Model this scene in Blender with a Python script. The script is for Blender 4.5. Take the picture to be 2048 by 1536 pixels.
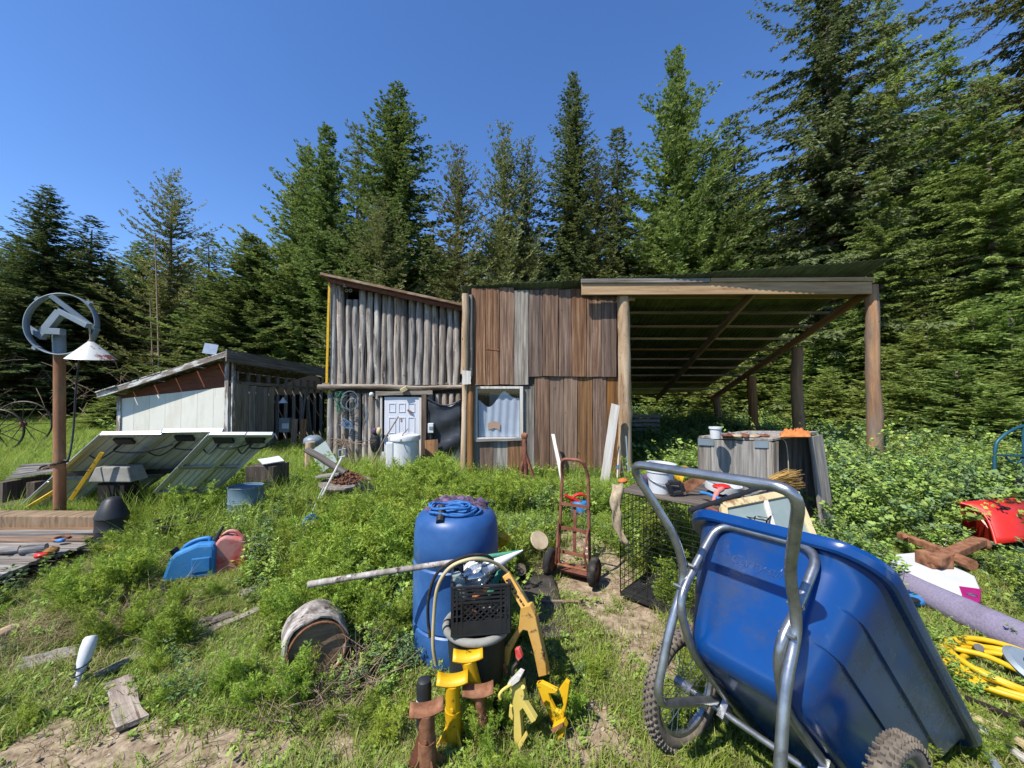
import bpy, math, random
import numpy as np
from mathutils import Vector, Matrix, Euler, noise as mnoise

# ------------------------------------------------------------------ camera, sky, sun
S = bpy.context.scene
for o in list(bpy.data.objects): bpy.data.objects.remove(o)
col = S.collection
F, CZ, PT = 780.0, 1.75, math.radians(1.25)
cam = bpy.data.cameras.new('camera'); camo = bpy.data.objects.new('camera', cam); col.objects.link(camo)
cam.sensor_width = 36.0; cam.lens = 36.0 * F / 2048.0; cam.clip_start = 0.05; cam.clip_end = 3000
camo.location = (0, 0, CZ); camo.rotation_euler = (math.pi / 2 + PT, 0, 0); S.camera = camo
SUN_AZ, SUN_EL = math.radians(47), math.radians(54)      # azimuth to the left of straight behind the camera
sd = Vector((-math.sin(SUN_AZ) * math.cos(SUN_EL), -math.cos(SUN_AZ) * math.cos(SUN_EL), math.sin(SUN_EL)))
W = bpy.data.worlds.new('World'); S.world = W; W.use_nodes = True
nt = W.node_tree; nt.nodes.clear()
sky = nt.nodes.new('ShaderNodeTexSky'); sky.sky_type = 'NISHITA'; sky.sun_disc = False
sky.sun_elevation = SUN_EL; sky.sun_rotation = math.pi + SUN_AZ
sky.altitude = 900; sky.air_density = 1.0; sky.dust_density = 0.35; sky.ozone_density = 3.0
bg = nt.nodes.new('ShaderNodeBackground'); bg.inputs[1].default_value = 0.125
wo = nt.nodes.new('ShaderNodeOutputWorld')
hsv = nt.nodes.new('ShaderNodeHueSaturation'); hsv.inputs['Saturation'].default_value = 1.2; hsv.inputs['Hue'].default_value = .508; nt.links.new(sky.outputs[0], hsv.inputs['Color']); nt.links.new(hsv.outputs[0], bg.inputs[0]); nt.links.new(bg.outputs[0], wo.inputs[0])
sl = bpy.data.lights.new('sun', 'SUN'); sl.energy = 4.2; sl.angle = math.radians(0.5); sl.color = (1, .95, .87)
so = bpy.data.objects.new('sun', sl); col.objects.link(so)
so.rotation_euler = sd.to_track_quat('Z', 'Y').to_euler(); so.location = sd * 50
S.view_settings.view_transform = 'Standard'; S.view_settings.look = 'None'
S.view_settings.exposure = 0.85; S.view_settings.gamma = 1.0; S.view_settings.use_curve_mapping = False
S.render.engine = 'CYCLES'
S.cycles.max_bounces = 6; S.cycles.diffuse_bounces = 3; S.cycles.glossy_bounces = 3
S.cycles.transmission_bounces = 4; S.cycles.transparent_max_bounces = 8
S.cycles.caustics_reflective = False; S.cycles.caustics_refractive = False
try:
    S.cycles.use_denoising = True; S.cycles.denoiser = 'OPENIMAGEDENOISE'
except Exception: pass

R = random.Random(7)
U = R.uniform
V = Vector

def ray(px, py):
    u, v = (px - 1024) / F, -(py - 768) / F
    return V((u, math.cos(PT) - v * math.sin(PT), math.sin(PT) + v * math.cos(PT)))
def P(px, py, Y):                                        # point at distance Y in front of the camera
    d = ray(px, py); return V((0, 0, CZ)) + d * (Y / d.y)
def G(px, py, z=0.0):                                    # point at height z
    d = ray(px, py); return V((0, 0, CZ)) + d * ((z - CZ) / d.z)

# ------------------------------------------------------------------ mesh builder
WM = {}
class MB:
    def __init__(s): s.v = []; s.f = []
    def add(s, vs, fs):
        b = len(s.v); s.v += [V(p) for p in vs]; s.f += [tuple(i + b for i in f) for f in fs]; return s
    def box(s, c, size, rot=None):
        x, y, z = size[0] / 2, size[1] / 2, size[2] / 2
        vs = [V((a * x, b * y, d * z)) for a in (-1, 1) for b in (-1, 1) for d in (-1, 1)]
        if rot is not None: vs = [rot @ p for p in vs]
        c = V(c)
        return s.add([p + c for p in vs], [(0, 1, 3, 2), (4, 6, 7, 5), (0, 4, 5, 1), (2, 3, 7, 6), (0, 2, 6, 4), (1, 5, 7, 3)])
    def beam(s, a, b, w, h, up=(0, 0, 1)):               # w across, h along up
        a, b = V(a), V(b); d = (b - a); L = d.length; z = d.normalized(); y = V(up) - z * z.dot(V(up))
        y = y.normalized() if y.length > 1e-5 else z.orthogonal().normalized(); x = y.cross(z)
        return s.box((a + b) / 2, (w, h, L), Matrix((x, y, z)).transposed())
    def tube(s, pts, r, n=8, closed=False, cap=True, ecc=1.0):
        pts = [V(p) for p in pts]; m = len(pts)
        rs = r if isinstance(r, (list, tuple)) else [r] * m
        t0 = (pts[1] - pts[0]).normalized(); x = t0.orthogonal().normalized()
        vs = []
        for i in range(m):
            if closed: t = (pts[(i + 1) % m] - pts[i - 1]).normalized()
            else: t = (pts[min(i + 1, m - 1)] - pts[max(i - 1, 0)]).normalized()
            x = (x - t * x.dot(t)); x = x.normalized() if x.length > 1e-6 else t.orthogonal().normalized()
            y = t.cross(x)
            for k in range(n):
                a = 2 * math.pi * k / n
                vs.append(pts[i] + (x * math.cos(a) + y * math.sin(a) * ecc) * rs[i])
        fs = []
        for i in range(m if closed else m - 1):
            j = (i + 1) % m
            for k in range(n):
                l = (k + 1) % n; fs.append((i * n + k, i * n + l, j * n + l, j * n + k))
        if cap and not closed: fs += [tuple(range(n))[::-1], tuple(range((m - 1) * n, m * n))]
        return s.add(vs, fs)
    def lathe(s, prof, n=24, M=None, a0=0, a1=2 * math.pi):
        full = abs(a1 - a0 - 2 * math.pi) < 1e-4; k = n if full else n + 1
        vs = []
        for r, z in prof:
            for i in range(k):
                a = a0 + (a1 - a0) * i / n; vs.append(V((max(r, 1e-4) * math.cos(a), max(r, 1e-4) * math.sin(a), z)))
        if M is not None: vs = [M @ p for p in vs]
        fs = []
        for j in range(len(prof) - 1):
            for i in range(n):
                l = (i + 1) % k; fs.append((j * k + i, j * k + l, (j + 1) * k + l, (j + 1) * k + i))
        return s.add(vs, fs)
    def prism(s, poly, h, M=None):
        n = len(poly); vs = [V((p[0], p[1], -h / 2)) for p in poly] + [V((p[0], p[1], h / 2)) for p in poly]
        if M is not None: vs = [M @ p for p in vs]
        return s.add(vs, [tuple(range(n))[::-1], tuple(range(n, 2 * n))] + [(i, (i + 1) % n, n + (i + 1) % n, n + i) for i in range(n)])
    def sheet(s, g):
        a, b = len(g), len(g[0])
        return s.add([p for row in g for p in row], [(i * b + j, i * b + j + 1, (i + 1) * b + j + 1, (i + 1) * b + j) for i in range(a - 1) for j in range(b - 1)])
    def ball(s, c, r, n=8, m=6, j=0):
        c = V(c); rr = r if isinstance(r, (tuple, list)) else (r, r, r)
        vs, fs = [], []
        for i in range(m + 1):
            th = math.pi * i / m
            for k in range(n):
                a = 2 * math.pi * k / n; q = 1 + (U(-j, j) if j else 0)
                vs.append(c + V((rr[0] * math.sin(th) * math.cos(a) * q, rr[1] * math.sin(th) * math.sin(a) * q, rr[2] * math.cos(th) * q)))
        for i in range(m):
            for k in range(n):
                l = (k + 1) % n; fs.append((i * n + k, i * n + l, (i + 1) * n + l, (i + 1) * n + k))
        return s.add(vs, fs)
    def ob(s, name, m, parent=None, M=None, smooth=None, bev=0, thick=0, kind=None, sub=0):
        me = bpy.data.meshes.new(name); me.from_pydata([tuple(p) for p in s.v], [], s.f); me.update()
        me.materials.append(m)
        if smooth is not None:
            me.polygons.foreach_set('use_smooth', [True] * len(me.polygons))
            me.set_sharp_from_angle(angle=math.radians(smooth))
        o = bpy.data.objects.new(name, me); col.objects.link(o)
        return place(o, parent, M, bev, thick, kind, sub)

def place(o, parent=None, M=None, bev=0, thick=0, kind=None, sub=0):
    me = o.data
    if M is None and parent is None and me is not None and len(me.vertices):
        co = np.empty(len(me.vertices) * 3); me.vertices.foreach_get('co', co); co = co.reshape(-1, 3)
        lo, hi = co.min(0), co.max(0); c = V(((lo[0] + hi[0]) / 2, (lo[1] + hi[1]) / 2, lo[2]))
        me.transform(Matrix.Translation(-c)); M = Matrix.Translation(c)
    M = M if M is not None else Matrix.Identity(4)
    if parent is not None:
        o.parent = parent; o.matrix_parent_inverse = WM[parent].inverted()
    o.matrix_basis = M; WM[o] = M
    if sub: b = o.modifiers.new('sub', 'SUBSURF'); b.levels = sub; b.render_levels = sub
    if thick: b = o.modifiers.new('thick', 'SOLIDIFY'); b.thickness = thick; b.offset = 0
    if bev: b = o.modifiers.new('bevel', 'BEVEL'); b.width = bev; b.segments = 2; b.limit_method = 'ANGLE'
    if kind: o['kind'] = kind
    return o

def tag(o, label, cat, group=None, kind=None):
    if label: o['label'] = label
    if cat: o['category'] = cat
    if group: o['group'] = group
    if kind: o['kind'] = kind
    return o
def T(name, label, cat, loc=(0, 0, 0), group=None):
    o = bpy.data.objects.new(name, None); col.objects.link(o); o.empty_display_size = .1
    o.location = loc; WM[o] = Matrix.Translation(V(loc)); return tag(o, label, cat, group)

def frame(z, y):                                         # rotation with local z along z, local y towards y
    z = V(z).normalized(); y = V(y) - z * z.dot(V(y)); y = y.normalized() if y.length > 1e-5 else z.orthogonal().normalized()
    return Matrix((y.cross(z), y, z)).transposed()
def TM(loc, rot3): return Matrix.Translation(V(loc)) @ rot3.to_4x4()

def plank(name, a, b, w, th, m, parent=None, face=(0, -1, 0), rough=.004, taper=0):
    a, b = V(a), V(b); L = (b - a).length; n = 6; vs, fs = [], []
    bow = U(-1, 1) * .004
    for i in range(n + 1):
        t = i / n; q = U(-rough, rough); e = w / 2 * (1 - taper * t); k = bow * math.sin(t * math.pi)
        ez = U(-rough, rough) * 2 if i in (0, n) else 0
        for sx, sy in ((-1, -1), (1, -1), (1, 1), (-1, 1)):
            vs.append((sx * e + q + U(-rough, rough) * .5, sy * th / 2 + k, t * L + ez + sx * ez))
    for i in range(n):
        for k in range(4):
            l = (k + 1) % 4; fs.append((i * 4 + k, i * 4 + l, i * 4 + 4 + l, i * 4 + 4 + k))
    fs += [(3, 2, 1, 0), (n * 4, n * 4 + 1, n * 4 + 2, n * 4 + 3)]
    return MB().add(vs, fs).ob(name, m, parent, TM(a, frame(b - a, face)))

def log(name, a, b, r0, r1, m, parent=None, knots=5, n=10, wob=.012):
    a, b = V(a), V(b); L = (b - a).length; mm = max(5, int(L / .16)); vs, fs = [], []
    kn = [(U(.05, .95), U(0, 6.28), U(.1, .3)) for _ in range(knots)]
    off = V((U(-9, 9), U(-9, 9), U(-9, 9)))
    for i in range(mm + 1):
        t = i / mm; r = r0 + (r1 - r0) * t
        cx, cy = wob * mnoise.noise(V((t * 2.5, 0, 0)) + off), wob * mnoise.noise(V((0, t * 2.5, 0)) + off)
        for k in range(n):
            an = 2 * math.pi * k / n; q = 1 + .10 * mnoise.noise(V((math.cos(an), math.sin(an), t * L * 2.2)) + off)
            for kt, ka, kh in kn:
                da = (an - ka + math.pi) % (2 * math.pi) - math.pi
                q += kh * math.exp(-((t - kt) * L / .07) ** 2 - (da / .45) ** 2)
            vs.append((cx + r * q * math.cos(an), cy + r * q * math.sin(an), t * L))
    for i in range(mm):
        for k in range(n):
            l = (k + 1) % n; fs.append((i * n + k, i * n + l, i * n + n + l, i * n + n + k))
    fs += [tuple(range(n))[::-1], tuple(range(mm * n, mm * n + n))]
    return MB().add(vs, fs).ob(name, m, parent, TM(a, frame(b - a, (0, -1, .01))), smooth=60)

def arc(c, r, a0, a1, n, ex, ey):
    c, ex, ey = V(c), V(ex), V(ey)
    return [c + ex * (r * math.cos(a0 + (a1 - a0) * i / n)) + ey * (r * math.sin(a0 + (a1 - a0) * i / n)) for i in range(n + 1)]
def smoothpath(pts, n=5):
    pts = [V(p) for p in pts]; out = []
    for i in range(len(pts) - 1):
        p0, p1, p2, p3 = pts[max(i - 1, 0)], pts[i], pts[i + 1], pts[min(i + 2, len(pts) - 1)]
        for k in range(n):
            t = k / n; out.append(.5 * ((2 * p1) + (p2 - p0) * t + (2 * p0 - 5 * p1 + 4 * p2 - p3) * t * t + (3 * p1 - p0 - 3 * p2 + p3) * t ** 3))
    out.append(pts[-1]); return out

# ------------------------------------------------------------------ materials
def lin(x): x /= 255.0; return x / 12.92 if x <= .04045 else ((x + .055) / 1.055) ** 2.4
def C(r, g, b, k=.68): return (lin(r) * k, lin(g) * k, lin(b) * k, 1)
def mat(name, cols, sc=4, rough=.7, metal=0, bump=.15, var=.15, spots=(), spec=.4, det=5, coat=0, hue=0, pos=(.3, .72)):
    m = bpy.data.materials.new(name); m.use_nodes = True; n = m.node_tree.nodes; L = m.node_tree.links; n.clear()
    out = n.new('ShaderNodeOutputMaterial'); b = n.new('ShaderNodeBsdfPrincipled'); L.new(b.outputs[0], out.inputs[0])
    b.inputs['Roughness'].default_value = rough; b.inputs['Metallic'].default_value = metal
    b.inputs['Specular IOR Level'].default_value = spec
    if coat: b.inputs['Coat Weight'].default_value = coat; b.inputs['Coat Roughness'].default_value = .15
    tc = n.new('ShaderNodeTexCoord'); oi = n.new('ShaderNodeObjectInfo')
    ml = n.new('ShaderNodeMath'); ml.operation = 'MULTIPLY'; ml.inputs[1].default_value = 53.0; L.new(oi.outputs['Random'], ml.inputs[0])
    ad = n.new('ShaderNodeVectorMath'); ad.operation = 'ADD'; L.new(tc.outputs['Object'], ad.inputs[0]); L.new(ml.outputs[0], ad.inputs[1])
    mp = n.new('ShaderNodeMapping'); L.new(ad.outputs[0], mp.inputs[0]); mp.inputs['Scale'].default_value = (sc, sc, sc) if not isinstance(sc, tuple) else sc
    nz = n.new('ShaderNodeTexNoise'); nz.inputs['Scale'].default_value = 1; nz.inputs['Detail'].default_value = det; nz.inputs['Roughness'].default_value = .65
    L.new(mp.outputs[0], nz.inputs['Vector'])
    rp = n.new('ShaderNodeValToRGB'); L.new(nz.outputs[0], rp.inputs[0]); e = rp.color_ramp.elements
    k = len(cols)
    while len(e) < k: e.new(.5)
    for i in range(k):
        e[i].position = pos[0] + (pos[1] - pos[0]) * i / max(1, k - 1); e[i].color = cols[i]
    cur = rp.outputs[0]; rsock = None
    for sp in spots:                                     # (colour, scale, threshold, softness[, roughness])
        n2 = n.new('ShaderNodeTexNoise'); n2.inputs['Detail'].default_value = 6; n2.inputs['Roughness'].default_value = .7
        if isinstance(sp[1], tuple):
            m2 = n.new('ShaderNodeMapping'); m2.inputs['Scale'].default_value = sp[1]; L.new(ad.outputs[0], m2.inputs[0]); L.new(m2.outputs[0], n2.inputs['Vector']); n2.inputs['Scale'].default_value = 1
        else:
            L.new(ad.outputs[0], n2.inputs['Vector']); n2.inputs['Scale'].default_value = sp[1]
        mr = n.new('ShaderNodeMapRange'); mr.inputs[1].default_value = sp[2] - sp[3]; mr.inputs[2].default_value = sp[2] + sp[3]; L.new(n2.outputs[0], mr.inputs[0])
        mx = n.new('ShaderNodeMix'); mx.data_type = 'RGBA'; L.new(mr.outputs[0], mx.inputs[0]); L.new(cur, mx.inputs[6]); mx.inputs[7].default_value = sp[0]; cur = mx.outputs[2]
        if len(sp) > 4:
            mm = n.new('ShaderNodeMapRange'); L.new(mr.outputs[0], mm.inputs[0]); mm.inputs[3].default_value = rough; mm.inputs[4].default_value = sp[4]; L.new(mm.outputs[0], b.inputs['Roughness'])
    if var or hue:
        hs = n.new('ShaderNodeHueSaturation'); mr = n.new('ShaderNodeMapRange'); mr.inputs[3].default_value = 1 - var; mr.inputs[4].default_value = 1 + var
        L.new(oi.outputs['Random'], mr.inputs[0]); L.new(mr.outputs[0], hs.inputs['Value']); L.new(cur, hs.inputs['Color']); cur = hs.outputs[0]
        if hue:
            mh = n.new('ShaderNodeMath'); mh.operation = 'MULTIPLY'; mh.inputs[1].default_value = 7.31; L.new(oi.outputs['Random'], mh.inputs[0])
            fr = n.new('ShaderNodeMath'); fr.operation = 'FRACT'; L.new(mh.outputs[0], fr.inputs[0])
            ms = n.new('ShaderNodeMapRange'); ms.inputs[3].default_value = 1 - hue; ms.inputs[4].default_value = 1 + hue * .8; L.new(fr.outputs[0], ms.inputs[0]); L.new(ms.outputs[0], hs.inputs['Saturation'])
    L.new(cur, b.inputs['Base Color'])
    if bump:
        bp = n.new('ShaderNodeBump'); bp.inputs['Strength'].default_value = bump; bp.inputs['Distance'].default_value = .02
        L.new(nz.outputs[0], bp.inputs['Height']); L.new(bp.outputs[0], b.inputs['Normal'])
    return m
GR = (26, 26, 1.3)                                       # grain along the piece's own z
kd = (C(60, 48, 40, .5), (6, 6, 5), .69, .03)
m_greylog = mat('grey_log', [C(92, 82, 74), C(164, 153, 142), C(222, 215, 206)], (13, 13, 1.0), .85, bump=.7, var=.25, hue=.5, spots=[(C(70, 50, 38), (14, 14, .8), .60, .05), (C(224, 220, 212), (7, 7, 3), .66, .04), (C(48, 38, 32), (12, 12, 9), .66, .03)])
m_brownplank = mat('brown_plank', [C(64, 44, 34), C(130, 97, 74), C(184, 153, 126)], (26, 26, .9), .8, bump=.35, var=.22, hue=.3, spots=[(C(196, 176, 152), (22, 22, .7), .67, .05), kd], det=7)
m_tanplank = mat('tan_plank', [C(96, 68, 46), C(152, 112, 76), C(184, 144, 104)], (28, 28, 1.0), .8, bump=.3, var=.22, hue=.35, spots=[(C(90, 70, 56), (9, 9, .5), .6, .08), kd], det=7)
m_greyplank = mat('grey_plank', [C(96, 88, 80), C(150, 142, 132), C(196, 188, 178)], GR, .88, bump=.4, var=.22, hue=.4, spots=[(C(80, 60, 46), (14, 14, .7), .68, .05), kd], det=7)
m_darkplank = mat('dark_plank', [C(56, 48, 42), C(98, 86, 76), C(134, 120, 108)], GR, .9, bump=.4, var=.25, hue=.4)
m_palelog = mat('peeled_log', [C(150, 118, 86), C(198, 170, 136), C(226, 206, 180)], (10, 10, 1.0), .8, bump=.4, var=.1, spots=[(C(120, 82, 50), (12, 12, 1.2), .63, .06), (C(52, 36, 26), (13, 13, 10), .65, .03)])
m_orangelog = mat('orange_log', [C(124, 88, 62), C(176, 132, 94), C(200, 164, 128)], (9, 9, 1.0), .8, bump=.4, var=.06, spots=[(C(128, 112, 100), (5, 5, .9), .56, .08), (C(50, 34, 24), (12, 12, 9), .66, .03)])
m_newwood = mat('new_timber', [C(150, 116, 80), C(188, 154, 114), C(210, 182, 144)], (20, 20, 1.0), .75, bump=.2, var=.12, spots=[(C(96, 70, 50), (7, 7, 2), .68, .05)])
m_whitewood = mat('whitewashed_wood', [C(190, 182, 168), C(226, 220, 210), C(240, 238, 232)], GR, .75, bump=.15, var=.06, spots=[(C(150, 120, 92), (9, 9, 3), .69, .03)])
m_rust = mat('rust', [C(104, 68, 48), C(164, 112, 80), C(192, 144, 112)], 14, .85, .3, bump=.3, var=.12)
m_redrust = mat('red_rust_paint', [C(114, 66, 50), C(146, 90, 70), C(168, 114, 92)], 9, .7, .1, bump=.15, var=.08, spots=[(C(84, 50, 34), 16, .62, .05)])
m_galv = mat('galvanised_tube', [C(150, 154, 156), C(182, 185, 188), C(205, 206, 208)], 16, .32, .85, bump=.03, var=.05, spots=[(C(120, 120, 118), 9, .66, .06, .55)])
m_greypaint = mat('blue_grey_paint', [C(128, 142, 152), C(150, 164, 174)], 5, .55, .2, bump=.05, var=.05, spots=[(C(110, 70, 50), 7, .7, .03)])
m_blue = mat('blue_plastic', [C(42, 86, 146), C(58, 104, 166), C(78, 122, 180)], 3, .42, bump=.03, var=0, spots=[(C(96, 126, 176), (3, 3, 1.2), .66, .05, .7), (C(170, 160, 140), 5, .74, .015, .8), (C(150, 150, 160), (16, 16, 2), .73, .02)])
m_tub = mat('blue_tub_plastic', [C(10, 62, 128), C(16, 74, 144)], 2, .2, bump=.02, var=0, spots=[(C(96, 110, 128), (10, 2, 5), .70, .08, .45), (C(130, 134, 136), 9, .70, .03, .7), (C(60, 66, 74), 1.6, .62, .12, .45)], spec=.6)
m_black = mat('black_plastic', [C(34, 35, 38), C(54, 55, 58)], 8, .5, bump=.05, var=.1, spots=[(C(92, 90, 86), 7, .68, .05, .8)])
m_rubber = mat('rubber', [C(30, 30, 32), C(52, 50, 48)], 10, .85, bump=.1, var=.05, spots=[(C(112, 100, 86), 8, .6, .1)])
m_mudrubber = mat('muddy_tyre', [C(86, 78, 70), C(124, 114, 102), C(150, 138, 122)], 14, .95, bump=.2, var=.05)
m_white = mat('white_plastic', [C(222, 224, 226), C(238, 240, 242)], 4, .45, bump=.03, var=.03, spots=[(C(170, 160, 140), 6, .7, .05)])
m_whitepaint = mat('white_door_paint', [C(226, 230, 240), C(238, 240, 248)], 3, .4, bump=.03, var=.02)
m_siding = mat('cream_siding', [C(226, 222, 206), C(240, 238, 226), C(246, 244, 234)], (3, 3, 1), .7, bump=.08, var=.03, spots=[(C(170, 150, 110), (6, 6, 1.0), .7, .04)])
m_cream = mat('cream_paint', [C(210, 190, 140), C(232, 214, 168)], 5, .65, bump=.1, var=.05, spots=[(C(140, 84, 44), (7, 7, 3), .58, .05)])
m_yellow = mat('yellow_paint', [C(222, 168, 22), C(238, 188, 30), C(242, 198, 48)], 8, .45, bump=.06, var=.06, spots=[(C(90, 52, 28), 21, .62, .03, .9), (C(206, 190, 150), 9, .68, .05, .8)])
m_paleyellow = mat('faded_yellow_paint', [C(220, 196, 92), C(236, 214, 118)], 7, .6, bump=.06, var=.04, spots=[(C(120, 84, 46), 13, .68, .03)])
m_orangeyel = mat('orange_yellow_paint', [C(226, 168, 74), C(238, 186, 100), C(242, 198, 120)], 6, .6, bump=.06, var=.03, spots=[(C(104, 64, 36), 12, .64, .04, .9)])
m_hose_y = mat('yellow_hose', [C(226, 182, 24), C(240, 200, 44)], 9, .4, bump=.02, var=.03)
m_hose_c = mat('cream_hose', [C(206, 184, 132), C(224, 206, 160)], 9, .5, bump=.02, var=0)
m_red = mat('red_plastic', [C(212, 42, 34), C(226, 56, 44)], 4, .35, bump=.02, var=.03)
m_jugred = mat('faded_red_plastic', [C(212, 112, 104), C(220, 146, 136), C(222, 168, 158)], 3, .6, bump=.05, var=0, spots=[(C(212, 62, 56), 4, .56, .08)])
m_jugblue = mat('faded_blue_plastic', [C(44, 124, 192), C(72, 148, 212)], 3, .5, bump=.05, var=0, spots=[(C(140, 170, 196), 6, .68, .05)])
m_bluerope = mat('blue_rope', [C(40, 100, 176), C(66, 140, 210)], 40, .7, bump=.3, var=.1)
m_purplecloth = mat('purple_plaid_cloth', [C(52, 42, 56), C(104, 82, 110), C(140, 120, 150)], 22, .95, bump=.3, var=.2, spots=[(C(30, 28, 34), 9, .55, .05)])
m_tarp = mat('black_tarp', [C(46, 50, 56), C(64, 68, 76)], 5, .42, bump=.15, var=.05, spots=[(C(130, 134, 140), (3, 3, 9), .69, .05)])
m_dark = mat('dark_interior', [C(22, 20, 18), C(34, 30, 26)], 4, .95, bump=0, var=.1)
m_roof = mat('green_roof_metal', [C(70, 78, 50), C(92, 100, 66), C(112, 120, 84)], 4, .5, .2, bump=.05, var=.12, spots=[(C(70, 56, 40), 6, .64, .06)])
m_roofwood = mat('roof_edge_wood', [C(92, 70, 54), C(136, 108, 84), C(180, 160, 140)], (4, 4, 14), .85, bump=.3, var=.15)
m_flaky = mat('flaking_white_board', [C(120, 106, 96), C(160, 148, 138)], (12, 12, 2), .85, bump=.3, var=.1, spots=[(C(226, 224, 220), (9, 9, 2), .52, .04), (C(120, 74, 50), 8, .66, .04)])
m_redboard = mat('red_brown_board', [C(96, 52, 34), C(136, 78, 52)], (2, 20, 20), .85, bump=.2, var=.08)
m_pole = mat('rusty_orange_pole', [C(140, 94, 64), C(170, 120, 82), C(186, 142, 106)], (8, 8, 1.5), .75, bump=.12, var=0, spots=[(C(124, 104, 86), (7, 7, 2.2), .6, .06)])
m_shade = mat('flaking_lamp_enamel', [C(220, 220, 214), C(236, 236, 230)], 5, .4, bump=.03, var=0, spots=[(C(136, 74, 56), 7, .55, .04, .8)])
m_solarback = mat('panel_backsheet', [C(206, 210, 194, .6), C(220, 224, 210, .6)], 3, .5, bump=.02, var=.05)
m_alu = mat('aluminium', [C(190, 196, 200), C(214, 218, 222)], 8, .4, .7, bump=.03, var=.04)
m_bluedrum = mat('grey_blue_drum', [C(96, 122, 140), C(124, 148, 164)], 4, .6, .1, bump=.06, var=0, spots=[(C(120, 84, 60), 6, .64, .05)])
m_concrete = mat('grey_concrete', [C(130, 130, 122), C(170, 168, 160)], 6, .9, bump=.2, var=.05)
m_canvas = mat('dirty_canvas', [C(150, 132, 104), C(190, 172, 142), C(206, 190, 164)], 9, .95, bump=.3, var=.05)
m_carpet = mat('mauve_carpet', [C(134, 126, 150), C(158, 150, 172)], 60, 1, bump=.4, var=0, spots=[(C(110, 100, 112), 3, .6, .1)])
m_straw = mat('straw', [C(150, 112, 54), C(196, 156, 86), C(214, 180, 110)], 20, .85, bump=.2, var=.1)
m_dry = mat('dry_twig', [C(120, 100, 82), C(168, 146, 122)], 20, .9, bump=.1, var=.15)
m_magenta = mat('magenta_plastic', [C(168, 22, 110), C(186, 34, 126)], 4, .4, bump=.02, var=0)
m_wire = mat('dark_wire', [C(50, 46, 42), C(84, 76, 68)], 20, .5, .6, bump=.05, var=.1)
m_green_net = mat('green_netting', [C(56, 130, 100), C(90, 160, 130)], 20, .8, bump=.1, var=.1)
m_orange = mat('orange_cloth', [C(206, 112, 46), C(226, 146, 84)], 12, .85, bump=.3, var=.1)
m_blackcloth = mat('black_sheet', [C(58, 54, 50), C(92, 86, 80)], 6, .6, bump=.2, var=.05)
m_stripe = mat('teal_metal', [C(30, 82, 104), C(52, 108, 128)], 6, .45, .2, bump=.03, var=.05)
m_bark = mat('bark', [C(66, 55, 47), C(106, 92, 80), C(136, 122, 110)], (9, 9, 2), .95, bump=.6, var=.2)
m_chips = mat('bark_chips', [C(92, 56, 44), C(140, 94, 74)], 18, .95, bump=.2, var=.25)
m_curtain = mat('white_curtain', [C(206, 214, 228), C(226, 232, 240)], 4, .8, bump=.05, var=0)
m_peach = mat('peach_paper', [C(226, 176, 140), C(236, 196, 164)], 4, .8, bump=.05, var=0)
m_bullwood = mat('barrel_end_wood', [C(104, 86, 66), C(150, 126, 98), C(176, 152, 122)], (4, 4, 22), .9, bump=.4, var=.05)

def glassmat(name, tint, rough=.03, refl=.25):
    m = bpy.data.materials.new(name); m.use_nodes = True; n = m.node_tree.nodes; L = m.node_tree.links; n.clear()
    out = n.new('ShaderNodeOutputMaterial'); mx = n.new('ShaderNodeMixShader'); tr = n.new('ShaderNodeBsdfTransparent'); gl = n.new('ShaderNodeBsdfGlossy')
    fr = n.new('ShaderNodeLayerWeight'); fr.inputs[0].default_value = .25
    ad = n.new('ShaderNodeMath'); ad.operation = 'MULTIPLY_ADD'; ad.inputs[1].default_value = .6; ad.inputs[2].default_value = refl; L.new(fr.outputs['Facing'], ad.inputs[0])
    tr.inputs[0].default_value = tint; gl.inputs['Roughness'].default_value = rough
    nz = n.new('ShaderNodeTexNoise'); nz.inputs['Scale'].default_value = 3; bp = n.new('ShaderNodeBump'); bp.inputs['Strength'].default_value = .04
    L.new(nz.outputs[0], bp.inputs['Height']); L.new(bp.outputs[0], gl.inputs['Normal'])
    L.new(ad.outputs[0], mx.inputs[0]); L.new(tr.outputs[0], mx.inputs[1]); L.new(gl.outputs[0], mx.inputs[2]); L.new(mx.outputs[0], out.inputs[0])
    return m
m_glass = glassmat('window_glass', (.92, .95, .98, 1), .05, .06)
m_frosted = mat('dirty_glass', [C(140, 156, 152), C(160, 174, 168)], 3, .35, bump=.02, var=.03)
m_clearplastic = glassmat('clear_plastic', (.86, .88, .88, 1), .12, .22)

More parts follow.
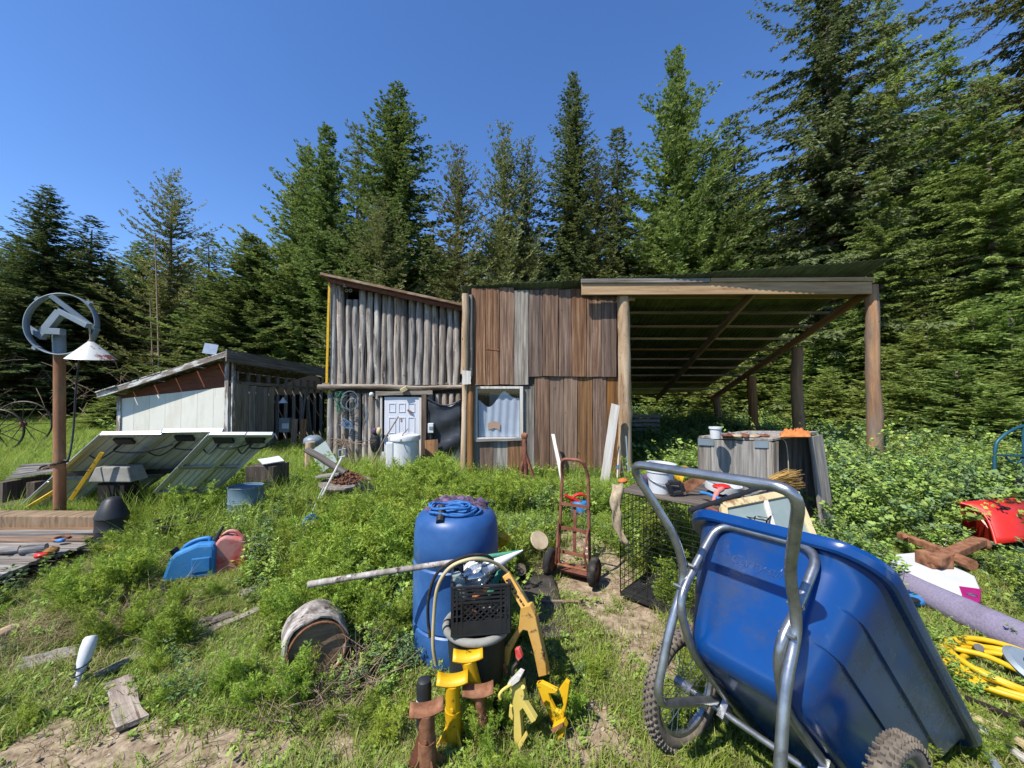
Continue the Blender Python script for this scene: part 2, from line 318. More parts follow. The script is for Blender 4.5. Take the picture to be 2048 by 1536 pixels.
def leafmat(name, dark, light, trans=.3, var=.2, tip=None):
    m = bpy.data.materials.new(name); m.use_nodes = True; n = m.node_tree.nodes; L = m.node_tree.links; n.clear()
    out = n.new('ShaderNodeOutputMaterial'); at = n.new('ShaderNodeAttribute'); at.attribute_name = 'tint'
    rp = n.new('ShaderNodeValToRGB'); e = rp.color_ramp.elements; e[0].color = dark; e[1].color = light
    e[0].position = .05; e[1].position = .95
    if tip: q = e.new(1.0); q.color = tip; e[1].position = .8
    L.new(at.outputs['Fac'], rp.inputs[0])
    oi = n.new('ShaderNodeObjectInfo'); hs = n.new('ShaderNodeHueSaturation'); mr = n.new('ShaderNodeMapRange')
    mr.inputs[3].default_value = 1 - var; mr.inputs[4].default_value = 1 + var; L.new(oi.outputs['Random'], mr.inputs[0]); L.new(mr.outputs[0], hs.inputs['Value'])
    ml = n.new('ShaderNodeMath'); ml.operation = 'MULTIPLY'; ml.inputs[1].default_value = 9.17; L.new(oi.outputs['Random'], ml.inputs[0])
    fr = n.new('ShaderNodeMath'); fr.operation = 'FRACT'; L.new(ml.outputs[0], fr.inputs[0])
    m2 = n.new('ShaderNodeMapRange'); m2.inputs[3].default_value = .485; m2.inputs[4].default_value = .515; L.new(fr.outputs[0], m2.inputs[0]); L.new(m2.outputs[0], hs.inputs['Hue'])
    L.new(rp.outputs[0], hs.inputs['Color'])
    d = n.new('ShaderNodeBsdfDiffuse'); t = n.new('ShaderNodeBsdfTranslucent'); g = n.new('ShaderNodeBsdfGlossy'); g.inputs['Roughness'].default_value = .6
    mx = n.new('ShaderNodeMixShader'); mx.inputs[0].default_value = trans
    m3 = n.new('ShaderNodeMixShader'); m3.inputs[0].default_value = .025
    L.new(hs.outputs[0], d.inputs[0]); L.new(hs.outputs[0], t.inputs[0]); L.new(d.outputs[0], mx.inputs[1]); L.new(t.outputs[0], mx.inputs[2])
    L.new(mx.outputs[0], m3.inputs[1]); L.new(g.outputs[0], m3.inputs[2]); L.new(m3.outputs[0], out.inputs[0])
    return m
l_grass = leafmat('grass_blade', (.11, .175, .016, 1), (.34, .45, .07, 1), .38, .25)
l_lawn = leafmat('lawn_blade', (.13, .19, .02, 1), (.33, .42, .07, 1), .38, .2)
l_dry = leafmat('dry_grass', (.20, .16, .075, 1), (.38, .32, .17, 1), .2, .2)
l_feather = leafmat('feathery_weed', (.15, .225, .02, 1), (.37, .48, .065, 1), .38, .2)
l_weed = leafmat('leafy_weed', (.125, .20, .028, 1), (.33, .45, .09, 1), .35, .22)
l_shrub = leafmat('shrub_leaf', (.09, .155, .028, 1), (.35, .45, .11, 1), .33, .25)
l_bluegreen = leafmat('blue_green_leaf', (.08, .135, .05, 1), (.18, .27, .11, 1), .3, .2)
l_flower = leafmat('white_flower', (.5, .5, .45, 1), (.75, .75, .7, 1), .2, .05)
l_spruce = leafmat('spruce_needles', (.07, .10, .032, 1), (.21, .26, .08, 1), .36, .28)
l_fir = leafmat('fir_needles', (.082, .12, .03, 1), (.24, .31, .08, 1), .36, .28)
l_pine = leafmat('pine_needles', (.105, .122, .036, 1), (.26, .28, .10, 1), .34, .25)
l_douglas = leafmat('douglas_needles', (.08, .10, .034, 1), (.23, .26, .09, 1), .34, .2, None)
l_young = leafmat('young_conifer_needles', (.11, .155, .03, 1), (.31, .385, .09, 1), .38, .3)
# ------------------------------------------------------------------ ground
def vnoise(x, y, seed=0):
    x = np.asarray(x, float); y = np.asarray(y, float)
    xi, yi = np.floor(x), np.floor(y); fx, fy = x - xi, y - yi
    h = lambda a, b: (np.sin(a * 127.1 + b * 311.7 + seed * 74.7) * 43758.5453) % 1.0
    fx, fy = fx * fx * (3 - 2 * fx), fy * fy * (3 - 2 * fy)
    return (h(xi, yi) * (1 - fx) + h(xi + 1, yi) * fx) * (1 - fy) + (h(xi, yi + 1) * (1 - fx) + h(xi + 1, yi + 1) * fx) * fy
def fbm(x, y, seed=0): return .55 * vnoise(x, y, seed) + .3 * vnoise(x * 2.1, y * 2.1, seed + 3) + .15 * vnoise(x * 4.3, y * 4.3, seed + 7)
def gh(x, y):
    x = np.asarray(x, float); y = np.asarray(y, float)
    near = (fbm(x * .8, y * .8, 5) - .5) * .06
    return near + np.clip(y - 18, 0, 60) * .05 + np.clip(np.abs(x) - 16, 0, 60) * .03
DIRT = [tuple(G(*p)[:2]) + (r,) for p, r in [((1150, 1085), .38), ((1180, 1130), .44), ((1215, 1190), .42), ((1255, 1250), .34), ((1290, 1320), .26), ((1110, 1130), .36), ((1080, 1170), .34)]]
SPOTS = [tuple(G(*p)[:2]) + (r,) for p, r in [((60, 1500), .2), ((250, 1500), .2), ((420, 1510), .2), ((540, 1510), .15), ((1210, 1440), .12), ((1160, 1500), .14), ((400, 1330), .1), ((280, 1420), .1), ((1690, 1320), .14), ((110, 1530), .25), ((330, 1530), .25), ((1240, 1480), .15), ((690, 1500), .12), ((700, 1340), .1)]]
def dirt(x, y):
    x = np.asarray(x, float); y = np.asarray(y, float); d = np.full(np.shape(x), -1.0)
    for i in range(4):
        a, b = DIRT[i], DIRT[i + 1]; ax, ay, bx, by = a[0], a[1], b[0], b[1]
        t = np.clip(((x - ax) * (bx - ax) + (y - ay) * (by - ay)) / ((bx - ax) ** 2 + (by - ay) ** 2), 0, 1)
        q = np.hypot(x - ax - t * (bx - ax), y - ay - t * (by - ay)); d = np.maximum(d, 1.5 * (1 - q / (a[2] + t * (b[2] - a[2]))))
    for a in DIRT[5:] + SPOTS: d = np.maximum(d, 1 - np.hypot(x - a[0], y - a[1]) / a[2])
    d = d + (fbm(x * 3, y * 3, 11) - .5) * .9
    near = np.clip((2.5 - y) / .8, 0, 1) * .22
    return np.clip((d + near * (fbm(x * 2.2, y * 2.2, 21) > .5)) * 3 + .4, 0, 1)

def axis(a, b, step, far):
    q = list(np.arange(a, b, step)); s = step; x = b
    while x < far: q.append(x); s *= 1.25; x += s
    q.append(far); s = step; x = a - step; pre = []
    while x > -far: pre.append(x); s *= 1.25; x -= s
    return np.array([-far] + pre[::-1] + q)
gx, gy = axis(-6, 6, .07, 400), axis(.8, 8, .07, 400)
XX, YY = np.meshgrid(gx, gy); ZZ = gh(XX, YY); DD = dirt(XX, YY)
ZZ = ZZ - DD * .012 + DD * (fbm(XX * 9, YY * 9, 3) - .5) * .035
me = bpy.data.meshes.new('ground'); na, nb = XX.shape
ii = (np.arange(na - 1)[:, None] * nb + np.arange(nb - 1)[None, :]).ravel()
fa = np.stack([ii, ii + 1, ii + nb + 1, ii + nb], 1)
me.from_pydata(np.stack([XX.ravel(), YY.ravel(), ZZ.ravel()], 1).tolist(), [], fa.tolist()); me.update()
me.polygons.foreach_set('use_smooth', [True] * len(me.polygons))
at = me.attributes.new('dirt', 'FLOAT', 'POINT'); at.data.foreach_set('value', DD.ravel().astype(np.float32))
m = bpy.data.materials.new('soil_and_moss'); m.use_nodes = True; n = m.node_tree.nodes; L = m.node_tree.links
b = n['Principled BSDF']; b.inputs['Roughness'].default_value = .95; b.inputs['Specular IOR Level'].default_value = .15
tc = n.new('ShaderNodeTexCoord')
def nzr(sc, c0, c1, p0=.35, p1=.68):
    z = n.new('ShaderNodeTexNoise'); z.inputs['Scale'].default_value = sc; z.inputs['Detail'].default_value = 8; z.inputs['Roughness'].default_value = .7
    L.new(tc.outputs['Object'], z.inputs[0]); r = n.new('ShaderNodeValToRGB'); L.new(z.outputs[0], r.inputs[0])
    r.color_ramp.elements[0].color = c0; r.color_ramp.elements[1].color = c1; r.color_ramp.elements[0].position = p0; r.color_ramp.elements[1].position = p1
    return z, r
z1, r1 = nzr(14, C(116, 96, 74), C(208, 188, 160)); z2, r2 = nzr(5, (.03, .045, .012, 1), (.13, .115, .05, 1)); z3, r3 = nzr(45, (0, 0, 0, 1), (1, 1, 1, 1), .6, .66)
mxa = n.new('ShaderNodeMix'); mxa.data_type = 'RGBA'; L.new(r3.outputs[0], mxa.inputs[0]); L.new(r1.outputs[0], mxa.inputs[6]); mxa.inputs[7].default_value = C(222, 208, 182)
ta = n.new('ShaderNodeAttribute'); ta.attribute_name = 'dirt'
mxb = n.new('ShaderNodeMix'); mxb.data_type = 'RGBA'; L.new(ta.outputs['Fac'], mxb.inputs[0]); L.new(r2.outputs[0], mxb.inputs[6]); L.new(mxa.outputs[2], mxb.inputs[7])
L.new(mxb.outputs[2], b.inputs['Base Color'])
bp = n.new('ShaderNodeBump'); bp.inputs['Strength'].default_value = .6; bp.inputs['Distance'].default_value = .02; L.new(z1.outputs[0], bp.inputs['Height']); L.new(bp.outputs[0], b.inputs['Normal'])
me.materials.append(m); o = bpy.data.objects.new('ground', me); col.objects.link(o); o['kind'] = 'structure'; o['label'] = 'grassy yard ground with bare tan soil patches'
def g0(x, y): return float(gh(x, y))

# ------------------------------------------------------------------ log building (behind, left)
YL = 8.3
def L_(px, py, dy=0): return P(px, py, YL + dy)
lb = T('log_building', 'two storey shed clad in vertical grey logs with a white door', 'log building', (-2.5, YL, 0))
topy = lambda px: 566 + (px - 656) * (620 - 566) / 269.0
px = 668.0
while px < 921:
    w = R.choice([12.5, 13.5, 14.5, 15.5]); c = px; r = w * .5 * YL / F * 1.06
    if 690 < c < 719: a, bq = L_(c, 770), L_(c + U(-1, 1), 600)
    else: a, bq = L_(c, 770), L_(c + U(-1.5, 1.5), topy(c) + 2)
    log('log', a, bq, r, r * U(.86, 1.0), m_greylog, lb, knots=R.choice([2, 4, 6]), wob=.03); px += w + .2
for c in list(range(661, 765, 14)) + [758]:              # lower logs, left of the door
    r = U(6.2, 7.6) * YL / F
    log('log', V((L_(c, 800).x, YL + U(-.02, .05), -.1)), L_(c + U(-2, 2), 786), r * 1.05, r * .9, m_greylog, lb, knots=5)
for c in (848, 861, 876, 890, 904, 917):                 # lower logs behind the tarp
    log('log', V((L_(c, 800).x, YL + .03, -.1)), L_(c, 787), .072, .066, m_greylog, lb, knots=3)
log('sill_log', L_(638, 778, -.09), L_(926, 775, -.09), .055, .05, m_greylog, lb, knots=9, wob=.05)
log('sill_log', L_(645, 770, -.02), L_(924, 769, -.02), .045, .045, m_darkplank, lb, knots=4)
plank('lintel', L_(752, 787, -.12), L_(866, 785, -.12), .085, .06, m_greyplank, lb, (0, -1, 0))
mb = MB()                                                # walls behind the logs, sides and back
x0, x1 = L_(660, 700).x, L_(926, 700).x
zl, zr_ = L_(660, topy(660)).z - .05, L_(926, topy(926)).z - .05
def slab(y0, y1, xa, xb, za, zb): return [(xa, y0, -.2), (xb, y0, -.2), (xb, y0, zb), (xa, y0, za), (xa, y1, -.2), (xb, y1, -.2), (xb, y1, zb), (xa, y1, za)]
BF = [(0, 3, 2, 1), (4, 5, 6, 7), (0, 1, 5, 4), (2, 3, 7, 6), (0, 4, 7, 3), (1, 2, 6, 5)]
vx0, vx1 = L_(692, 600).x, L_(717, 600).x; vz = L_(700, 598).z
mb.add(slab(YL + .085, YL + .12, x0, vx0, zl, zl + (zr_ - zl) * (vx0 - x0) / (x1 - x0)), BF)
mb.add(slab(YL + .085, YL + .12, vx0, vx1, vz, vz), BF)
mb.add(slab(YL + .085, YL + .12, vx1, x1, zl + (zr_ - zl) * (vx1 - x0) / (x1 - x0), zr_), BF)
mb.add(slab(12.5, 12.55, x0, x1, zl, zr_), BF)
mb.add(slab(YL + .13, 12.49, x0 + .01, x0 + .05, zl, zl), BF); mb.add(slab(YL + .13, 12.49, x1 - .05, x1 - .01, zr_, zr_), BF)
mb.ob('wall', m_darkplank, lb)
rp_ = [L_(640, 549, -.32), L_(932, 613, -.32)]
dz = V((0, 4.6, -.5))
rf = MB().add([rp_[0], rp_[1], rp_[1] + dz, rp_[0] + dz] + [p + V((0, 0, .05)) for p in (rp_[0], rp_[1], rp_[1] + dz, rp_[0] + dz)], [(0, 1, 2, 3), (4, 7, 6, 5), (0, 4, 5, 1), (2, 6, 7, 3), (0, 3, 7, 4), (1, 5, 6, 2)])
rf.ob('roof', m_roofwood, lb)
plank('fascia_board', L_(657, 561, -.24), L_(926, 619, -.24), .07, .03, m_redboard, lb)
plank('rafter_end', L_(690, 571, -.25), L_(690, 571, .08), .07, .07, m_greyplank, lb, (0, 0, 1))
plank('corner_trim', V((L_(658, 760).x, YL - .1, L_(658, 766).z)), L_(659, 566, -.1), .045, .03, m_yellow, lb)
for px in (693, 701):                                    # pipe ends in the vent hole
    c = L_(px, 581, .02); MB().tube(arc(c, .03, 0, 6.2832 * 15 / 16, 15, (1, 0, 0), (0, 0, 1)), .009, 5, closed=True).ob('pipe_end', m_white, lb)
# door
dx0, dx1 = L_(769, 800, -.1).x, L_(839, 800, -.1).x; dzt = L_(800, 794, -.1).z; dyy = YL - .1
mb = MB(); mb.box(((dx0 + dx1) / 2, dyy + .02, (dzt - .1) / 2), (dx1 - dx0, .04, dzt + .1))
door = mb.ob('door', m_whitepaint, lb, bev=.004)
for cx in (784.5, 804, 823):
    for ya, yb in ((807, 823.5), (835, 866), (876, 915)):
        a, bq = L_(cx - 6, ya, -.1), L_(cx + 6, yb, -.1)
        mb = MB(); w, h = bq.x - a.x, a.z - bq.z; c = (a + bq) / 2
        for sx in (-1, 1): mb.box((c.x + sx * w / 2, dyy - .004, c.z), (.012, .012, h))
        for sz in (-1, 1): mb.box((c.x, dyy - .0045, c.z + sz * h / 2), (w + .014, .013, .012))
        mb.ob('door_panel', m_whitepaint, door)
MB().ball(L_(774, 871, -.14), .026, 10, 6).ob('door_knob', m_wire, door, smooth=80)
mb = MB(); mb.box(L_(802, 840, -.108), (.035, .01, .05)); mb.ob('door_notice', m_peach, door)
mb = MB(); mb.box(L_(802, 839, -.118), (.016, .006, .016)); mb.ob('keypad', m_black, door)
MB().beam(L_(815, 820, -.13), L_(824, 825, -.13), .03, .03).ob('latch', m_redrust, door)
mb = MB()
for px, w in ((766, .035), (843, .05)): mb.box((L_(px, 800).x, YL - .09, (dzt - .1) / 2), (w, .06, dzt + .1))
mb.ob('door_frame', m_whitewood, lb)
plank('door_post', V((L_(850, 900).x, YL - .14, -.05)), L_(849, 788, -.14), .1, .07, m_darkplank, lb)
mb = MB(); mb.box(L_(769, 928, -.2), (.12, .03, .5)); mb.ob('jamb_board', m_whitewood, lb)
# meter box with its dark window, flood lamp
mtr = T('electric_meter', 'pale grey electric meter box beside the black tarp', 'meter', L_(862, 865, -.22))
MB().box(L_(862, 856, -.2), (.115, .09, .2)).ob('casing', m_white, mtr, bev=.01)
MB().box(L_(862, 856, -.25), (.075, .012, .06)).ob('display', m_greypaint, mtr)
MB().tube([L_(862, 864, -.2), L_(862, 880, -.2)], .022, 8).ob('conduit', m_black, mtr)
fl = MB(); fl.box((0, 0, 0), (.15, .07, .09), Euler((.2, -.5, 0)).to_matrix())
fl = tag(fl.ob('flood_lamp', m_cream, None, TM(L_(808, 779, -.2), Matrix.Identity(3)), bev=.01), 'small cream flood lamp tilted above the white door', 'lamp')
yl = T('yard_lamp', 'small round white yard lamp left of the white door', 'lamp', L_(744, 790, -.12))
MB().ball(L_(743, 789, -.16), .05, 12, 8).ob('lamp_shade', m_white, yl, smooth=80)
MB().tube([L_(743, 789, -.14), L_(752, 800, -.05)], .012, 6).ob('bracket', m_wire, yl)
# black tarp
gpt = []
for j in range(15):
    row = []; v = j / 14
    for i in range(17):
        u = i / 16; px_ = 854 + u * 68; top = 795 + 16 * math.sin(math.pi * min(1, u * .9)) - 2 * u; bot = 936 + 4 * math.sin(u * 7)
        px_ += (v ** 1.2) * (1 - u) * 22; q = top + (bot - top) * v
        row.append(L_(px_, q, -.13 + .035 * math.sin(q * .13 + u * 4) * (.4 + v) + .02 * mnoise.noise(V((u * 5, v * 7, 0)))))
    gpt.append(row)
tp = MB().sheet(gpt).ob('tarp', m_tarp, None, smooth=60, thick=.006); tag(tp, 'crumpled black tarp sagging over the log wall right of the door', 'tarp')
pts = [L_(854 + i * 68 / 16, 796 + 16 * math.sin(math.pi * min(1, i / 16 * .9)) - 2 * i / 16, -.15) for i in range(17)]
MB().tube(pts, .018, 6).ob('rolled_hem', m_tarp, tp)

# ------------------------------------------------------------------ plank cabin with open lean-to
ZC = 7.4
def K(px, py, dy=0): return P(px, py, ZC + dy)
pc = T('plank_cabin', 'brown plank cabin with one window and an open lean-to roof on log posts', 'cabin', (1.0, ZC, 0))
zro = lambda Y: 3.83 + .335 * (7.16 - Y)
zw = zro(ZC) - .03
ups = [943, 957, 971, 985, 999, 1028, 1057, 1085, 1100, 1117, 1143, 1173, 1202, 1233]
ups = [943, 971, 999, 1028, 1057, 1085, 1117, 1143, 1173, 1202, 1233]
for i in range(len(ups) - 1):
    a, c = ups[i], ups[i + 1]; bot = 770 if c <= 1057 else 753
    x = K((a + c) / 2, 600).x; w = (c - a) * ZC / F - .012
    plank('plank', K((a + c) / 2, bot + U(-1, 1), -.035 - .012 * (i % 2)), K((a + c) / 2, 578 + U(-3, 3), -.035 - .012 * (i % 2)), w, .028, m_greyplank if i == 3 else m_brownplank, pc)
for i, (a, c) in enumerate([(1043, 1069), (1069, 1099), (1099, 1127), (1127, 1155), (1155, 1185), (1185, 1213), (1213, 1240)]):
    top = 772 if i == 0 else 754
    plank('plank', V((K((a + c) / 2, 900).x, ZC - .004 - .01 * (i % 2), -.08)), K((a + c) / 2, top, -.004 - .01 * (i % 2)), (c - a) * ZC / F - .011, .028, m_greyplank if i == 0 else (m_brownplank if i in (1, 5) else m_tanplank), pc)
for i, (a, c) in enumerate([(930, 958), (958, 986), (986, 1015), (1015, 1045)]):
    plank('plank', V((K((a + c) / 2, 900).x, ZC - .012 - .01 * (i % 2), -.08)), K((a + c) / 2, 880, -.012 - .01 * (i % 2)), (c - a) * ZC / F - .005, .028, m_brownplank if i % 2 else m_greyplank, pc)
# walls behind the planks
mb = MB(); wx0, wx1 = K(934, 700).x, K(1238, 700).x; hx0, hx1, hz0, hz1 = K(951, 800).x, K(1044, 800).x, K(990, 876).z, K(990, 775).z
for xa, xb, za, zb in ((wx0, hx0, -.2, zw), (hx1, wx1, -.2, zw), (hx0, hx1, -.2, hz0), (hx0, hx1, hz1, zw)):
    mb.box(((xa + xb) / 2, ZC + .05, (za + zb) / 2), (xb - xa, .06, zb - za))
mb.add(slab(12.9, 12.96, wx0, wx1, zro(12.9) - .05, zro(12.9) - .05), BF)
for x in (wx0 + .03, wx1 - .03):
    za, zb = zw, zro(12.9) - .05
    mb.add([(x - .025, ZC + .09, -.2), (x + .025, ZC + .09, -.2), (x + .025, 12.89, -.2), (x - .025, 12.89, -.2), (x - .025, ZC + .09, za), (x + .025, ZC + .09, za), (x + .025, 12.89, zb), (x - .025, 12.89, zb)], [(0, 3, 2, 1), (4, 5, 6, 7), (0, 1, 5, 4), (2, 3, 7, 6), (0, 4, 7, 3), (1, 2, 6, 5)])
mb.ob('wall', m_darkplank, pc)
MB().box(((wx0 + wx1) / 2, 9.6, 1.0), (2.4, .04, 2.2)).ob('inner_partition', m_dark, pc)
# left corner logs and right front post
log('corner_post', V((K(928, 960).x, ZC - .12, -.1)), K(931, 748, -.12), .06, .055, m_palelog, pc, knots=5)
log('corner_post', V((K(941, 960).x, ZC - .1, -.1)), K(943, 770, -.1), .075, .07, m_tanplank, pc, knots=4)
log('corner_post', K(929, 748, -.13), K(931, 588, -.13), .07, .062, m_palelog, pc, knots=4)
log('corner_post', K(941, 752, -.08), K(942, 590, -.08), .045, .04, m_greylog, pc, knots=4)
plank('patch_board', K(933, 768, -.22), K(933, 742, -.22), .16, .03, m_whitewood, pc)
PF = 7.3
log('lean_to_post', V((P(1252, 960, PF).x, PF, -.1)), P(1246, 566, PF), .128, .108, m_palelog, pc, knots=22, n=14)
for (x, y), r, mt in (((6.72, 7.27), .112, m_orangelog), ((6.86, 9.4), .125, m_orangelog), ((6.88, 11.2), .12, m_tanplank), ((6.9, 13.15), .115, m_tanplank)):
    log('lean_to_post', (x + .05, y, -.1), (x, y, zro(y) - .25 if y > 7.5 else zro(y) - .04), r * 1.08, r * .94, mt, pc, knots=9, n=14, wob=.04)
# beams, rafters, purlins
def beam(name, a, b, w, h, m, up=(0, 0, 1)):
    a, b = V(a), V(b); q = MB().box((0, 0, (b - a).length / 2), (w, h, (b - a).length)); return q.ob(name, m, pc, TM(a, frame(b - a, up)), bev=.006)
yb = 7.16
beam('front_beam', P(1163, 578, yb), P(1742, 576, yb), .05, .225, m_newwood)
beam('front_beam', P(1180, 580, yb + .35), P(1742, 580, yb + .35), .05, .2, m_newwood)
beam('fascia_board', P(1162, 562, yb - .04), P(1420, 561, yb - .04), .03, .075, m_greyplank); beam('fascia_board', P(1421, 560, yb - .04), P(1748, 558, yb - .05), .03, .07, m_newwood)
beam('support_block', P(1262, 570, yb + .2), P(1262, 602, yb + .2), .12, .08, m_newwood, (0, -1, 0))
for xa, xb in ((6.62, 6.88), (4.5, 5.0), (2.15, 2.2)):
    beam('rafter', (xa, 7.2, zro(7.2) - .19), (xb, 13.5, zro(13.5) - .19), .05, .16, m_tanplank)
for i in range(11):
    y = 7.62 + i * .58
    beam('purlin', (-.9, y, zro(y) - .052), (6.98, y, zro(y) - .052), .1, .05, m_tanplank if i % 3 else m_newwood)
# corrugated sheets
nsh = 12
for i in range(nsh):
    xa, xb = -.98 + i * (7.62 / nsh), -.98 + (i + 1) * (7.62 / nsh) + .04; g = []
    for k in range(25):
        x = xa + (xb - xa) * k / 24; t = (x + .98) / 7.62; yf = 7.34 - .52 * t - U(0, .004); c = .014 * math.cos(k / 24 * 2 * math.pi * 6) + .008 * (i % 2) + .15 * t * t
        g.append([V((x, y, zro(y) + c)) for y in (yf, 8.9, 11.0, 13.75)])
    MB().sheet(g).ob('roof_sheet', m_roof, pc, smooth=80, thick=.004)
# window
win = MB(); fx0, fx1, fz0, fz1 = K(949, 800).x, K(1046, 800).x, K(990, 879).z, K(990, 773).z; cx, cz_ = (fx0 + fx1) / 2, (fz0 + fz1) / 2
for x, w in ((fx0 + .03, .06), (fx1 - .03, .06)): win.box((x, ZC - .035, cz_), (w, .09, fz1 - fz0))
win.box((cx, ZC - .036, fz1 - .022), (fx1 - fx0 - .12, .088, .044)); win.box((cx, ZC - .038, fz0 + .02), (fx1 - fx0 - .12, .1, .04))
wf = win.ob('window', m_cream if False else m_whitewood, pc, bev=.004)
MB().add([(fx0 + .055, ZC - .02, fz0 + .035), (fx1 - .055, ZC - .02, fz0 + .035), (fx1 - .055, ZC - .02, fz1 - .04), (fx0 + .055, ZC - .02, fz1 - .04)], [(0, 1, 2, 3)]).ob('pane', m_glass, wf)
MB().box((fx0 + .022, ZC - .09, cz_), (.03, .02, fz1 - fz0)).ob('frame', m_greypaint, wf)
g = []
for j in range(13):
    v = j / 12; row = []
    for i in range(25):
        u = i / 24; top = 796 + 18 * math.exp(-((u - .25) / .2) ** 2) - 14 * math.exp(-((u - .62) / .15) ** 2); py_ = top + (874 - top) * v
        row.append(K(957 + 82 * u, py_, .022 + .012 * math.sin(u * 34 + v * 2)))
    g.append(row)
MB().sheet(g).ob('curtain', m_curtain, wf, smooth=80)
MB().sheet([[K(976 + 24 * i / 8, 842 + 7 * j + 4 * abs(i / 4 - 1), .006 - .001 * j) for i in range(9)] for j in range(3)]).ob('paper', m_peach, wf)
MB().box((cx, ZC + .4, cz_ + .18), (.4, .02, .4)).ob('poster', m_greypaint, wf)
for x0_, x1_ in ((930, 1046),):
    plank('sill_board', K(x0_, 881, -.07), K(x1_, 878, -.07), .05, .05, m_greyplank, pc, (0, -1, 0))
MB().beam(K(972, 697, -.06), K(998, 700, -.06), .012, .03).ob('bracket', m_rust, pc)
# end of cabin; rail under the lean-to
log('rail', (3.6, 13.35, .78), (6.9, 13.35, .74), .06, .06, m_darkplank, pc, knots=2)
log('rail', (6.98, 9.4, .62), (6.98, 13.2, .72), .055, .055, m_darkplank, pc, knots=2)

# ------------------------------------------------------------------ old shed (far left)
sh = T('old_shed', 'low dilapidated shed with cream siding and a patched mono-pitch roof', 'shed', (-8.5, 10.2, 0))
A, B = V((-7.22, 10.0, 0)), V((-10.42, 10.35, 0)); E2 = V((-6.95, 14.8, 0)); u1 = (B - A).normalized(); u2 = (E2 - A).normalized(); n1 = V((u1.y, -u1.x, 0)); n1 = n1 if n1.y < 0 else -n1; n2 = V((-u2.y, u2.x, 0)); n2 = n2 if n2.x > 0 else -n2
ha, hb, he = 2.62, 1.66, 2.42; Lw = (B - A).length; L2 = (E2 - A).length
for i in range(7):                                       # cream siding panels, each a sheet of its own
    t0, t1 = i / 7 + .001, (i + 1) / 7 - .001; zt_ = lambda t: 1.90 + (1.58 - 1.90) * t
    a, b_ = A + u1 * Lw * t0 + n1 * .012, A + u1 * Lw * t1 + n1 * .012; d_ = n1 * -.02; lo = V((0, 0, -.1))
    q_ = [a + lo, b_ + lo, b_ + V((0, 0, zt_(t1))), a + V((0, 0, zt_(t0)))]
    MB().add(q_ + [p + d_ for p in q_], [(0, 1, 2, 3), (7, 6, 5, 4), (0, 4, 5, 1), (1, 5, 6, 2), (2, 6, 7, 3), (3, 7, 4, 0)]).ob('siding_panel', m_siding, sh)
mb = MB()
mb.add([A + n1 * -.03 + V((0, 0, -.2)), B + n1 * -.03 + V((0, 0, -.2)), B + n1 * -.03 + V((0, 0, hb)), A + n1 * -.03 + V((0, 0, ha - .02)), A + n1 * -.07 + V((0, 0, -.2)), B + n1 * -.07 + V((0, 0, -.2)), B + n1 * -.07 + V((0, 0, hb)), A + n1 * -.07 + V((0, 0, ha - .02))], BF)
mb.ob('gable_wall', m_redboard, sh)
for t in (.02, .985): plank('corner_board', A + u1 * (Lw * t) + n1 * .04 + V((0, 0, -.1)), A + u1 * (Lw * t) + n1 * .04 + V((0, 0, ha + (hb - ha) * t - .05)), .1, .025, m_flaky, sh, n1)
plank('corner_board', A + n2 * .05 + u2 * .04 + V((0, 0, -.1)), A + n2 * .05 + u2 * .04 + V((0, 0, ha)), .1, .03, m_flaky, sh, n2)
for i in range(6):                                       # boards and open studs on the receding side
    t = .03 + i * .055; q = A + u2 * (L2 * t + .1); plank('wall_board', q + V((0, 0, -.1)), q + V((0, 0, 1.98 - .02 * i)), .24, .025, m_greyplank, sh, n2)
for i in range(11):
    t = .06 + i * .085; q = A + u2 * (L2 * t); h_ = ha + (he - ha) * t - .3; plank('stud', q - n2 * .06 + V((0, 0, -.1 if t > .33 else 1.9)), q - n2 * .06 + V((0, 0, h_)), .06, .08, m_greyplank, sh, n2)
for t, dt in ((.62, .07), (.78, -.08)): plank('stud', A + u2 * (L2 * t) + V((0, 0, -.1)), A + u2 * (L2 * (t + dt)) + V((0, 0, 1.9)), .05, .04, m_greyplank, sh, n2)
plank('plate_beam', A - n2 * .0 + V((0, 0, 2.02)), E2 + V((0, 0, 1.86)), .08, .05, m_greyplank, sh, n2)
plank('fascia_board', A + n2 * .16 - u2 * .35 + V((0, 0, ha + .06)), E2 + n2 * .16 + V((0, 0, he + .04)), .3, .035, m_greyplank, sh, n2)
plank('rake_board', A + n1 * .3 + n2 * .16 + V((0, 0, ha + .1)), B + n1 * .3 + u1 * .25 + V((0, 0, hb + .01)), .13, .035, m_flaky, sh, n1)
back = -n1 * 0 + V((.2, 4.8, -.2))
ra, rb = A + n1 * .32 + n2 * .2 + V((0, 0, ha + .15)), B + n1 * .32 + u1 * .3 + V((0, 0, hb + .06))
for i in range(6):
    t0, t1 = i / 6, (i + 1) / 6; a, c = ra.lerp(rb, t0), ra.lerp(rb, t1 - .01); k = V((0, 0, .012 * (i % 2))); d = V((0, 0, .025)); f0 = V((0, U(-.08, .02), 0))
    MB().add([a + f0 + k, c + f0 + k, c + back + k, a + back + k, a + f0 + k + d, c + f0 + k + d, c + back + k + d, a + back + k + d], [(0, 1, 2, 3), (4, 7, 6, 5), (0, 4, 5, 1), (2, 6, 7, 3), (0, 3, 7, 4), (1, 5, 6, 2)]).ob('roof_sheet', m_flaky, sh)
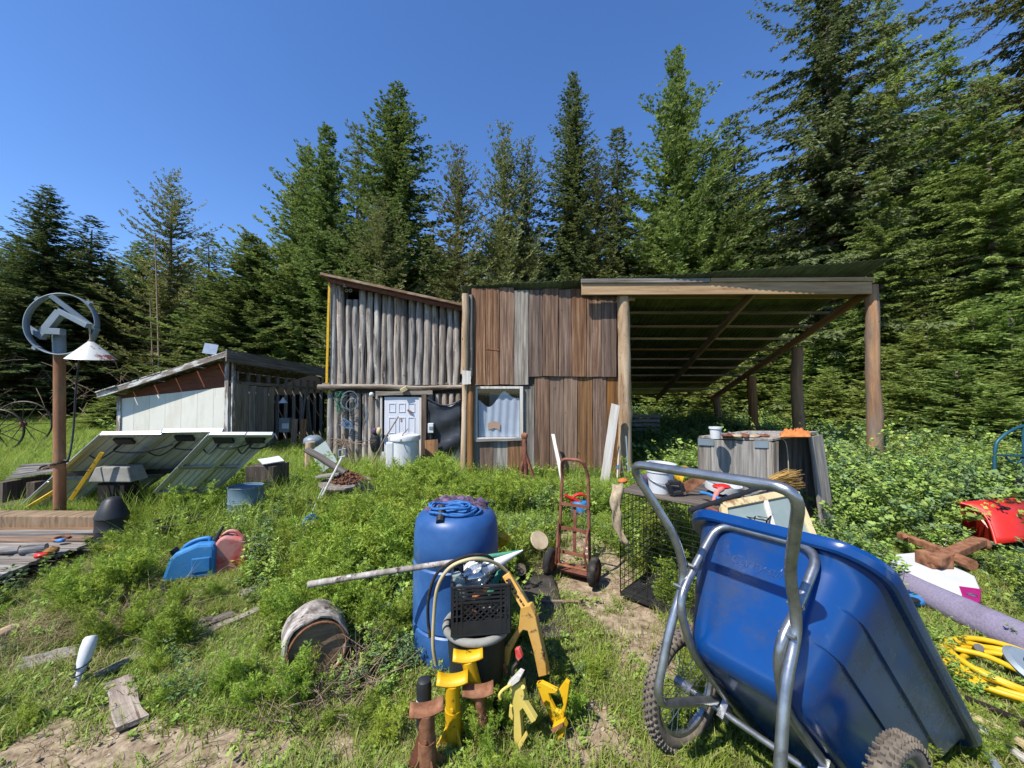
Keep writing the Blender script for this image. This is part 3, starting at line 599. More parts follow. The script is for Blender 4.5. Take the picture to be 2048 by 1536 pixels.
mb = MB(); q = B + back * 1.0; mb.box(((A.x + B.x) / 2, 14.9, 1.2), (3.3, .06, 2.4)); mb.add([B + V((0, .1, -.2)), B + V((.04, .1, -.2)), B + V((.04, 4.5, -.2)), B + V((0, 4.5, -.2)), B + V((0, .1, hb - .05)), B + V((.04, .1, hb - .05)), B + V((.04, 4.5, hb - .25)), B + V((0, 4.5, hb - .25))], [(0, 3, 2, 1), (4, 5, 6, 7), (0, 1, 5, 4), (2, 3, 7, 6), (0, 4, 7, 3), (1, 2, 6, 5)]).ob('back_wall', m_dark, sh)
q = P(421, 698, 9.75); sg = MB(); sg.box((0, 0, 0), (.3, .02, .26), Euler((-.15, .15, .25)).to_matrix()); tag(sg.ob('sheet_offcut', m_alu, None, TM(q, Matrix.Identity(3))), 'small silver sheet standing on the shed roof peak', 'metal sheet')
sb = T('fuse_box', 'small grey box on the open wall of the old shed', 'fuse box', P(571, 850, 11.6)); MB().box(P(571, 850, 11.6), (.3, .16, .42)).ob('casing', m_greypaint, sb, bev=.01); MB().box(P(571, 852, 11.5), (.2, .02, .16)).ob('cover', m_white, sb)
hl = T('hanging_lamp', 'white cone lamp hanging in the opening of the old shed', 'lamp', P(566, 803, 11.4)); MB().lathe([(.02, .16), (.05, .1), (.13, 0)], 14, Matrix.Translation(P(566, 806, 11.4))).ob('lamp_shade', m_white, hl, smooth=50); MB().tube([P(566, 795, 11.4), P(562, 784, 11.4)], .008, 5).ob('cord', m_wire, hl)
for px_, lb_ in ((588, 'brown board leaning inside the shed opening nearest the fuse box'), (606, 'brown board leaning inside the shed opening farther from the fuse box')): tag(plank('board', V((P(px_, 900, 11.5).x, 11.45, 0)), P(px_ + 2, 838, 11.6), .17, .03, m_tanplank), lb_, 'board', 'boards leaning in the shed')
# ------------------------------------------------------------------ lamp post with ring
LP = 4.9
lp = T('lamp_post', 'rusty orange pole carrying a grey steel ring and a hanging cone lamp', 'lamp post', (P(121, 1060, LP).x, LP, 0))
MB().tube([V((P(121, 1060, LP).x, LP, -.2)), P(119, 900, LP), P(119, 702, LP)], [.058, .056, .054], 16).ob('pole', m_pole, lp, smooth=40)
MB().tube([P(119, 708, LP), P(118, 662, LP)], .06, 16).ob('pole_cap', m_greypaint, lp, smooth=40)
rc, rx, ry = P(125, 649, LP - .12), V((.95, .3, -.12)).normalized(), V((.1, .05, 1)).normalized(); rn = rx.cross(ry)
mb = MB(); g = []
for i in range(49):
    a = 2 * math.pi * i / 48; p = rc + rx * (.335 * math.cos(a)) + ry * (.375 * math.sin(a)); g.append([p - rn * .045, p + rn * .045])
mb.sheet(g).ob('ring', m_greypaint, lp, smooth=60, thick=.012)
for a in (.9, 2.4, 4.1, 5.5):
    p = rc + rx * (.35 * math.cos(a)) + ry * (.39 * math.sin(a)); MB().box(p, (.05, .05, .05), Euler((0, -a, 0)).to_matrix()).ob('lug', m_greypaint, lp)
def bar(name, a, b, w, h, m, par): return MB().beam(a, b, w, h).ob(name, m, par, bev=.003)
q = LP - .14
bar('bracket', P(86, 668, q), P(122, 624, q), .07, .09, m_greypaint, lp)
bar('bracket', P(120, 622, q), P(178, 652, q), .07, .06, m_greypaint, lp)
bar('bracket', P(88, 662, q), P(126, 664, q), .07, .075, m_greypaint, lp)
bar('crossbar', P(103, 592, LP - .2), P(196, 662, LP - .02), .05, .05, m_greypaint, lp)
bar('crossbar', P(52, 653, LP - .12), P(88, 676, q), .06, .05, m_greypaint, lp)
sp = P(182, 690, LP - .1)
MB().lathe([(.025, .06), (.04, .045), (.055, .03), (.225, -.15), (.23, -.155), (.22, -.148), (.05, .02)], 28, Matrix.Translation(P(182, 693, LP - .1)) @ Euler((.1, .06, 0)).to_matrix().to_4x4()).ob('lamp_shade', m_shade, lp, smooth=50)
MB().tube([P(182, 685, LP - .1), P(180, 662, LP - .12), P(176, 645, LP - .12)], .01, 6).ob('hanger', m_canvas, lp)
MB().tube([P(140, 712, LP), P(160, 705, LP - .1), P(176, 690, LP - .1)], .012, 6).ob('stay', m_rust, lp)
MB().tube(smoothpath([P(160, 705, LP - .05), P(152, 780, LP), P(147, 860, LP), P(138, 915, LP - .1), P(128, 920, LP - .12)]), .011, 5).ob('cable', m_black, lp)
MB().tube(arc(P(119, 926, LP), .068, 0, 6.283 * 19 / 20, 19, (1, 0, .25), (0, 1, 0)), .014, 5, closed=True).ob('wire_band', m_wire, lp)
# ------------------------------------------------------------------ solar array
def panel(T0, T1, d, label, juncs):
    T0, T1, d = V(T0), V(T1), V(d); u = (T1 - T0); n = u.cross(d).normalized(); n = n if n.z > 0 else -n
    t = T('solar_panel', label, 'solar panel', T0, 'solar panels tilted on the rack')
    w = u.normalized() * .035; e = d.normalized() * .035
    MB().add([T0 + w, T1 - w, T1 + d - w, T0 + d + w] + [p + n * .03 for p in (T0 + w, T1 - w, T1 + d - w, T0 + d + w)], [(0, 1, 2, 3), (4, 7, 6, 5), (0, 4, 5, 1), (2, 6, 7, 3), (0, 3, 7, 4), (1, 5, 6, 2)]).ob('laminate', m_solarback, t)
    for a, b_ in ((T0, T1), (T0 + d, T1 + d), (T0, T0 + d), (T1, T1 + d)): MB().beam(a - n * .01, b_ - n * .01, .04, .05, n).ob('frame_bar', m_alu, t)
    for k in range(1, 5):
        a = T0 + u * k / 5 - n * .003; MB().beam(a + e, a + d - e, .006, .003, n).ob('cell_line', m_greypaint, t)
    if juncs:
        c = T0 + u * .5 + d * .13 - n * .02; MB().beam(c - u.normalized() * .1, c + u.normalized() * .1, .1, .035, n).ob('junction_box', m_black, t)
        MB().tube(smoothpath([c, c + d * .12 - n * .03, c + d * .25 - u * .15 - n * .03 + V((0, 0, -.05)), c + d * .3 - u * .3]), .01, 5).ob('cable', m_black, t)
        MB().tube(smoothpath([c, c + d * .14 - n * .05, c + d * .16 + u * .5 - n * .06, c + u * .9 + d * .06 - n * .02]), .01, 5).ob('cable', m_black, t)
d1 = V((-1.30, .57, -.70)); a0, a1, a2 = P(205, 867, 4.9), P(326, 866, 5.0), P(446, 865, 5.15)
panel(a0, a1, d1, 'leftmost upper solar panel seen from its pale back', True)
panel(a1 + V((.012, 0, .03)), a2 + V((0, 0, .03)), d1, 'second upper solar panel set slightly higher than its left neighbour', True)
panel(a0 + d1 * 1.02, a1 + d1 * 1.02, d1 * .75, 'lowest solar panel reaching the grass behind the lamp post', False)
panel(a1 + d1 * 1.02 + V((.012, 0, .03)), a2 + d1 * 1.02 + V((0, 0, .03)), d1 * .75, 'lower solar panel in shade behind the grey trough', False)
d2 = V((-.56, .25, -.42)); b0, b1, b2 = P(421, 868, 4.6), P(493, 868, 4.66), P(546, 868, 4.72)
panel(b0, b1, d2, 'third solar panel with a bright white left frame edge', True)
panel(b1 + V((.012, 0, 0)), b2, d2, 'rightmost narrow solar panel with brown stains', True)
panel(b0 + d2 * 1.02, b1 + d2 * 1.02, d2 * .85, 'lower right solar panel standing above the grey blue drum', False); panel(b1 + d2 * 1.02 + V((.012, 0, 0)), b2 + d2 * 1.02, d2 * .85, 'lower solar panel right behind the grey blue drum', False)
rk = T('panel_rack', 'timber and rail rack propping up the tilted solar panels', 'rack', (-4.6, 5.2, 0), None)
bar('rail', a0 + d1 * .72 + V((.05, -.03, -.08)), a2 + d1 * .72 + V((.1, 0, -.08)), .05, .06, m_wire, rk)
bar('brace', P(205, 905, 4.95), P(142, 1000, 4.8), .05, .04, m_yellow, rk)
for px_, py_ in ():
    c = P(px_, py_, 5.25); bar('leg', (c.x, c.y, -.1), c + V((.12, 0, .12)), .05, .05, m_darkplank, rk)
tag(plank('yellow_board', G(22, 1036, .03), P(107, 984, 5.1), .13, .04, m_yellow, None, (0, -.6, 1)), 'splintered yellow board lying below the lowest solar panel', 'board')
# drums and trough below the panels
def steel_drum(name, c, r, h, m, label, top=True):
    t = T(name, label, 'drum', c); c = V(c); pr = [(r * .98, -.05)]
    for k in (.0, .33, .66, 1): pr += [(r, h * k - .012), (r * 1.035, h * k), (r, h * k + .012)]
    MB().lathe(pr[:-1] + [(r * 1.02, h), (r * .97, h - .004), (r * .96, h - .02), (0, h - .02)], 28, Matrix.Translation(c)).ob('shell', m, t, smooth=30); return t
c = P(492, 985, 5.0); steel_drum('steel_drum', (c.x, c.y, 0), .195, .56, m_bluedrum, 'grey blue steel drum standing under the right solar panels')
c = P(224, 1040, 4.35); cx_ = c.x
t = steel_drum('black_drum', (cx_, 4.35, 0), .14, .38, m_black, 'black drum with a cone lid in the grass below the panels')
MB().lathe([(.148, .38), (.14, .41), (.075, .56), (.04, .59), (0, .595)], 24, Matrix.Translation((cx_, 4.35, 0))).ob('lid', m_black, t, smooth=50)
t = T('grey_trough', 'grey tapered trough resting under the tilted panels', 'trough', P(240, 950, 5.15))
c = P(238, 945, 5.15); g = [[c + V((s * (.42 if k else .34), e, z)) for s in (-1, 1)] for k, e, z in ((0, -.2, .11), (1, -.24, -.11))]
MB().add([c + V((-.2, -.11, .09)), c + V((.21, -.11, .09)), c + V((.21, .11, .09)), c + V((-.2, .11, .09)), c + V((-.27, -.13, -.10)), c + V((.28, -.13, -.10)), c + V((.28, .13, -.10)), c + V((-.27, .13, -.10))], [(0, 1, 2, 3), (4, 7, 6, 5), (0, 4, 5, 1), (2, 6, 7, 3), (0, 3, 7, 4), (1, 5, 6, 2)]).ob('shell', m_concrete, t, bev=.015)
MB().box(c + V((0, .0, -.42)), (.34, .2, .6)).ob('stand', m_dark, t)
tag(plank('white_sheet', P(520, 924, 5.7), P(562, 917, 5.9), .28, .012, m_white, None, (0, -.2, 1)), 'white sheet lying on the junk right of the solar panels', 'sheet')
MB_ = MB().box(P(536, 950, 5.85) - V((0, 0, .05)), (.4, .4, .42)); tag(MB_.ob('junk_box', m_darkplank), 'dark wooden box under the white sheet', 'box')
# pallet with planks behind the pole
t = T('pallet', 'low pallet loaded with grey planks behind the lamp post', 'pallet', G(70, 985))
for k in range(5):
    a, b_ = P(24 + k * 6, 955 - k * 6, 5.9 + .16 * k), P(128 + k * 8, 938 - k * 3, 6.0 + .16 * k); plank('plank', a, b_, .15, .03, m_greyplank, t, (0, 0, 1))
for px_ in (48, 108): MB().box(P(px_, 968, 6.1) - V((0, 0, .06)), (.12, .6, .3)).ob('bearer', m_darkplank, t)
t = T('iron_fitting', 'rusty iron fitting lying on the planks behind the lamp post', 'fitting', P(90, 935, 6.1)); MB().tube(arc(P(88, 936, 6.1), .07, 0, 5.9, 14, (1, 0, 0), (0, .6, .5)), .018, 6, closed=True).ob('loop', m_wire, t); MB().beam(P(88, 938, 6.1), P(118, 930, 6.15), .05, .04).ob('arm', m_rust, t)
# hay rake wheels
def rake_wheel(x, y, r, label):
    t = T('rake_wheel', label, 'wheel', (x, y, 0), 'old hay rake wheels'); c = V((x, y, r + .02)); ex, ey = V((.96, .28, 0)), V((0, 0, 1))
    MB().tube(arc(c, r, 0, 6.283 * 39 / 40, 39, ex, ey), .026, 6, closed=True).ob('rim', m_wire, t); MB().ball(c, .1, 10, 6).ob('hub', m_rust, t)
    for k in range(12):
        a = k * math.pi / 6; MB().tube([c, c + ex * r * math.cos(a) + ey * r * math.sin(a)], .012, 4).ob('spoke', m_wire, t)
c = P(46, 850, 12.5); rake_wheel(c.x, 12.5, .72, 'full spoked rusty hay rake wheel at the meadow edge')
c = P(-8, 850, 11.2); rake_wheel(c.x, 11.2, .62, 'spoked rusty hay rake wheel half out of view at the left')
c = P(160, 892, 11.5); tag(MB().ball((0, 0, .06), (.16, .1, .08), 10, 6, .15).ob('stone', m_canvas, None, TM((c.x, c.y, 0), Matrix.Identity(3)), smooth=80), 'pale stone in the meadow right of the lamp post', 'stone')
# ------------------------------------------------------------------ stacked boards and big timber (left edge)
bs = T('board_stack', 'low stack of weathered grey boards in the grass at the left', 'board stack', (-5.2, 3.9, 0))
for lay, z in ((0, .05), (1, .105), (2, .16)):
    for k in range(8 if lay == 2 else 4):
        y = 3.38 + (.165 * k if lay == 2 else .38 * k); xe = -4.25 - .42 * (y - 3.35) / 1.3 + U(-.06, .04) - (.03 if lay < 2 else 0)
        plank('board', (xe - 2.6, y + U(-.05, .05) + .08, z), (xe + U(-.12, .05), y + U(-.02, .02), z + U(0, .035)), .138 if lay == 2 else .1, .028, R.choice([m_greyplank, m_greyplank, m_whitewood, m_tanplank]) if lay == 2 else m_darkplank, bs, (0, 0, 1), rough=.014)
for x in (-4.75, -5.6): MB().box((x, 3.95, -.02), (.1, 1.3, .07)).ob('bearer', m_darkplank, bs)
bt = MB().box((0, 0, 1.4), (.22, .165, 2.8)); tag(bt.ob('timber', m_bullwood, None, TM((-4.72, 4.62, .245), frame((-1, .02, 0), (0, 0, 1))), bev=.012), 'thick square weathered timber on top of the board stack', 'timber')
for i, (px_, py_, L_n, r, lab) in enumerate([(40, 1098, .42, .04, 'short bleached branch piece on the board stack'), (92, 1095, .3, .045, 'stubby grey log piece beside the branch on the board stack')]):
    a = G(px_ - 50, py_ + 6, .21); tag(log('branch', a, G(px_, py_, .21), r, r * .9, m_greylog, None, knots=3), lab, 'branch')
for px_, py_, mt, sz, lab, nm in [(120, 1085, m_jugblue, (.05, .03, .02), 'small blue scrap on the board stack', 'plastic_scrap'), (104, 1104, m_tanplank, (.06, .05, .03), 'small brown block on the board stack', 'wood_block'), (82, 1115, m_red, (.06, .04, .025), 'small red rag on the front boards of the stack', 'rag')]:
    c = G(px_, py_, .2); tag(MB().ball((0, 0, .02), sz, 9, 6, .22).ob(nm, mt, None, TM(c, Matrix.Identity(3)), smooth=70), lab, nm.replace('_', ' '))
tag(MB().tube([G(60, 1098, .2), G(112, 1107, .2)], .012, 6).ob('iron_rod', m_wire), 'thin dark iron rod lying on the board stack', 'rod')
tag(MB().tube(arc(G(122, 1076, .2), .06, 0, 5.6, 12, (1, 0, 0), (0, 1, 0)), .013, 5).ob('iron_ring', m_rust), 'small rusty open ring on the back of the board stack', 'ring')
# ------------------------------------------------------------------ jugs, bin, small left things
def prismM(c, yaw, lean=0): return TM(c, Euler((math.pi / 2 + lean, 0, yaw)).to_matrix())
bj = T('blue_jug', 'faded blue plastic fuel jug standing in the weeds', 'fuel jug', G(385, 1150))
c = G(386, 1152); yw = .35; ax, ay = V((math.cos(yw), math.sin(yw), 0)), V((-math.sin(yw), math.cos(yw), 0))
pr = [(-.21, 0), (.20, 0), (.205, .26), (.19, .315), (.06, .325), (-.11, .26), (-.155, .21), (-.2, .05)]
Mj = Matrix((ax, V((0, 0, 1)), -ay)).transposed(); Mj = TM(c, Mj)
MB().prism(pr, .2, Mj).ob('body', m_jugblue, bj, bev=.028)
hd = [Mj @ V(p) for p in ((.13, .315, 0), (.12, .345, 0), (.02, .335, 0), (-.06, .29, 0), (-.065, .26, 0))]
MB().tube(smoothpath(hd), .02, 8).ob('handle', m_jugblue, bj, smooth=60)
MB().tube([Mj @ V((-.13, .235, 0)), Mj @ V((-.16, .275, 0))], .035, 12).ob('cap', m_black, bj)
MB().tube([Mj @ V((.17, .31, 0)), Mj @ V((.195, .36, 0)), Mj @ V((.235, .44, 0))], [.028, .018, .012], 10).ob('spout', m_black, bj)
MB().prism([(.02, .06), (.17, .06), (.17, .2), (.02, .2)], .215, Mj).ob('side_panel', m_jugblue, bj, bev=.01)
rj = T('red_jug', 'sun bleached red plastic fuel jug right of the blue jug', 'fuel jug', G(455, 1138))
c = G(452, 1140); yw = .5; ax, ay = V((math.cos(yw), math.sin(yw), 0)), V((-math.sin(yw), math.cos(yw), 0)); Mr = TM(c, Matrix((ax, V((0, 0, 1)), -ay)).transposed())
MB().prism([(-.12, 0), (.17, 0), (.185, .22), (.14, .30), (.0, .355), (-.05, .335), (-.145, .19), (-.145, .03)], .19, Mr).ob('body', m_jugred, rj, bev=.024)
MB().prism([(-.132, .1), (-.1, .12), (-.1, .15), (-.132, .14)], .06, Mr).ob('grip_hole', m_dark, rj)
MB().tube(smoothpath([Mr @ V(p) for p in ((.13, .30, 0), (.08, .36, 0), (.02, .375, 0), (-.03, .34, 0))]), .018, 8).ob('handle', m_jugred, rj, smooth=60)
MB().box(Mr @ V((-.02, .345, 0)), (.05, .035, .02)).ob('vent', m_redrust, rj)
bb = T('black_bin', 'black plastic tub with a raised rim sunk in the weeds', 'tub', G(350, 1085)); c = G(352, 1090)
MB().lathe([(.16, 0), (.22, .26), (.235, .265), (.235, .285), (.21, .285), (.15, .04), (0, .03)], 24, Matrix.Translation(c)).ob('shell', m_black, bb, smooth=40)
t = T('blue_mesh_scrubber', 'ball of frayed blue netting hanging on a weed stem', 'net ball', P(622, 1040, 4.4)); c = P(622, 1040, 4.4)
for i in range(26):
    d = V((U(-1, 1), U(-1, 1), U(-1, 1))).normalized(); e = d.orthogonal().normalized(); MB().tube(arc(c + V((0, 0, -.02)), .085 * U(.75, 1.1), U(0, 6), U(7, 10), 12, d, e), .006, 4).ob('strand', m_jugblue, t)
MB().tube([c + V((0, 0, .06)), c + V((.05, .02, .2)), c + V((.12, .05, .36))], .006, 5).ob('string', m_white, t)
c = P(222, 1097, 3.95); tag(MB().ball((0, 0, 0), (.07, .05, .035), 12, 6, .2).ob('red_scrap', m_jugred, None, TM(c, Euler((.2, .3, 0)).to_matrix()), smooth=70), 'faded red plastic scrap lifted on dry stalks right of the boards', 'scrap')
tag(log('log_piece', G(-40, 1300, .06), G(30, 1258, .07), .055, .05, m_palelog, None, knots=2), 'short split log lying at the left edge', 'log')
for (x0, y0, x1, y1, w, mt, lab) in [(40, 1330, 165, 1300, .15, m_greyplank, 'grey board end on the ground left of the white bat shape'), (232, 1362, 264, 1445, .115, m_greylog, 'cracked grey board pointing to the camera in the bare patch'), (195, 1350, 330, 1290, .07, m_greyplank, 'narrow grey board half covered by grass'), (420, 1262, 520, 1218, .07, m_greyplank, 'pale upper board of the pair by the hollow log'), (330, 1275, 470, 1228, .1, m_darkplank, 'dark rotten board behind the pale board'), (478, 1190, 528, 1172, .1, m_greyplank, 'short weathered board behind the hollow log'), (270, 1290, 420, 1240, .08, m_darkplank, 'long dark board half buried in grass')]:
    tag(plank('board', G(x0, y0, .024), G(x1, y1, .024), w, .026, mt, None, (0, 0, 1), rough=.008), lab, 'board')
wb = T('white_baluster', 'white tapered turned post tied with a dark string, leaning on a board', 'turned post', G(150, 1385))
a, b_ = G(147, 1388, .0), P(183, 1272, 2.42); d = (b_ - a); Mw = TM(a, frame(d, (0, -1, 0))); L0 = d.length
MB().lathe([(0, -.01), (.012, 0), (.015, .03), (.010, .05), (.013, .075), (.02, .12), (.032, L0 * .55), (.037, L0 * .8), (.034, L0 * .95), (.025, L0), (0, L0 + .004)], 20, Mw).ob('shaft', m_white, wb, smooth=40)
for k in (.36, .5): MB().tube(arc(Mw @ V((0, 0, L0 * k)), .028 + .012 * k, 0, 6.283 * 15 / 16, 15, (1, 0, .2), V((0, 1, .2))), .005, 4, closed=True).ob('string', m_black, wb)
# hollow log
hl = T('hollow_log', 'hollow grey log section with a rusty hoop in its open end', 'hollow log', G(610, 1330))
c0 = G(640, 1345, 0); ax = V((.46, -.80, .0)).normalized(); ax = V((.50, -.85, .09)).normalized(); r = .205; r = .186; cen = P(634, 1285, 2.40); cen.z = r + .005
Mh = TM(cen, frame(ax, (0, 0, 1)))
pr = [(r, -.30)] + [(r * (1 + .02 * math.sin(k)), -.30 + .30 * k / 6) for k in range(1, 7)] + [(r * .93, .0), (r * .88, -.05), (r * .8, -.1), (0, -.1)]
q = MB().lathe(pr, 30, Mh); off = V((3, 1, 2))
q.v = [p + (p - cen).normalized() * .02 * mnoise.noise(p * 11 + off) for p in q.v]; q.ob('bark_shell', m_greylog, hl, smooth=70)
MB().tube(arc(Mh @ V((.004, -.004, .008)), r * .86, 0, 6.283 * 35 / 36, 35, Mh.to_3x3() @ V((1, 0, 0)), Mh.to_3x3() @ V((0, 1, 0))), .006, 6, closed=True).ob('hoop', m_rust, hl)
MB().lathe([(0, -.035), (r * .85, -.035)], 24, Mh).ob('end_board', m_bullwood, hl)
tw = MB()
for i in range(240):
    c = V((cen.x + U(-.15, .35), cen.y + U(-.36, -.1), 0)) if i < 130 else V((cen.x + U(.05, .4), cen.y + U(-.25, .25), U(0, .1)))
    d = V((U(-1, 1), U(-1, 1), U(.05, .7))).normalized() * U(.12, .32); tw.tube([c, c + d * .5 + V((U(-.03, .03), U(-.03, .03), .01)), c + d], [.0035, .0028, .0012], 3, cap=False)
tag(tw.ob('dry_twigs', m_dry), 'tangle of dry grey twigs at the mouth of the hollow log', 'twigs', None, 'stuff')
# ------------------------------------------------------------------ junk along the log wall
t = T('green_net', 'tangle of green netting hanging on the lower log wall', 'net', L_(680, 800, -.12))
for i in range(22):
    c = L_(678 + U(-6, 8), 788 + U(0, 32), -.12); MB().tube(smoothpath([c + V((U(-.06, .06), U(-.02, .02), U(-.1, .1))) for _ in range(4)], 3), .006, 4).ob('strand', m_green_net, t)
t = T('wire_coil', 'large loose loops of grey wire hanging on the log wall', 'wire coil', L_(700, 810, -.12))
for k in range(7): MB().tube(arc(L_(698 + U(-3, 6), 803 + U(-5, 12), -.13 - .01 * k), U(.11, .2), 0, 6.283 * 23 / 24, 23, (1, 0, U(-.2, .2)), (0, .1, U(.9, 1.5))), .006, 4, closed=True).ob('loop', m_wire if k % 2 else m_greypaint, t)
t = T('blue_hangers', 'bunch of blue plastic hangers on a nail in the log wall', 'hangers', L_(690, 850, -.15))
for k in range(4):
    c = L_(688 + 3 * k, 836 + 2 * k, -.14 - .015 * k); MB().tube([c, c + V((-.1, 0, -.14)), c + V((.12, 0, -.16)), c], .009, 5).ob('hanger', m_jugblue if k % 2 else m_greypaint, t)
t = T('hanging_bag', 'dark bag and cream gloves hanging left of the white door', 'bag', L_(752, 860, -.16))
MB().ball(L_(750, 885, -.15), (.1, .06, .2), 10, 8, .15).ob('pouch', m_black, t, smooth=70); MB().ball(L_(748, 862, -.17), (.07, .05, .06), 10, 6, .15).ob('cloth', m_purplecloth, t, smooth=70); MB().ball(L_(758, 862, -.2), (.05, .04, .07), 10, 6, .2).ob('glove', m_cream, t, smooth=70)
t = T('white_tank', 'white round water tank standing in front of the door', 'tank', (P(809, 930, 7.6).x, 7.6, 0)); cx_ = P(809, 930, 7.6).x; zt = P(809, 870, 7.6).z
MB().lathe([(.27, -.1), (.275, zt - .1), (.30, zt - .09), (.305, zt - .03), (.29, zt), (.12, zt + .03), (0, zt + .035)], 32, Matrix.Translation((cx_, 7.6, 0))).ob('shell', m_white, t, smooth=35)
MB().box((cx_ - .22, 7.5, zt / 2 - .05), (.14, .3, zt - .12)).ob('panel', m_white, t, bev=.02)
tag(MB().tube([P(742, 932, 7.3), P(769, 878, 7.35), P(797, 833, 7.45)], .014, 6).ob('stick', m_dry), 'long thin stick leaning up against the white door', 'stick')
tag(MB().tube([P(800, 884, 7.25), P(806, 868, 7.4), P(816, 858, 7.55)], .009, 6).ob('thin_stick', m_dry), 'short thin stick on top of the white tank', 'stick')
tag(plank('board', V((P(863, 930, 7.9).x, 7.9, 0)), P(863, 879, 8.05), .27, .02, m_tanplank), 'brown board leaning below the electric meter', 'board')
for px0, py0, px1, py1, lab in [(713, 920, 686, 868, 'dark slanting stick against the lower log wall'), (666, 915, 690, 872, 'second slanting stick crossing the dark one')]:
    a = P(px0, py0, 7.7); tag(plank('stake', (a.x, 7.7, a.z - .2), P(px1, py1, 8.05), .05, .03, m_darkplank), lab, 'stick')
bw = MB()
for i in range(9):
    a = P(690 + U(-30, 40), 925, 7.6 + U(-.2, .2)); bw.tube(smoothpath([a, a + V((U(-.15, .15), 0, .25)), a + V((U(-.35, .35), U(-.1, .1), .45)), a + V((U(-.5, .5), 0, .35))], 4), .006, 4)
tag(bw.ob('bent_wires', m_dry), 'bent bare wires and canes sticking out of the grass by the log wall', 'canes', None, 'stuff')
# stump table with a heap of cones
st = T('spool_table', 'round grey board table standing in tall grass by the log wall', 'table', G(692, 1020)); c = P(692, 962, 5.8); zt = c.z
MB().lathe([(0, zt - .045), (.36, zt - .045), (.37, zt - .02), (.36, zt), (0, zt)], 22, TM((c.x, 5.8, 0), Euler((.05, .03, 0)).to_matrix())).ob('top', m_greyplank, st, smooth=30)
MB().lathe([(.17, -.1), (.16, zt - .05)], 14, Matrix.Translation((c.x, 5.8, 0))).ob('pedestal', m_bark, st, smooth=40)
plank('board', P(636, 953, 5.75), P(682, 946, 5.75), .16, .03, m_greyplank, st, (0, 0, 1))
hp = MB()
for i in range(260):
    a, q = U(0, 6.28), math.sqrt(R.random()); z = zt + .16 * (1 - q) * U(.3, 1); hp.box((c.x + .03 + .24 * q * math.cos(a), 5.8 + .22 * q * math.sin(a), z + .01), (U(.02, .05), U(.02, .04), U(.01, .03)), Euler((U(0, 3), U(0, 3), U(0, 3))).to_matrix())
tag(hp.ob('bark_heap', m_chips), 'heap of reddish bark chips on the round table', 'bark heap', None, 'stuff')
sv = T('shovel', 'old shovel with a grey handle grip leaning on the round table', 'shovel', P(655, 985, 5.3)); a, b_ = P(640, 1000, 5.2), P(684, 915, 5.4)
MB().tube([a, b_], .016, 8).ob('shaft', m_whitewood, sv); MB().tube([b_ + V((-.04, 0, .0)), b_ + V((-.045, 0, .1)), b_ + V((.05, 0, .12)), b_ + V((.05, 0, .02)), b_ + V((-.04, 0, 0))], .014, 6).ob('grip', m_greypaint, sv); MB().box(a - V((.05, 0, .12)), (.2, .03, .28)).ob('blade', m_rust, sv)
tag(plank('board', P(612, 898, 5.9), P(690, 946, 5.75), .1, .03, m_darkplank, None, (0, -.5, 1)), 'dark plank sloping down onto the round table', 'plank')
tag(plank('glass_sheet', P(660, 935, 6.6), P(636, 893, 6.8), .3, .012, m_frosted, None, (0, -1, .3)), 'pale glass sheet leaning behind the round table', 'glass sheet')
a = P(619, 925, 7.0); tag(log('stump_post', (a.x, 7, -.05), P(621, 884, 7.0), .09, .08, m_palelog, None, knots=2), 'short pale post standing left of the glass sheet', 'post')
c = P(627, 882, 7.9); tag(MB().ball((0, 0, 0), (.2, .2, .12), 12, 8, .08).ob('plastic_bundle', m_greypaint, None, TM(c, Matrix.Identity(3)), smooth=70), 'pale blue plastic bundle behind the short post', 'bundle')
MB_ = MB().box((0, 0, .15), (.5, .4, .3)); c = P(740, 985, 5.7); tag(MB_.ob('black_crate', m_black, None, TM((c.x, 5.7, 0.12), Euler((0, .25, .2)).to_matrix()), bev=.01), 'tipped black crate in the grass right of the round table', 'crate')
def fillet(pts, rad, n=6):
    pts = [V(p) for p in pts]; out = [pts[0]]
    for i in range(1, len(pts) - 1):
        a, p, b_ = pts[i - 1], pts[i], pts[i + 1]; u, v = (a - p), (b_ - p); r = min(rad, u.length * .48, v.length * .48); s, e = p + u.normalized() * r, p + v.normalized() * r
        for k in range(n + 1):
            t = k / n; out.append(s * (1 - t) ** 2 + p * 2 * t * (1 - t) + e * t * t)
    out.append(pts[-1]); return out
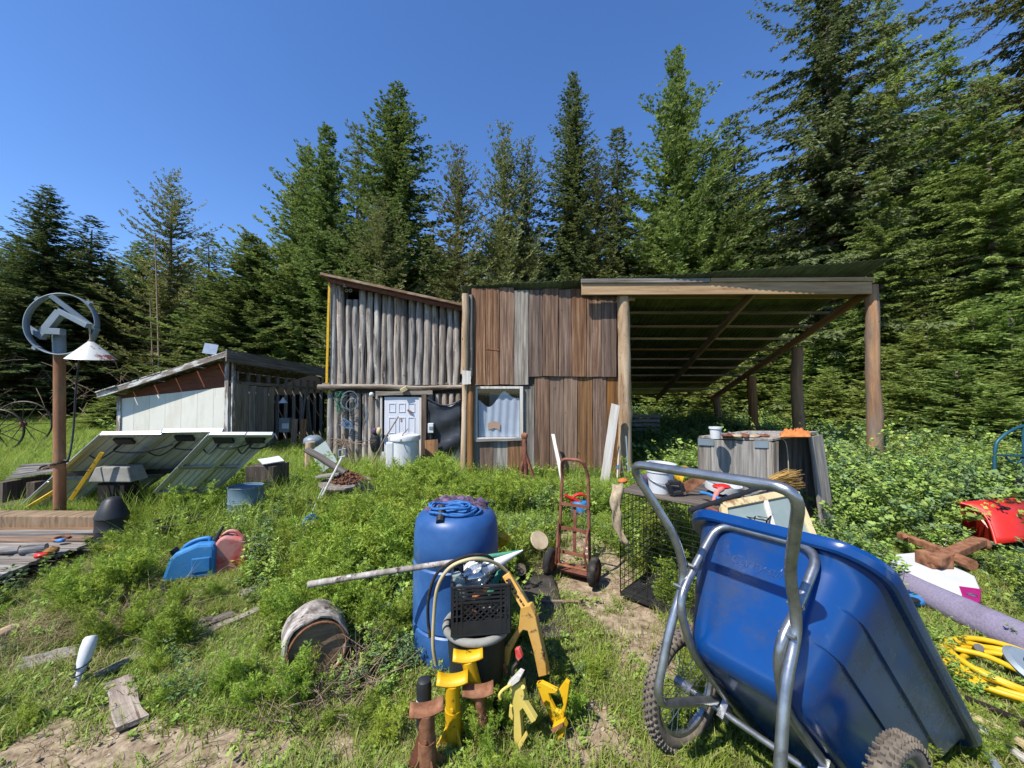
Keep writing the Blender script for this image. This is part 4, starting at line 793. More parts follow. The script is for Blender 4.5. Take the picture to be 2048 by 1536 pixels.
# ------------------------------------------------------------------ garden cart tipped up on its nose
yw, th = -1.0799, .8206; O = V((1.0742, 1.6643, .2825))
A0, F0, Z0 = V((math.cos(yw), math.sin(yw), 0)), V((-math.sin(yw), math.cos(yw), 0)), V((0, 0, 1))
F1, U1 = F0 * math.cos(th) - Z0 * math.sin(th), Z0 * math.cos(th) + F0 * math.sin(th); ro = .0557
CA, CU = A0 * math.cos(ro) + U1 * math.sin(ro), U1 * math.cos(ro) - A0 * math.sin(ro)
MC = TM(O, Matrix((CA, F1, CU)).transposed())
ct = T('garden_cart', 'big blue two wheeled garden cart tipped onto its nose', 'garden cart', (O.x + .2, O.y + .1, 0))
def rrect(r0, r1, w, rad, n=7):                          # outline of the tub at one height: rear, nose, half width
    P_ = []
    for cx, cy, a0 in ((w - rad, r1 - rad, 0), (-w + rad, r1 - rad, 90), (-w + rad, r0 + rad, 180), (w - rad, r0 + rad, 270)):
        for k in range(n + 1):
            a = math.radians(a0 + 90 * k / n); P_.append((cx + rad * math.cos(a), cy + rad * math.sin(a)))
    out = []
    for i in range(len(P_)):                              # extra points on the straight runs
        p, q = P_[i], P_[(i + 1) % len(P_)]; out.append(p)
        if i % (n + 1) == n:
            for t in (.2, .4, .6, .8): out.append((p[0] + (q[0] - p[0]) * t, p[1] + (q[1] - p[1]) * t))
    return out
def sect(u, ins=0.0, step=True):
    t = (u - .075) / .555; r0, r1, w = -.43 - .145 * t, .50 + .40 * t, .262 + .098 * t; o = []
    for x, f in rrect(r0 + ins, r1 - ins, w - ins, .15 - ins * .5):
        s = 0
        if step:
            k = min(1, max(0, (f + .50) / .16)); s = -.013 * k * ((u < .455) + (u < .305))
        o.append((x * (1 + s / w), f, u))
    return o
lev = [(.075, .09), (.078, .05), (.09, .02), (.115, .004), (.14, 0), (.22, 0), (.298, 0), (.304, 0), (.306, 0), (.312, 0), (.38, 0), (.448, 0), (.454, 0), (.456, 0), (.462, 0), (.54, 0), (.60, 0), (.612, -.008), (.606, -.034), (.612, -.044), (.635, -.048), (.652, -.042), (.656, -.02), (.648, .004), (.60, .012), (.40, .014), (.15, .016), (.095, .04)]
rings = [sect(u, i) for u, i in lev]; nn = len(rings[0]); mb = MB()
mb.add([MC @ V(p) for r in rings for p in r], [(j * nn + i, j * nn + (i + 1) % nn, (j + 1) * nn + (i + 1) % nn, (j + 1) * nn + i) for j in range(len(rings) - 1) for i in range(nn)] + [tuple(range(nn))[::-1], tuple(range((len(rings) - 1) * nn, len(rings) * nn))])
tub = mb.ob('tub', m_tub, ct, smooth=32)
try:
    fc = bpy.data.curves.new('lettering', 'FONT'); fc.body = 'Carry-all'; fc.size = .06; fc.extrude = .001; fc.shear = .3; fc.align_x = 'CENTER'; fc.bevel_depth = .0003
    fo = bpy.data.objects.new('lettering', fc); col.objects.link(fo); bpy.context.view_layer.update(); me = bpy.data.meshes.new_from_object(fo.evaluated_get(bpy.context.evaluated_depsgraph_get())); bpy.data.objects.remove(fo); me.materials.clear(); me.materials.append(m_tub); fo = bpy.data.objects.new('lettering', me); col.objects.link(fo)
    ry_ = V((0, -.145, .555)).normalized(); fr = Matrix((V((1, 0, 0)), ry_, V((1, 0, 0)).cross(ry_))).transposed().to_4x4()
    d = MC.inverted().to_3x3() @ ray(1508, 1140); c0 = MC.inverted() @ V((0, 0, CZ)); k = .145 / .555; t = (-.43 + k * .075 - c0.y - k * c0.z) / (d.y + k * d.z); hit = c0 + d * t
    place(fo, tub, MC @ Matrix.Translation(hit) @ fr)
except Exception as e: print('text', e)
def ctube(nm, pts, r, rad, n=14):
    return MB().tube([MC @ V(p) for p in fillet(pts, rad)], r, n).ob(nm, m_galv, ct, smooth=50)
hp_ = [(-.227, -.03, .02), (-.236, -.40, -.185), (-.224, -.553, .105), (-.224, -.60, .302), (-.226, -.765, .385), (-.345, -1.115, .50)]
ctube('handle_tube', hp_ + [(-x, f, u) for x, f, u in hp_[::-1]], .019, .09, 16)
fb = [(-.19, .60, .05), (-.185, -.03, .052), (-.178, -.41, .07), (-.196, -.615, .18), (-.208, -.60, .36), (-.208, -.585, .612)]
ctube('frame_tube', fb + [(-x, f, u) for x, f, u in fb[::-1]], .0175, .09, 14)
ctube('axle', [(-.395, 0, 0), (0, 0, -.001), (.395, 0, 0)], .014, .01, 10)
for sx in (-1, 1):
    for f, u in ((-.60, .345), (-.585, .24)):
        MB().tube([MC @ V((sx * (.185), f - .028, u)), MC @ V((sx * .24, f - .035, u))], .008, 6).ob('bolt', m_galv, ct)
    MB().box((0, 0, 0), (.03, .05, .1), None).ob('axle_bracket', m_galv, ct, MC @ Matrix.Translation((sx * .19, 0, .02)))
def cart_wheel(a):
    w = MB().tube([MC @ V((a + 0 * k, .245 * math.cos(k * math.pi / 24), .245 * math.sin(k * math.pi / 24))) for k in range(48)], .034, 12, closed=True).ob('wheel', m_mudrubber, ct, smooth=60)
    tr = MB()
    for k in range(56):
        an = k * 2 * math.pi / 56
        for o_, s in ((-.018, 0), (.018, 0), (0, .5), (-.031, .5), (.031, .5)):
            a2 = an + s * 2 * math.pi / 56; rr = .281 if abs(o_) < .03 else .268
            tr.box((o_, rr * math.cos(a2), rr * math.sin(a2)), (.012, .015, .007), Euler((a2, 0, 0)).to_matrix())
    tr.ob('tread', m_mudrubber, w, MC @ Matrix.Translation((a, 0, 0)), kind='stuff')
    rm = MB(); g = []
    for k in range(49):
        an = k * math.pi / 24; g.append([MC @ V((a + o_, r_ * math.cos(an), r_ * math.sin(an))) for o_, r_ in ((-.02, .222), (-.015, .205), (.015, .205), (.02, .222))])
    rm.sheet(g).ob('rim', m_galv, w, smooth=60, thick=.003)
    MB().tube([MC @ V((a - .045, 0, 0)), MC @ V((a + .045, 0, 0))], .028, 12).ob('hub', m_galv, w, smooth=40)
    s_ = MB()
    for k in range(28):
        an = k * 2 * math.pi / 28; a2 = an + (.35 if k % 2 else -.35); s_.tube([MC @ V((a + (.03 if k % 4 < 2 else -.03), .028 * math.cos(a2), .028 * math.sin(a2))), MC @ V((a, .207 * math.cos(an), .207 * math.sin(an)))], .0018, 4)
    s_.ob('spokes', m_galv, w)
cart_wheel(-.395); cart_wheel(.395)
# ------------------------------------------------------------------ blue barrel and what lies on it
X0, Y0, RB, HB = P(913, 1100, 2.7).x, 2.7, .284, .955
bl = T('blue_barrel', 'tall blue plastic barrel with rope and cloth on its lid', 'barrel', (X0, Y0, 0))
pr = [(.20, -.03), (.25, -.02), (RB - .012, .03), (RB, .1), (RB + .004, .22), (RB + .004, .235), (RB - .006, .245), (RB - .006, .252), (RB + .005, .262), (RB + .005, .5), (RB + .005, .63), (RB - .005, .64), (RB - .005, .648), (RB + .003, .658), (RB, .80), (RB - .008, .88), (RB - .022, .915), (RB - .05, .94), (RB - .075, HB), (RB - .09, HB), (RB - .10, HB - .02), (.1, HB - .018), (0, HB - .018)]
MB().lathe(pr, 44, Matrix.Translation((X0, Y0, 0))).ob('shell', m_blue, bl, smooth=40)
for sx in (-.09, .1): MB().lathe([(.032, HB - .02), (.032, HB - .004), (.02, HB - .002), (0, HB - .002)], 14, Matrix.Translation((X0 + sx, Y0 + .1, 0))).ob('bung', m_blue, bl, smooth=40)
cb = V((X0, Y0, HB - .01))
t = T('blue_rope', 'coil of bright blue rope lying on the barrel lid', 'rope', cb)
for k in range(7):
    r = U(.07, .13); c = cb + V((U(-.05, .06), -.1 + U(-.02, .03), .012 + .008 * k)); MB().tube([c + V((r * 1.25 * math.cos(a), r * .75 * math.sin(a), .008 * math.sin(3 * a + k))) for a in [i * 2 * math.pi / 26 for i in range(26)]], .0085, 6, closed=True).ob('coil', m_bluerope, t, smooth=60)
t = T('plaid_cloth', 'crumpled purple plaid cloth heaped on the barrel behind the rope', 'cloth', cb + V((0, .05, 0))); g = []
for i in range(26):
    row = []
    for j in range(18):
        u, v = i / 25 - .5, j / 17 - .5; e = max(0, 1 - (2 * u) ** 4) * max(0, 1 - (2 * v) ** 4)
        row.append(cb + V((.0 + u * .42 + .03 * mnoise.noise(V((u * 6, v * 6, 3))), .06 + v * .22, .004 + .075 * e * (.55 + .8 * abs(mnoise.noise(V((u * 7 + 2, v * 9, 0))))))))
    g.append(row)
MB().sheet(g).ob('fold', m_purplecloth, t, smooth=70, thick=.006)
t = T('black_grip', 'ribbed black rubber grip leaning over the front of the barrel lid', 'grip', cb + V((-.09, -.2, 0))); a, b_ = cb + V((-.075, -.14, .055)), cb + V((-.07, -.235, -.01))
gp = [a.lerp(b_, i / 16) for i in range(17)]; MB().tube(gp, [.024 if i % 2 else .028 for i in range(17)], 10).ob('sleeve', m_black, t)
# ------------------------------------------------------------------ bucket, milk crate, hoses, pole
bx, by = -.195, 2.21
bk = T('grey_bucket', 'black bucket with a wide grey rim carrying the milk crate', 'bucket', (bx, by, 0))
MB().lathe([(.13, -.02), (.165, .43), (.17, .45), (.155, .45), (.12, .02), (0, .02)], 28, Matrix.Translation((bx, by, 0))).ob('shell', m_black, bk, smooth=40)
MB().tube(arc((bx, by, .458), .172, 0, 6.283 * 35 / 36, 35, (1, 0, 0), (0, 1, 0)), .021, 10, closed=True).ob('rim', m_concrete, bk, smooth=60)
mc = T('milk_crate', 'black plastic milk crate full of scrap on the grey bucket', 'crate', (-.2, 2.2, .48))
cw, ch, zb = .305, .255, .485; cyaw = .13; cc = V((P(955, 1200, 2.06).x + .0, 2.06 + cw / 2, 0)); RZ = Euler((0, 0, cyaw)).to_matrix()
def CP(x, y, z): return cc + RZ @ V((x, y, 0)) + V((0, 0, zb + z))
h2 = cw / 2
for k in range(4):
    r4 = Euler((0, 0, k * math.pi / 2)).to_matrix(); q = lambda x, z, o_=0: CP(*(r4 @ V((x, -h2 + o_, 0)))[:2], z); s = MB(); B_ = lambda a, b_, w, d: s.beam(a, b_, w, d, RZ @ r4 @ V((0, 1, 0)))
    for z, hh in ((.012, .026), (.05, .05)): B_(q(-h2 + .004, z), q(h2 - .004, z), hh, .006)
    for z in (.172, .193, .214, .235, .252): B_(q(-h2 + .004, z), q(h2 - .004, z), .009, .014 if z > .25 else .008)
    for z in (.105, .145): B_(q(-h2, z), q(-h2 + .05, z), .007, .007); B_(q(h2, z), q(h2 - .05, z), .007, .007)
    for x in (-h2 + .006, -h2 + .026, -h2 + .05, h2 - .05, h2 - .026, h2 - .006): B_(q(x, .0, .001), q(x, .255, .001), .009, .012)
    n_ = 7
    for i in range(-3, n_):
        for sg in (1, -1):
            x0, x1 = -.1 + i * .032, -.1 + i * .032 + .098; za, zb_ = (.075, .165) if sg > 0 else (.165, .075); xa, xb = max(x0, -.1), min(x1, .1)
            if xb - xa < .01: continue
            f = lambda x: za + (zb_ - za) * (x - x0) / .098
            B_(q(xa, f(xa), .002), q(xb, f(xb), .002), .005, .005)
    s.ob('side_lattice', m_black, mc)
s = MB()
for i in range(9): s.beam(CP(-h2 + i * cw / 8, -h2, .006), CP(-h2 + i * cw / 8, h2, .006), .012, .006); s.beam(CP(-h2, -h2 + i * cw / 8, .007), CP(h2, -h2 + i * cw / 8, .007), .012, .006)
s.ob('bottom_grid', m_black, mc)
def thing1(mb, name, m, label, cat, **k): return tag(mb.ob(name, m, **k), label, cat)
ma = TM(CP(.0, -.03, .26), frame((-.75, -.1, -.38), (0, -1, 0)))
t = T('clear_lamp_globe', 'clear glass lamp globe lying on top in the milk crate', 'lamp globe', CP(0, 0, .25)); MB().lathe([(.02, -.06), (.04, -.05), (.06, 0), (.062, .03), (.05, .075), (.03, .1), (0, .105)], 20, ma).ob('globe', m_clearplastic, t, smooth=50); MB().lathe([(.022, -.09), (.03, -.05), (.045, -.03), (.03, -.02)], 16, ma).ob('socket', m_alu, t, smooth=50)
thing1(MB().lathe([(.034, 0), (.03, .02), (.004, .19), (0, .19)], 18, TM(CP(.07, .0, .29), frame((.85, .1, .38), (0, -1, 0)))), 'white_cone', m_white, 'white plastic cone sticking out of the milk crate to the right', 'cone', smooth=40)
thing1(MB().lathe([(.034, 0), (.036, .10), (.025, .12), (.025, .14), (0, .14)], 16, TM(CP(-.1, -.06, .15), frame((-.2, -.1, 1), (0, -1, 0)))), 'glass_jar', m_frosted, 'cloudy glass jar standing at the left of the milk crate', 'jar', smooth=40)
thing1(MB().sheet([[CP(-.09 + .16 * i / 8, .04 + .1 * j / 5, .25 + .02 * math.sin(i * 1.3 + j)) for i in range(9)] for j in range(6)]), 'white_paper', m_white, 'crumpled white paper tucked in the milk crate', 'paper', thick=.003)
for i, (mt, lb_) in enumerate([(m_rust, 'rusty iron scrap seen through the milk crate lattice'), (m_tanplank, 'brown wooden scrap low in the milk crate'), (m_orange, 'orange scrap near the right corner of the milk crate'), (m_green_net, 'greenish scrap behind the lattice of the milk crate')]):
    c = CP(-.08 + .055 * i, -.06 + .02 * i, .09 + .035 * i); thing1(MB().box((0, 0, 0), (.17, .03, .035), Euler((.3 * i, .6 - .3 * i, .4 * i)).to_matrix()), 'scrap_piece', mt, lb_, 'scrap', M=TM(c, Matrix.Identity(3)), bev=.006)
hz = lambda L_n: [P(*p) for p in L_n]
thing1(MB().tube(smoothpath(hz([(872, 1330, 2.12), (866, 1290, 2.1), (868, 1230, 2.1), (875, 1175, 2.08), (897, 1138, 2.06), (930, 1121, 2.06), (965, 1119, 2.1), (1005, 1135, 2.2), (1045, 1185, 2.25), (1070, 1235, 2.25), (1080, 1290, 2.27), (1092, 1345, 2.36)]), 6), .0095, 9), 'cream_hose', m_hose_c, 'cream hose looping over the milk crate', 'hose', smooth=60)
thing1(MB().tube(smoothpath(hz([(860, 1275, 2.14), (856, 1235, 2.14), (858, 1190, 2.13), (872, 1150, 2.12), (900, 1126, 2.1), (940, 1111, 2.12), (975, 1112, 2.18), (990, 1125, 2.24)]), 6), .0085, 9), 'black_hose', m_rubber, 'black hose looping beside the cream hose', 'hose', smooth=60)
t = T('long_pole', 'long grey wooden pole resting across the front of the barrel', 'pole', P(820, 1140, 2.3)); a, b_ = P(617, 1169, 2.33), P(1038, 1104, 2.36); MB().tube([a, a.lerp(b_, .3) + V((0, 0, .004)), a.lerp(b_, .72)], [.019, .018, .016], 10).ob('shaft', m_greylog, t, smooth=50); MB().tube([a.lerp(b_, .72), b_], [.0165, .012], 10).ob('painted_end', m_green_net, t, smooth=50)
t = T('black_sheet', 'black plastic sheet spread on the soil right of the bucket', 'plastic sheet', G(1080, 1210)); g = []
for i in range(14):
    g.append([G(1015 + 34 * (j / 9) + (55 + 45 * (i / 13)) * (j / 9), 1150 + i * 9.5, .03 + .03 * abs(mnoise.noise(V((i * .5, j * .6, 0)))) + (.06 if i > 10 else 0) * (1 - j / 9)) for j in range(10)])
MB().sheet(g).ob('sheet', m_blackcloth, t, smooth=70, thick=.004)
thing1(MB().tube([G(1085, 1202, .05), G(1167, 1203, .03)], .011, 8), 'short_stick', m_dry, 'short pale stick on the soil right of the milk crate', 'stick')
# ------------------------------------------------------------------ jack stands
js = T('large_jack_stand', 'large orange yellow jack stand leaning behind the small stands', 'jack stand', G(1045, 1340))
jy = 2.10
MB().beam(P(1012, 1148, 2.16), P(1054, 1218, jy), .045, .03, (0, -1, 0)).ob('ratchet_bar', m_orangeyel, js, bev=.004)
for i in range(7):
    p = P(1014, 1158, 2.14).lerp(P(1048, 1208, jy), i / 6) + V((0, -.018, 0)); MB().tube([p, p + V((0, -.004, 0))], .006, 8).ob('hole', m_dark, js)
poly = [(1044, 1212), (1062, 1206), (1074, 1232), (1084, 1280), (1094, 1325), (1096, 1346), (1080, 1350), (1070, 1300), (1058, 1258), (1050, 1256), (1043, 1262), (1020, 1306), (1016, 1330), (1003, 1328), (1006, 1300), (1040, 1250)]
pp = [P(x, y, jy + (y - 1212) * .0006 - .0017 * (x - 1045)) for x, y in poly]; c0 = sum(pp, V()) / len(pp); q = MB(); k = len(pp); dn = V((.5, .85, .1)) * .018
q.add([p - dn for p in pp] + [p + dn for p in pp], [tuple(range(k)), tuple(range(k, 2 * k))[::-1]] + [(i, k + i, k + (i + 1) % k, (i + 1) % k) for i in range(k)]).ob('leg_plate', m_orangeyel, js, bev=.004)
MB().tube([P(1070, 1225, jy + .02), P(1098, 1345, jy + .12)], .012, 6).ob('back_leg', m_orangeyel, js); MB().tube([P(1005, 1325, jy + .08), P(1012, 1345, jy + .1)], .014, 6).ob('foot', m_rust, js)
def post_stand(label, top, bot, Y, m, mtop, ang, hw=.036, group='jack stands in the weeds'):
    t = T('jack_stand', label, 'jack stand', G(*bot), group); a, b_ = P(*top, Y), G(*bot); b_ = V((b_.x, b_.y, -.01)); d = (a - b_).normalized()
    MB().tube([b_, b_.lerp(a, .62)], hw * 1.12, 14).ob('sleeve', m, t, smooth=50); MB().tube([b_.lerp(a, .6), a], hw, 14).ob('post', m, t, smooth=50)
    ex = V((math.cos(ang), math.sin(ang) * .6, .28 * math.sin(ang))).normalized(); ey = ex.cross(V((0, 0, 1))).normalized(); g = []
    for i in range(9):
        u = i / 8 - .5; g.append([a + ex * (.15 * u) + ey * (.062 * v) + V((0, 0, .012 - .02 * v + .016 * (2 * u) ** 2)) for v in (-.5, .5)])
    MB().sheet(g).ob('saddle', mtop, t, smooth=50, thick=.009)
    for k in range(4):
        an = k * math.pi / 2 + .6; p = b_.lerp(a, .45); f = V((b_.x + .11 * math.cos(an), b_.y + .11 * math.sin(an), -.01)); MB().beam(p, f, .04, .007, (math.cos(an + 1.57), math.sin(an + 1.57), 0)).ob('leg', m, t)
    MB().tube([b_.lerp(a, .68) - d.orthogonal() * .0 + V((0, -hw - .006, 0)), b_.lerp(a, .68) + V((0, hw, 0))], .008, 8).ob('pin', mtop, t); return t
post_stand('yellow post jack stand with a clean curved yellow saddle in front', (905, 1366), (908, 1492), 1.93, m_yellow, m_yellow, .12)
post_stand('second yellow post jack stand with brown chips, tilted behind the first', (936, 1318), (972, 1462), 2.0, m_yellow, m_yellow, .15)
post_stand('low rusty jack stand with a flat rust brown saddle between the yellow ones', (956, 1388), (975, 1500), 1.93, m_rust, m_rust, .1, .022)
t = post_stand('red and rust jack stand nearest the camera with a curved rusty saddle', (853, 1425), (856, 1560), 1.80, m_rust, m_rust, .28, .036)
a = P(850, 1432, 1.78); MB().beam(a - V((.0, .0, .03)), G(815, 1556), .03, .008, (0, -1, 0)).ob('leg', m_redrust, t)
t = T('jack_stand', 'faded pale yellow ratchet jack stand with a curved lever arm', 'jack stand', G(1042, 1490), 'jack stands in the weeds')
def pl(pts, Y, th_, m, name, dy=0):
    mx_ = sum(x for x, y in pts) / len(pts); pp = [P(x, y, Y + dy - .0012 * (x - mx_)) for x, y in pts]; k = len(pp); dn = V((.45, .88, .1)).normalized() * th_ / 2
    return MB().add([p - dn for p in pp] + [p + dn for p in pp], [tuple(range(k)), tuple(range(k, 2 * k))[::-1]] + [(i, k + i, k + (i + 1) % k, (i + 1) % k) for i in range(k)]).ob(name, m, t, bev=.003)
pl([(1023, 1372), (1048, 1358), (1051, 1388), (1049, 1396), (1074, 1436), (1066, 1442), (1048, 1412), (1042, 1418), (1046, 1470), (1036, 1494), (1030, 1470), (1030, 1420), (1026, 1392)], 1.93, .03, m_paleyellow, 'body')
pl([(1023, 1358), (1038, 1342), (1046, 1346), (1042, 1356), (1026, 1368), (1018, 1362)], 1.93, .045, m_whitewood, 'saddle', -.004)
MB().tube(smoothpath([P(1024, 1368, 1.92), P(1006, 1380, 1.9), P(999, 1390, 1.89), P(1001, 1398, 1.89)]), .007, 8).ob('lever', m_paleyellow, t)
pl([(1020, 1408), (1030, 1416), (1026, 1440), (1018, 1432)], 1.96, .012, m_paleyellow, 'back_leg'); pl([(1036, 1488), (1052, 1462), (1056, 1470), (1040, 1500)], 1.9, .012, m_paleyellow, 'foot')
MB().tube([P(1046, 1374, 1.905), P(1046, 1374, 1.925)], .010, 10).ob('bolt', m_paleyellow, t)
t = T('jack_stand', 'chipped yellow jack stand lying upside down with its legs in the air', 'jack stand', G(1110, 1470), 'jack stands in the weeds')
pl([(1074, 1364), (1084, 1362), (1100, 1370), (1116, 1378), (1112, 1384), (1098, 1384), (1102, 1398), (1112, 1418), (1122, 1422), (1128, 1408), (1126, 1396), (1119, 1376), (1132, 1358), (1140, 1364), (1136, 1396), (1130, 1424), (1126, 1446), (1118, 1452), (1106, 1444), (1096, 1420), (1084, 1392)], 2.05, .022, m_yellow, 'leg_frame')
pl([(1108, 1444), (1128, 1440), (1134, 1454), (1126, 1470), (1112, 1472), (1110, 1458)], 2.02, .05, m_yellow, 'base'); pl([(1096, 1464), (1126, 1446), (1128, 1452), (1098, 1471)], 1.99, .02, m_rust, 'worn_edge')
pl([(1074, 1364), (1080, 1362), (1092, 1410), (1086, 1408)], 2.13, .012, m_rust, 'back_leg')
t = T('clamp', 'pink handled clamp standing behind the faded yellow jack stand', 'clamp', G(1035, 1400)); MB().tube(smoothpath([P(1028, 1362, 2.05), P(1026, 1338, 2.06), P(1034, 1325, 2.07), P(1036, 1318, 2.07)]), .010, 8).ob('jaw', m_wire, t); pl([(1031, 1296), (1039, 1294), (1046, 1312), (1038, 1320), (1033, 1312)], 2.07, .022, m_jugred, 'handle')
t = T('black_canister', 'black canister with a white label behind the red jack stand', 'canister', G(845, 1455)); c = V((P(848, 1400, 2.02).x, 2.02, 0)); MB().lathe([(.036, -.02), (.038, .0), (.038, .26), (.033, .285), (.018, .295), (0, .295)], 20, Matrix.Translation(c)).ob('body', m_black, t, smooth=40)
MB().lathe([(.0392, .12), (.0392, .2)], 10, Matrix.Translation(c), math.radians(200), math.radians(320)).ob('label', m_white, t, smooth=40)
# ------------------------------------------------------------------ hand truck
hc = V((.575, 3.70, 0)); he_ = V((.36, -.2, 0)).normalized(); hf = V((.2, .36, 0)).normalized(); MHT = TM(hc, Matrix((he_, hf, V((0, 0, 1)))).transposed())
ht = T('hand_truck', 'rusty red hand truck standing on the bare soil', 'hand truck', hc); q = lambda *p: MHT @ V(p)
rail = lambda s: [(s * .155, 0.02, .10), (s * .15, .02, .35), (s * .135, .05, .75), (s * .13, .06, .93), (s * .125, .03, 1.02)]
tp_ = [q(*p) for p in fillet(rail(-1) + [(-.10, -.02, 1.12), (.10, -.02, 1.12)] + rail(1)[::-1], .1)]
MB().tube(tp_, .0155, 10).ob('frame', m_redrust, ht, smooth=50)
for z in (.22, .45, .68): MB().beam(q(-.15, .03, z), q(.15, .03, z), .028, .012, hf).ob('crossbar', m_redrust, ht)
MB().beam(q(.0, .04, .22), q(.0, .05, .68), .03, .008, hf).ob('centre_strip', m_redrust, ht)
for s in (-1, 1): MB().tube([q(s * .15, .0, .5), q(s * .13, -.08, .3), q(s * .155, -.05, .13)], .011, 8).ob('wheel_brace', m_redrust, ht)
MB().tube([q(-.23, -.04, .125), q(.23, -.04, .125)], .012, 8).ob('axle', m_rust, ht); MB().box((0, 0, 0), (.36, .2, .012)).ob('toe_plate', m_redrust, ht, MHT @ Matrix.Translation((0, .12, .035)))
for s in (-1, 1):
    M2 = MHT @ Matrix.Translation((s * .215, -.04, .128)) @ Euler((0, math.pi / 2, 0)).to_matrix().to_4x4()
    w = MB().lathe([(.075, -.03), (.105, -.036), (.126, -.022), (.130, 0), (.126, .022), (.105, .036), (.075, .03)], 30, M2).ob('wheel', m_rubber, ht, smooth=50)
    MB().lathe([(0, -.03), (.03, -.03), (.035, -.015), (.07, -.02), (.078, -.026), (.078, .026), (.07, .02), (.035, .015), (.03, .03), (0, .03)], 24, M2).ob('rim', m_rust, w, smooth=40)
# ------------------------------------------------------------------ wire dog crate with junk on top
k0 = V((.93, 3.38, 0)); e1, e2 = V((.72, -.69, 0)) * 1.08, V((.69, .72, 0)) * .74; hk = .86
dc = T('dog_crate', 'large black wire dog crate with a board on its roof', 'dog crate', k0 + (e1 + e2) / 2)
def wires(o_, a, b_, na_, nb_):
    s = MB()
    for i in range(na_ + 1): s.tube([o_ + a * i / na_, o_ + a * i / na_ + b_], .0028 if 0 < i < na_ else .005, 4)
    for j in range(nb_ + 1): s.tube([o_ + b_ * j / nb_, o_ + b_ * j / nb_ + a], .0028 if 0 < j < nb_ else .005, 4)
    s.ob('wire_panel', m_wire, dc)
up = V((0, 0, hk)); z1 = V((0, 0, .03))
wires(k0 + z1, e1, up, 9, 20); wires(k0 + e2 + z1, e1, up, 14, 14); wires(k0 + z1, e2, up, 10, 14); wires(k0 + e1 + z1, e2, up, 10, 14); wires(k0 + up + z1, e1, e2, 14, 10)
MB().add([k0 + z1 * .5, k0 + e1 + z1 * .5, k0 + e1 + e2 + z1 * .5, k0 + e2 + z1 * .5] + [p + V((0, 0, .03)) for p in (k0 + z1 * .5, k0 + e1 + z1 * .5, k0 + e1 + e2 + z1 * .5, k0 + e2 + z1 * .5)], [(0, 3, 2, 1), (4, 5, 6, 7), (0, 1, 5, 4), (1, 2, 6, 5), (2, 3, 7, 6), (3, 0, 4, 7)]).ob('tray', m_black, dc)
zt = hk + .034
for k in range(4): plank('shelf_board', k0 + e2 * (.12 + .25 * k) + V((0, 0, zt + .012)), k0 + e1 * .74 + e2 * (.12 + .25 * k) + V((0, 0, zt + .012)), .16, .02, m_darkplank, dc, (0, 0, 1))
zt += .024
t = T('canvas_strap', 'dirty canvas strip hanging over the corner of the dog crate', 'canvas', k0 + up); g = []
for i in range(16):
    v = i / 15; x_ = 1236 - 10 * math.sin(v * 2.4) + 22 * v ** 2; y_ = 968 + 122 * v; w_ = 24 - 10 * v; Yq = 3.44 - .12 * math.sin(min(1, v * 4) * 1.57)
    g.append([P(x_ + w_ * (j / 5 - .5) + 2 * math.sin(i * 1.1 + j), y_ + 2 * math.sin(j + i * .7), Yq - .012 * math.sin(j * 1.5 + i)) for j in range(6)])
MB().sheet(g).ob('strip', m_canvas, t, smooth=70, thick=.006)
def on(px, py, z=zt): return G(px, py, z)
thing1(MB().ball((0, 0, .02), (.05, .04, .025), 9, 6, .2), 'orange_scrap', m_orange, 'orange scrap on the corner of the dog crate above the canvas', 'scrap', M=TM(on(1246, 966), Matrix.Identity(3)), smooth=70)
t = T('white_bucket', 'white plastic bucket with a second bucket nested in it', 'bucket', on(1320, 982)); c = on(1320, 984)
MB().lathe([(.082, 0), (.105, .17), (.112, .175), (.112, .19), (.1, .19), (.078, .01), (0, .01)], 26, Matrix.Translation(c)).ob('shell', m_white, t, smooth=40); MB().lathe([(.1, .18), (.106, .225), (.118, .228), (.118, .243), (.1, .243), (.08, .1)], 26, TM(c, Euler((0, .05, 0)).to_matrix())).ob('inner_bucket', m_white, t, smooth=40)
MB().tube([c + V((.108 * math.cos(a), .108 * math.sin(a) , .14 - .05 * math.cos((a + math.pi / 2)) * (1))) for a in [math.pi + i * math.pi / 14 for i in range(15)]], .005, 6).ob('bail', m_alu, t)
thing1(MB().ball((0, 0, .05), (.07, .06, .05), 9, 6, .25), 'dark_rag', m_purplecloth, 'dark bundle left of the white bucket', 'rag', M=TM(on(1288, 972), Matrix.Identity(3)), smooth=70)
t = T('yellow_scoop', 'bright yellow plastic scoop behind the hand saw', 'scoop', on(1378, 965)); c = on(1378, 966); g = []
for i in range(11):
    a = math.pi * i / 10; g.append([c + V((.10 * math.cos(a) * (1 - .25 * v), .10 - .14 * v, .135 * math.sin(a) * (1 - .2 * v) + .004)) for v in (0, .5, 1)])
MB().sheet(g).ob('bowl', m_yellow, t, smooth=60, thick=.005); MB().tube([c + V((.09, .0, .06)), c + V((.16, .03, .05))], .016, 8).ob('handle', m_yellow, t)
t = T('hand_saw', 'hand saw with a rusty blade and black handle', 'saw', on(1370, 980)); t_ = t; YS = 3.15
def pls(pts, Y, th_, m, name): 
    global t; t = t_; return pl(pts, Y, th_, m, name)
pls([(1364, 966), (1402, 948), (1414, 960), (1374, 988)], YS, .004, m_rust, 'blade')
for a, b_ in (((1334, 966), (1344, 987)), ((1344, 988), (1366, 984)), ((1366, 984), (1362, 966)), ((1336, 965), (1362, 966))): MB().beam(P(*a, YS - .01), P(*b_, YS - .01), .035, .03, (0, 1, 0)).ob('handle', m_black, t, bev=.008)
t = T('sieve', 'round kitchen sieve with a pale rim holding red scraps', 'sieve', on(1444, 985)); c = on(1444, 980, zt + .03) ; MS = TM(c, Euler((.12, .12, 0)).to_matrix())
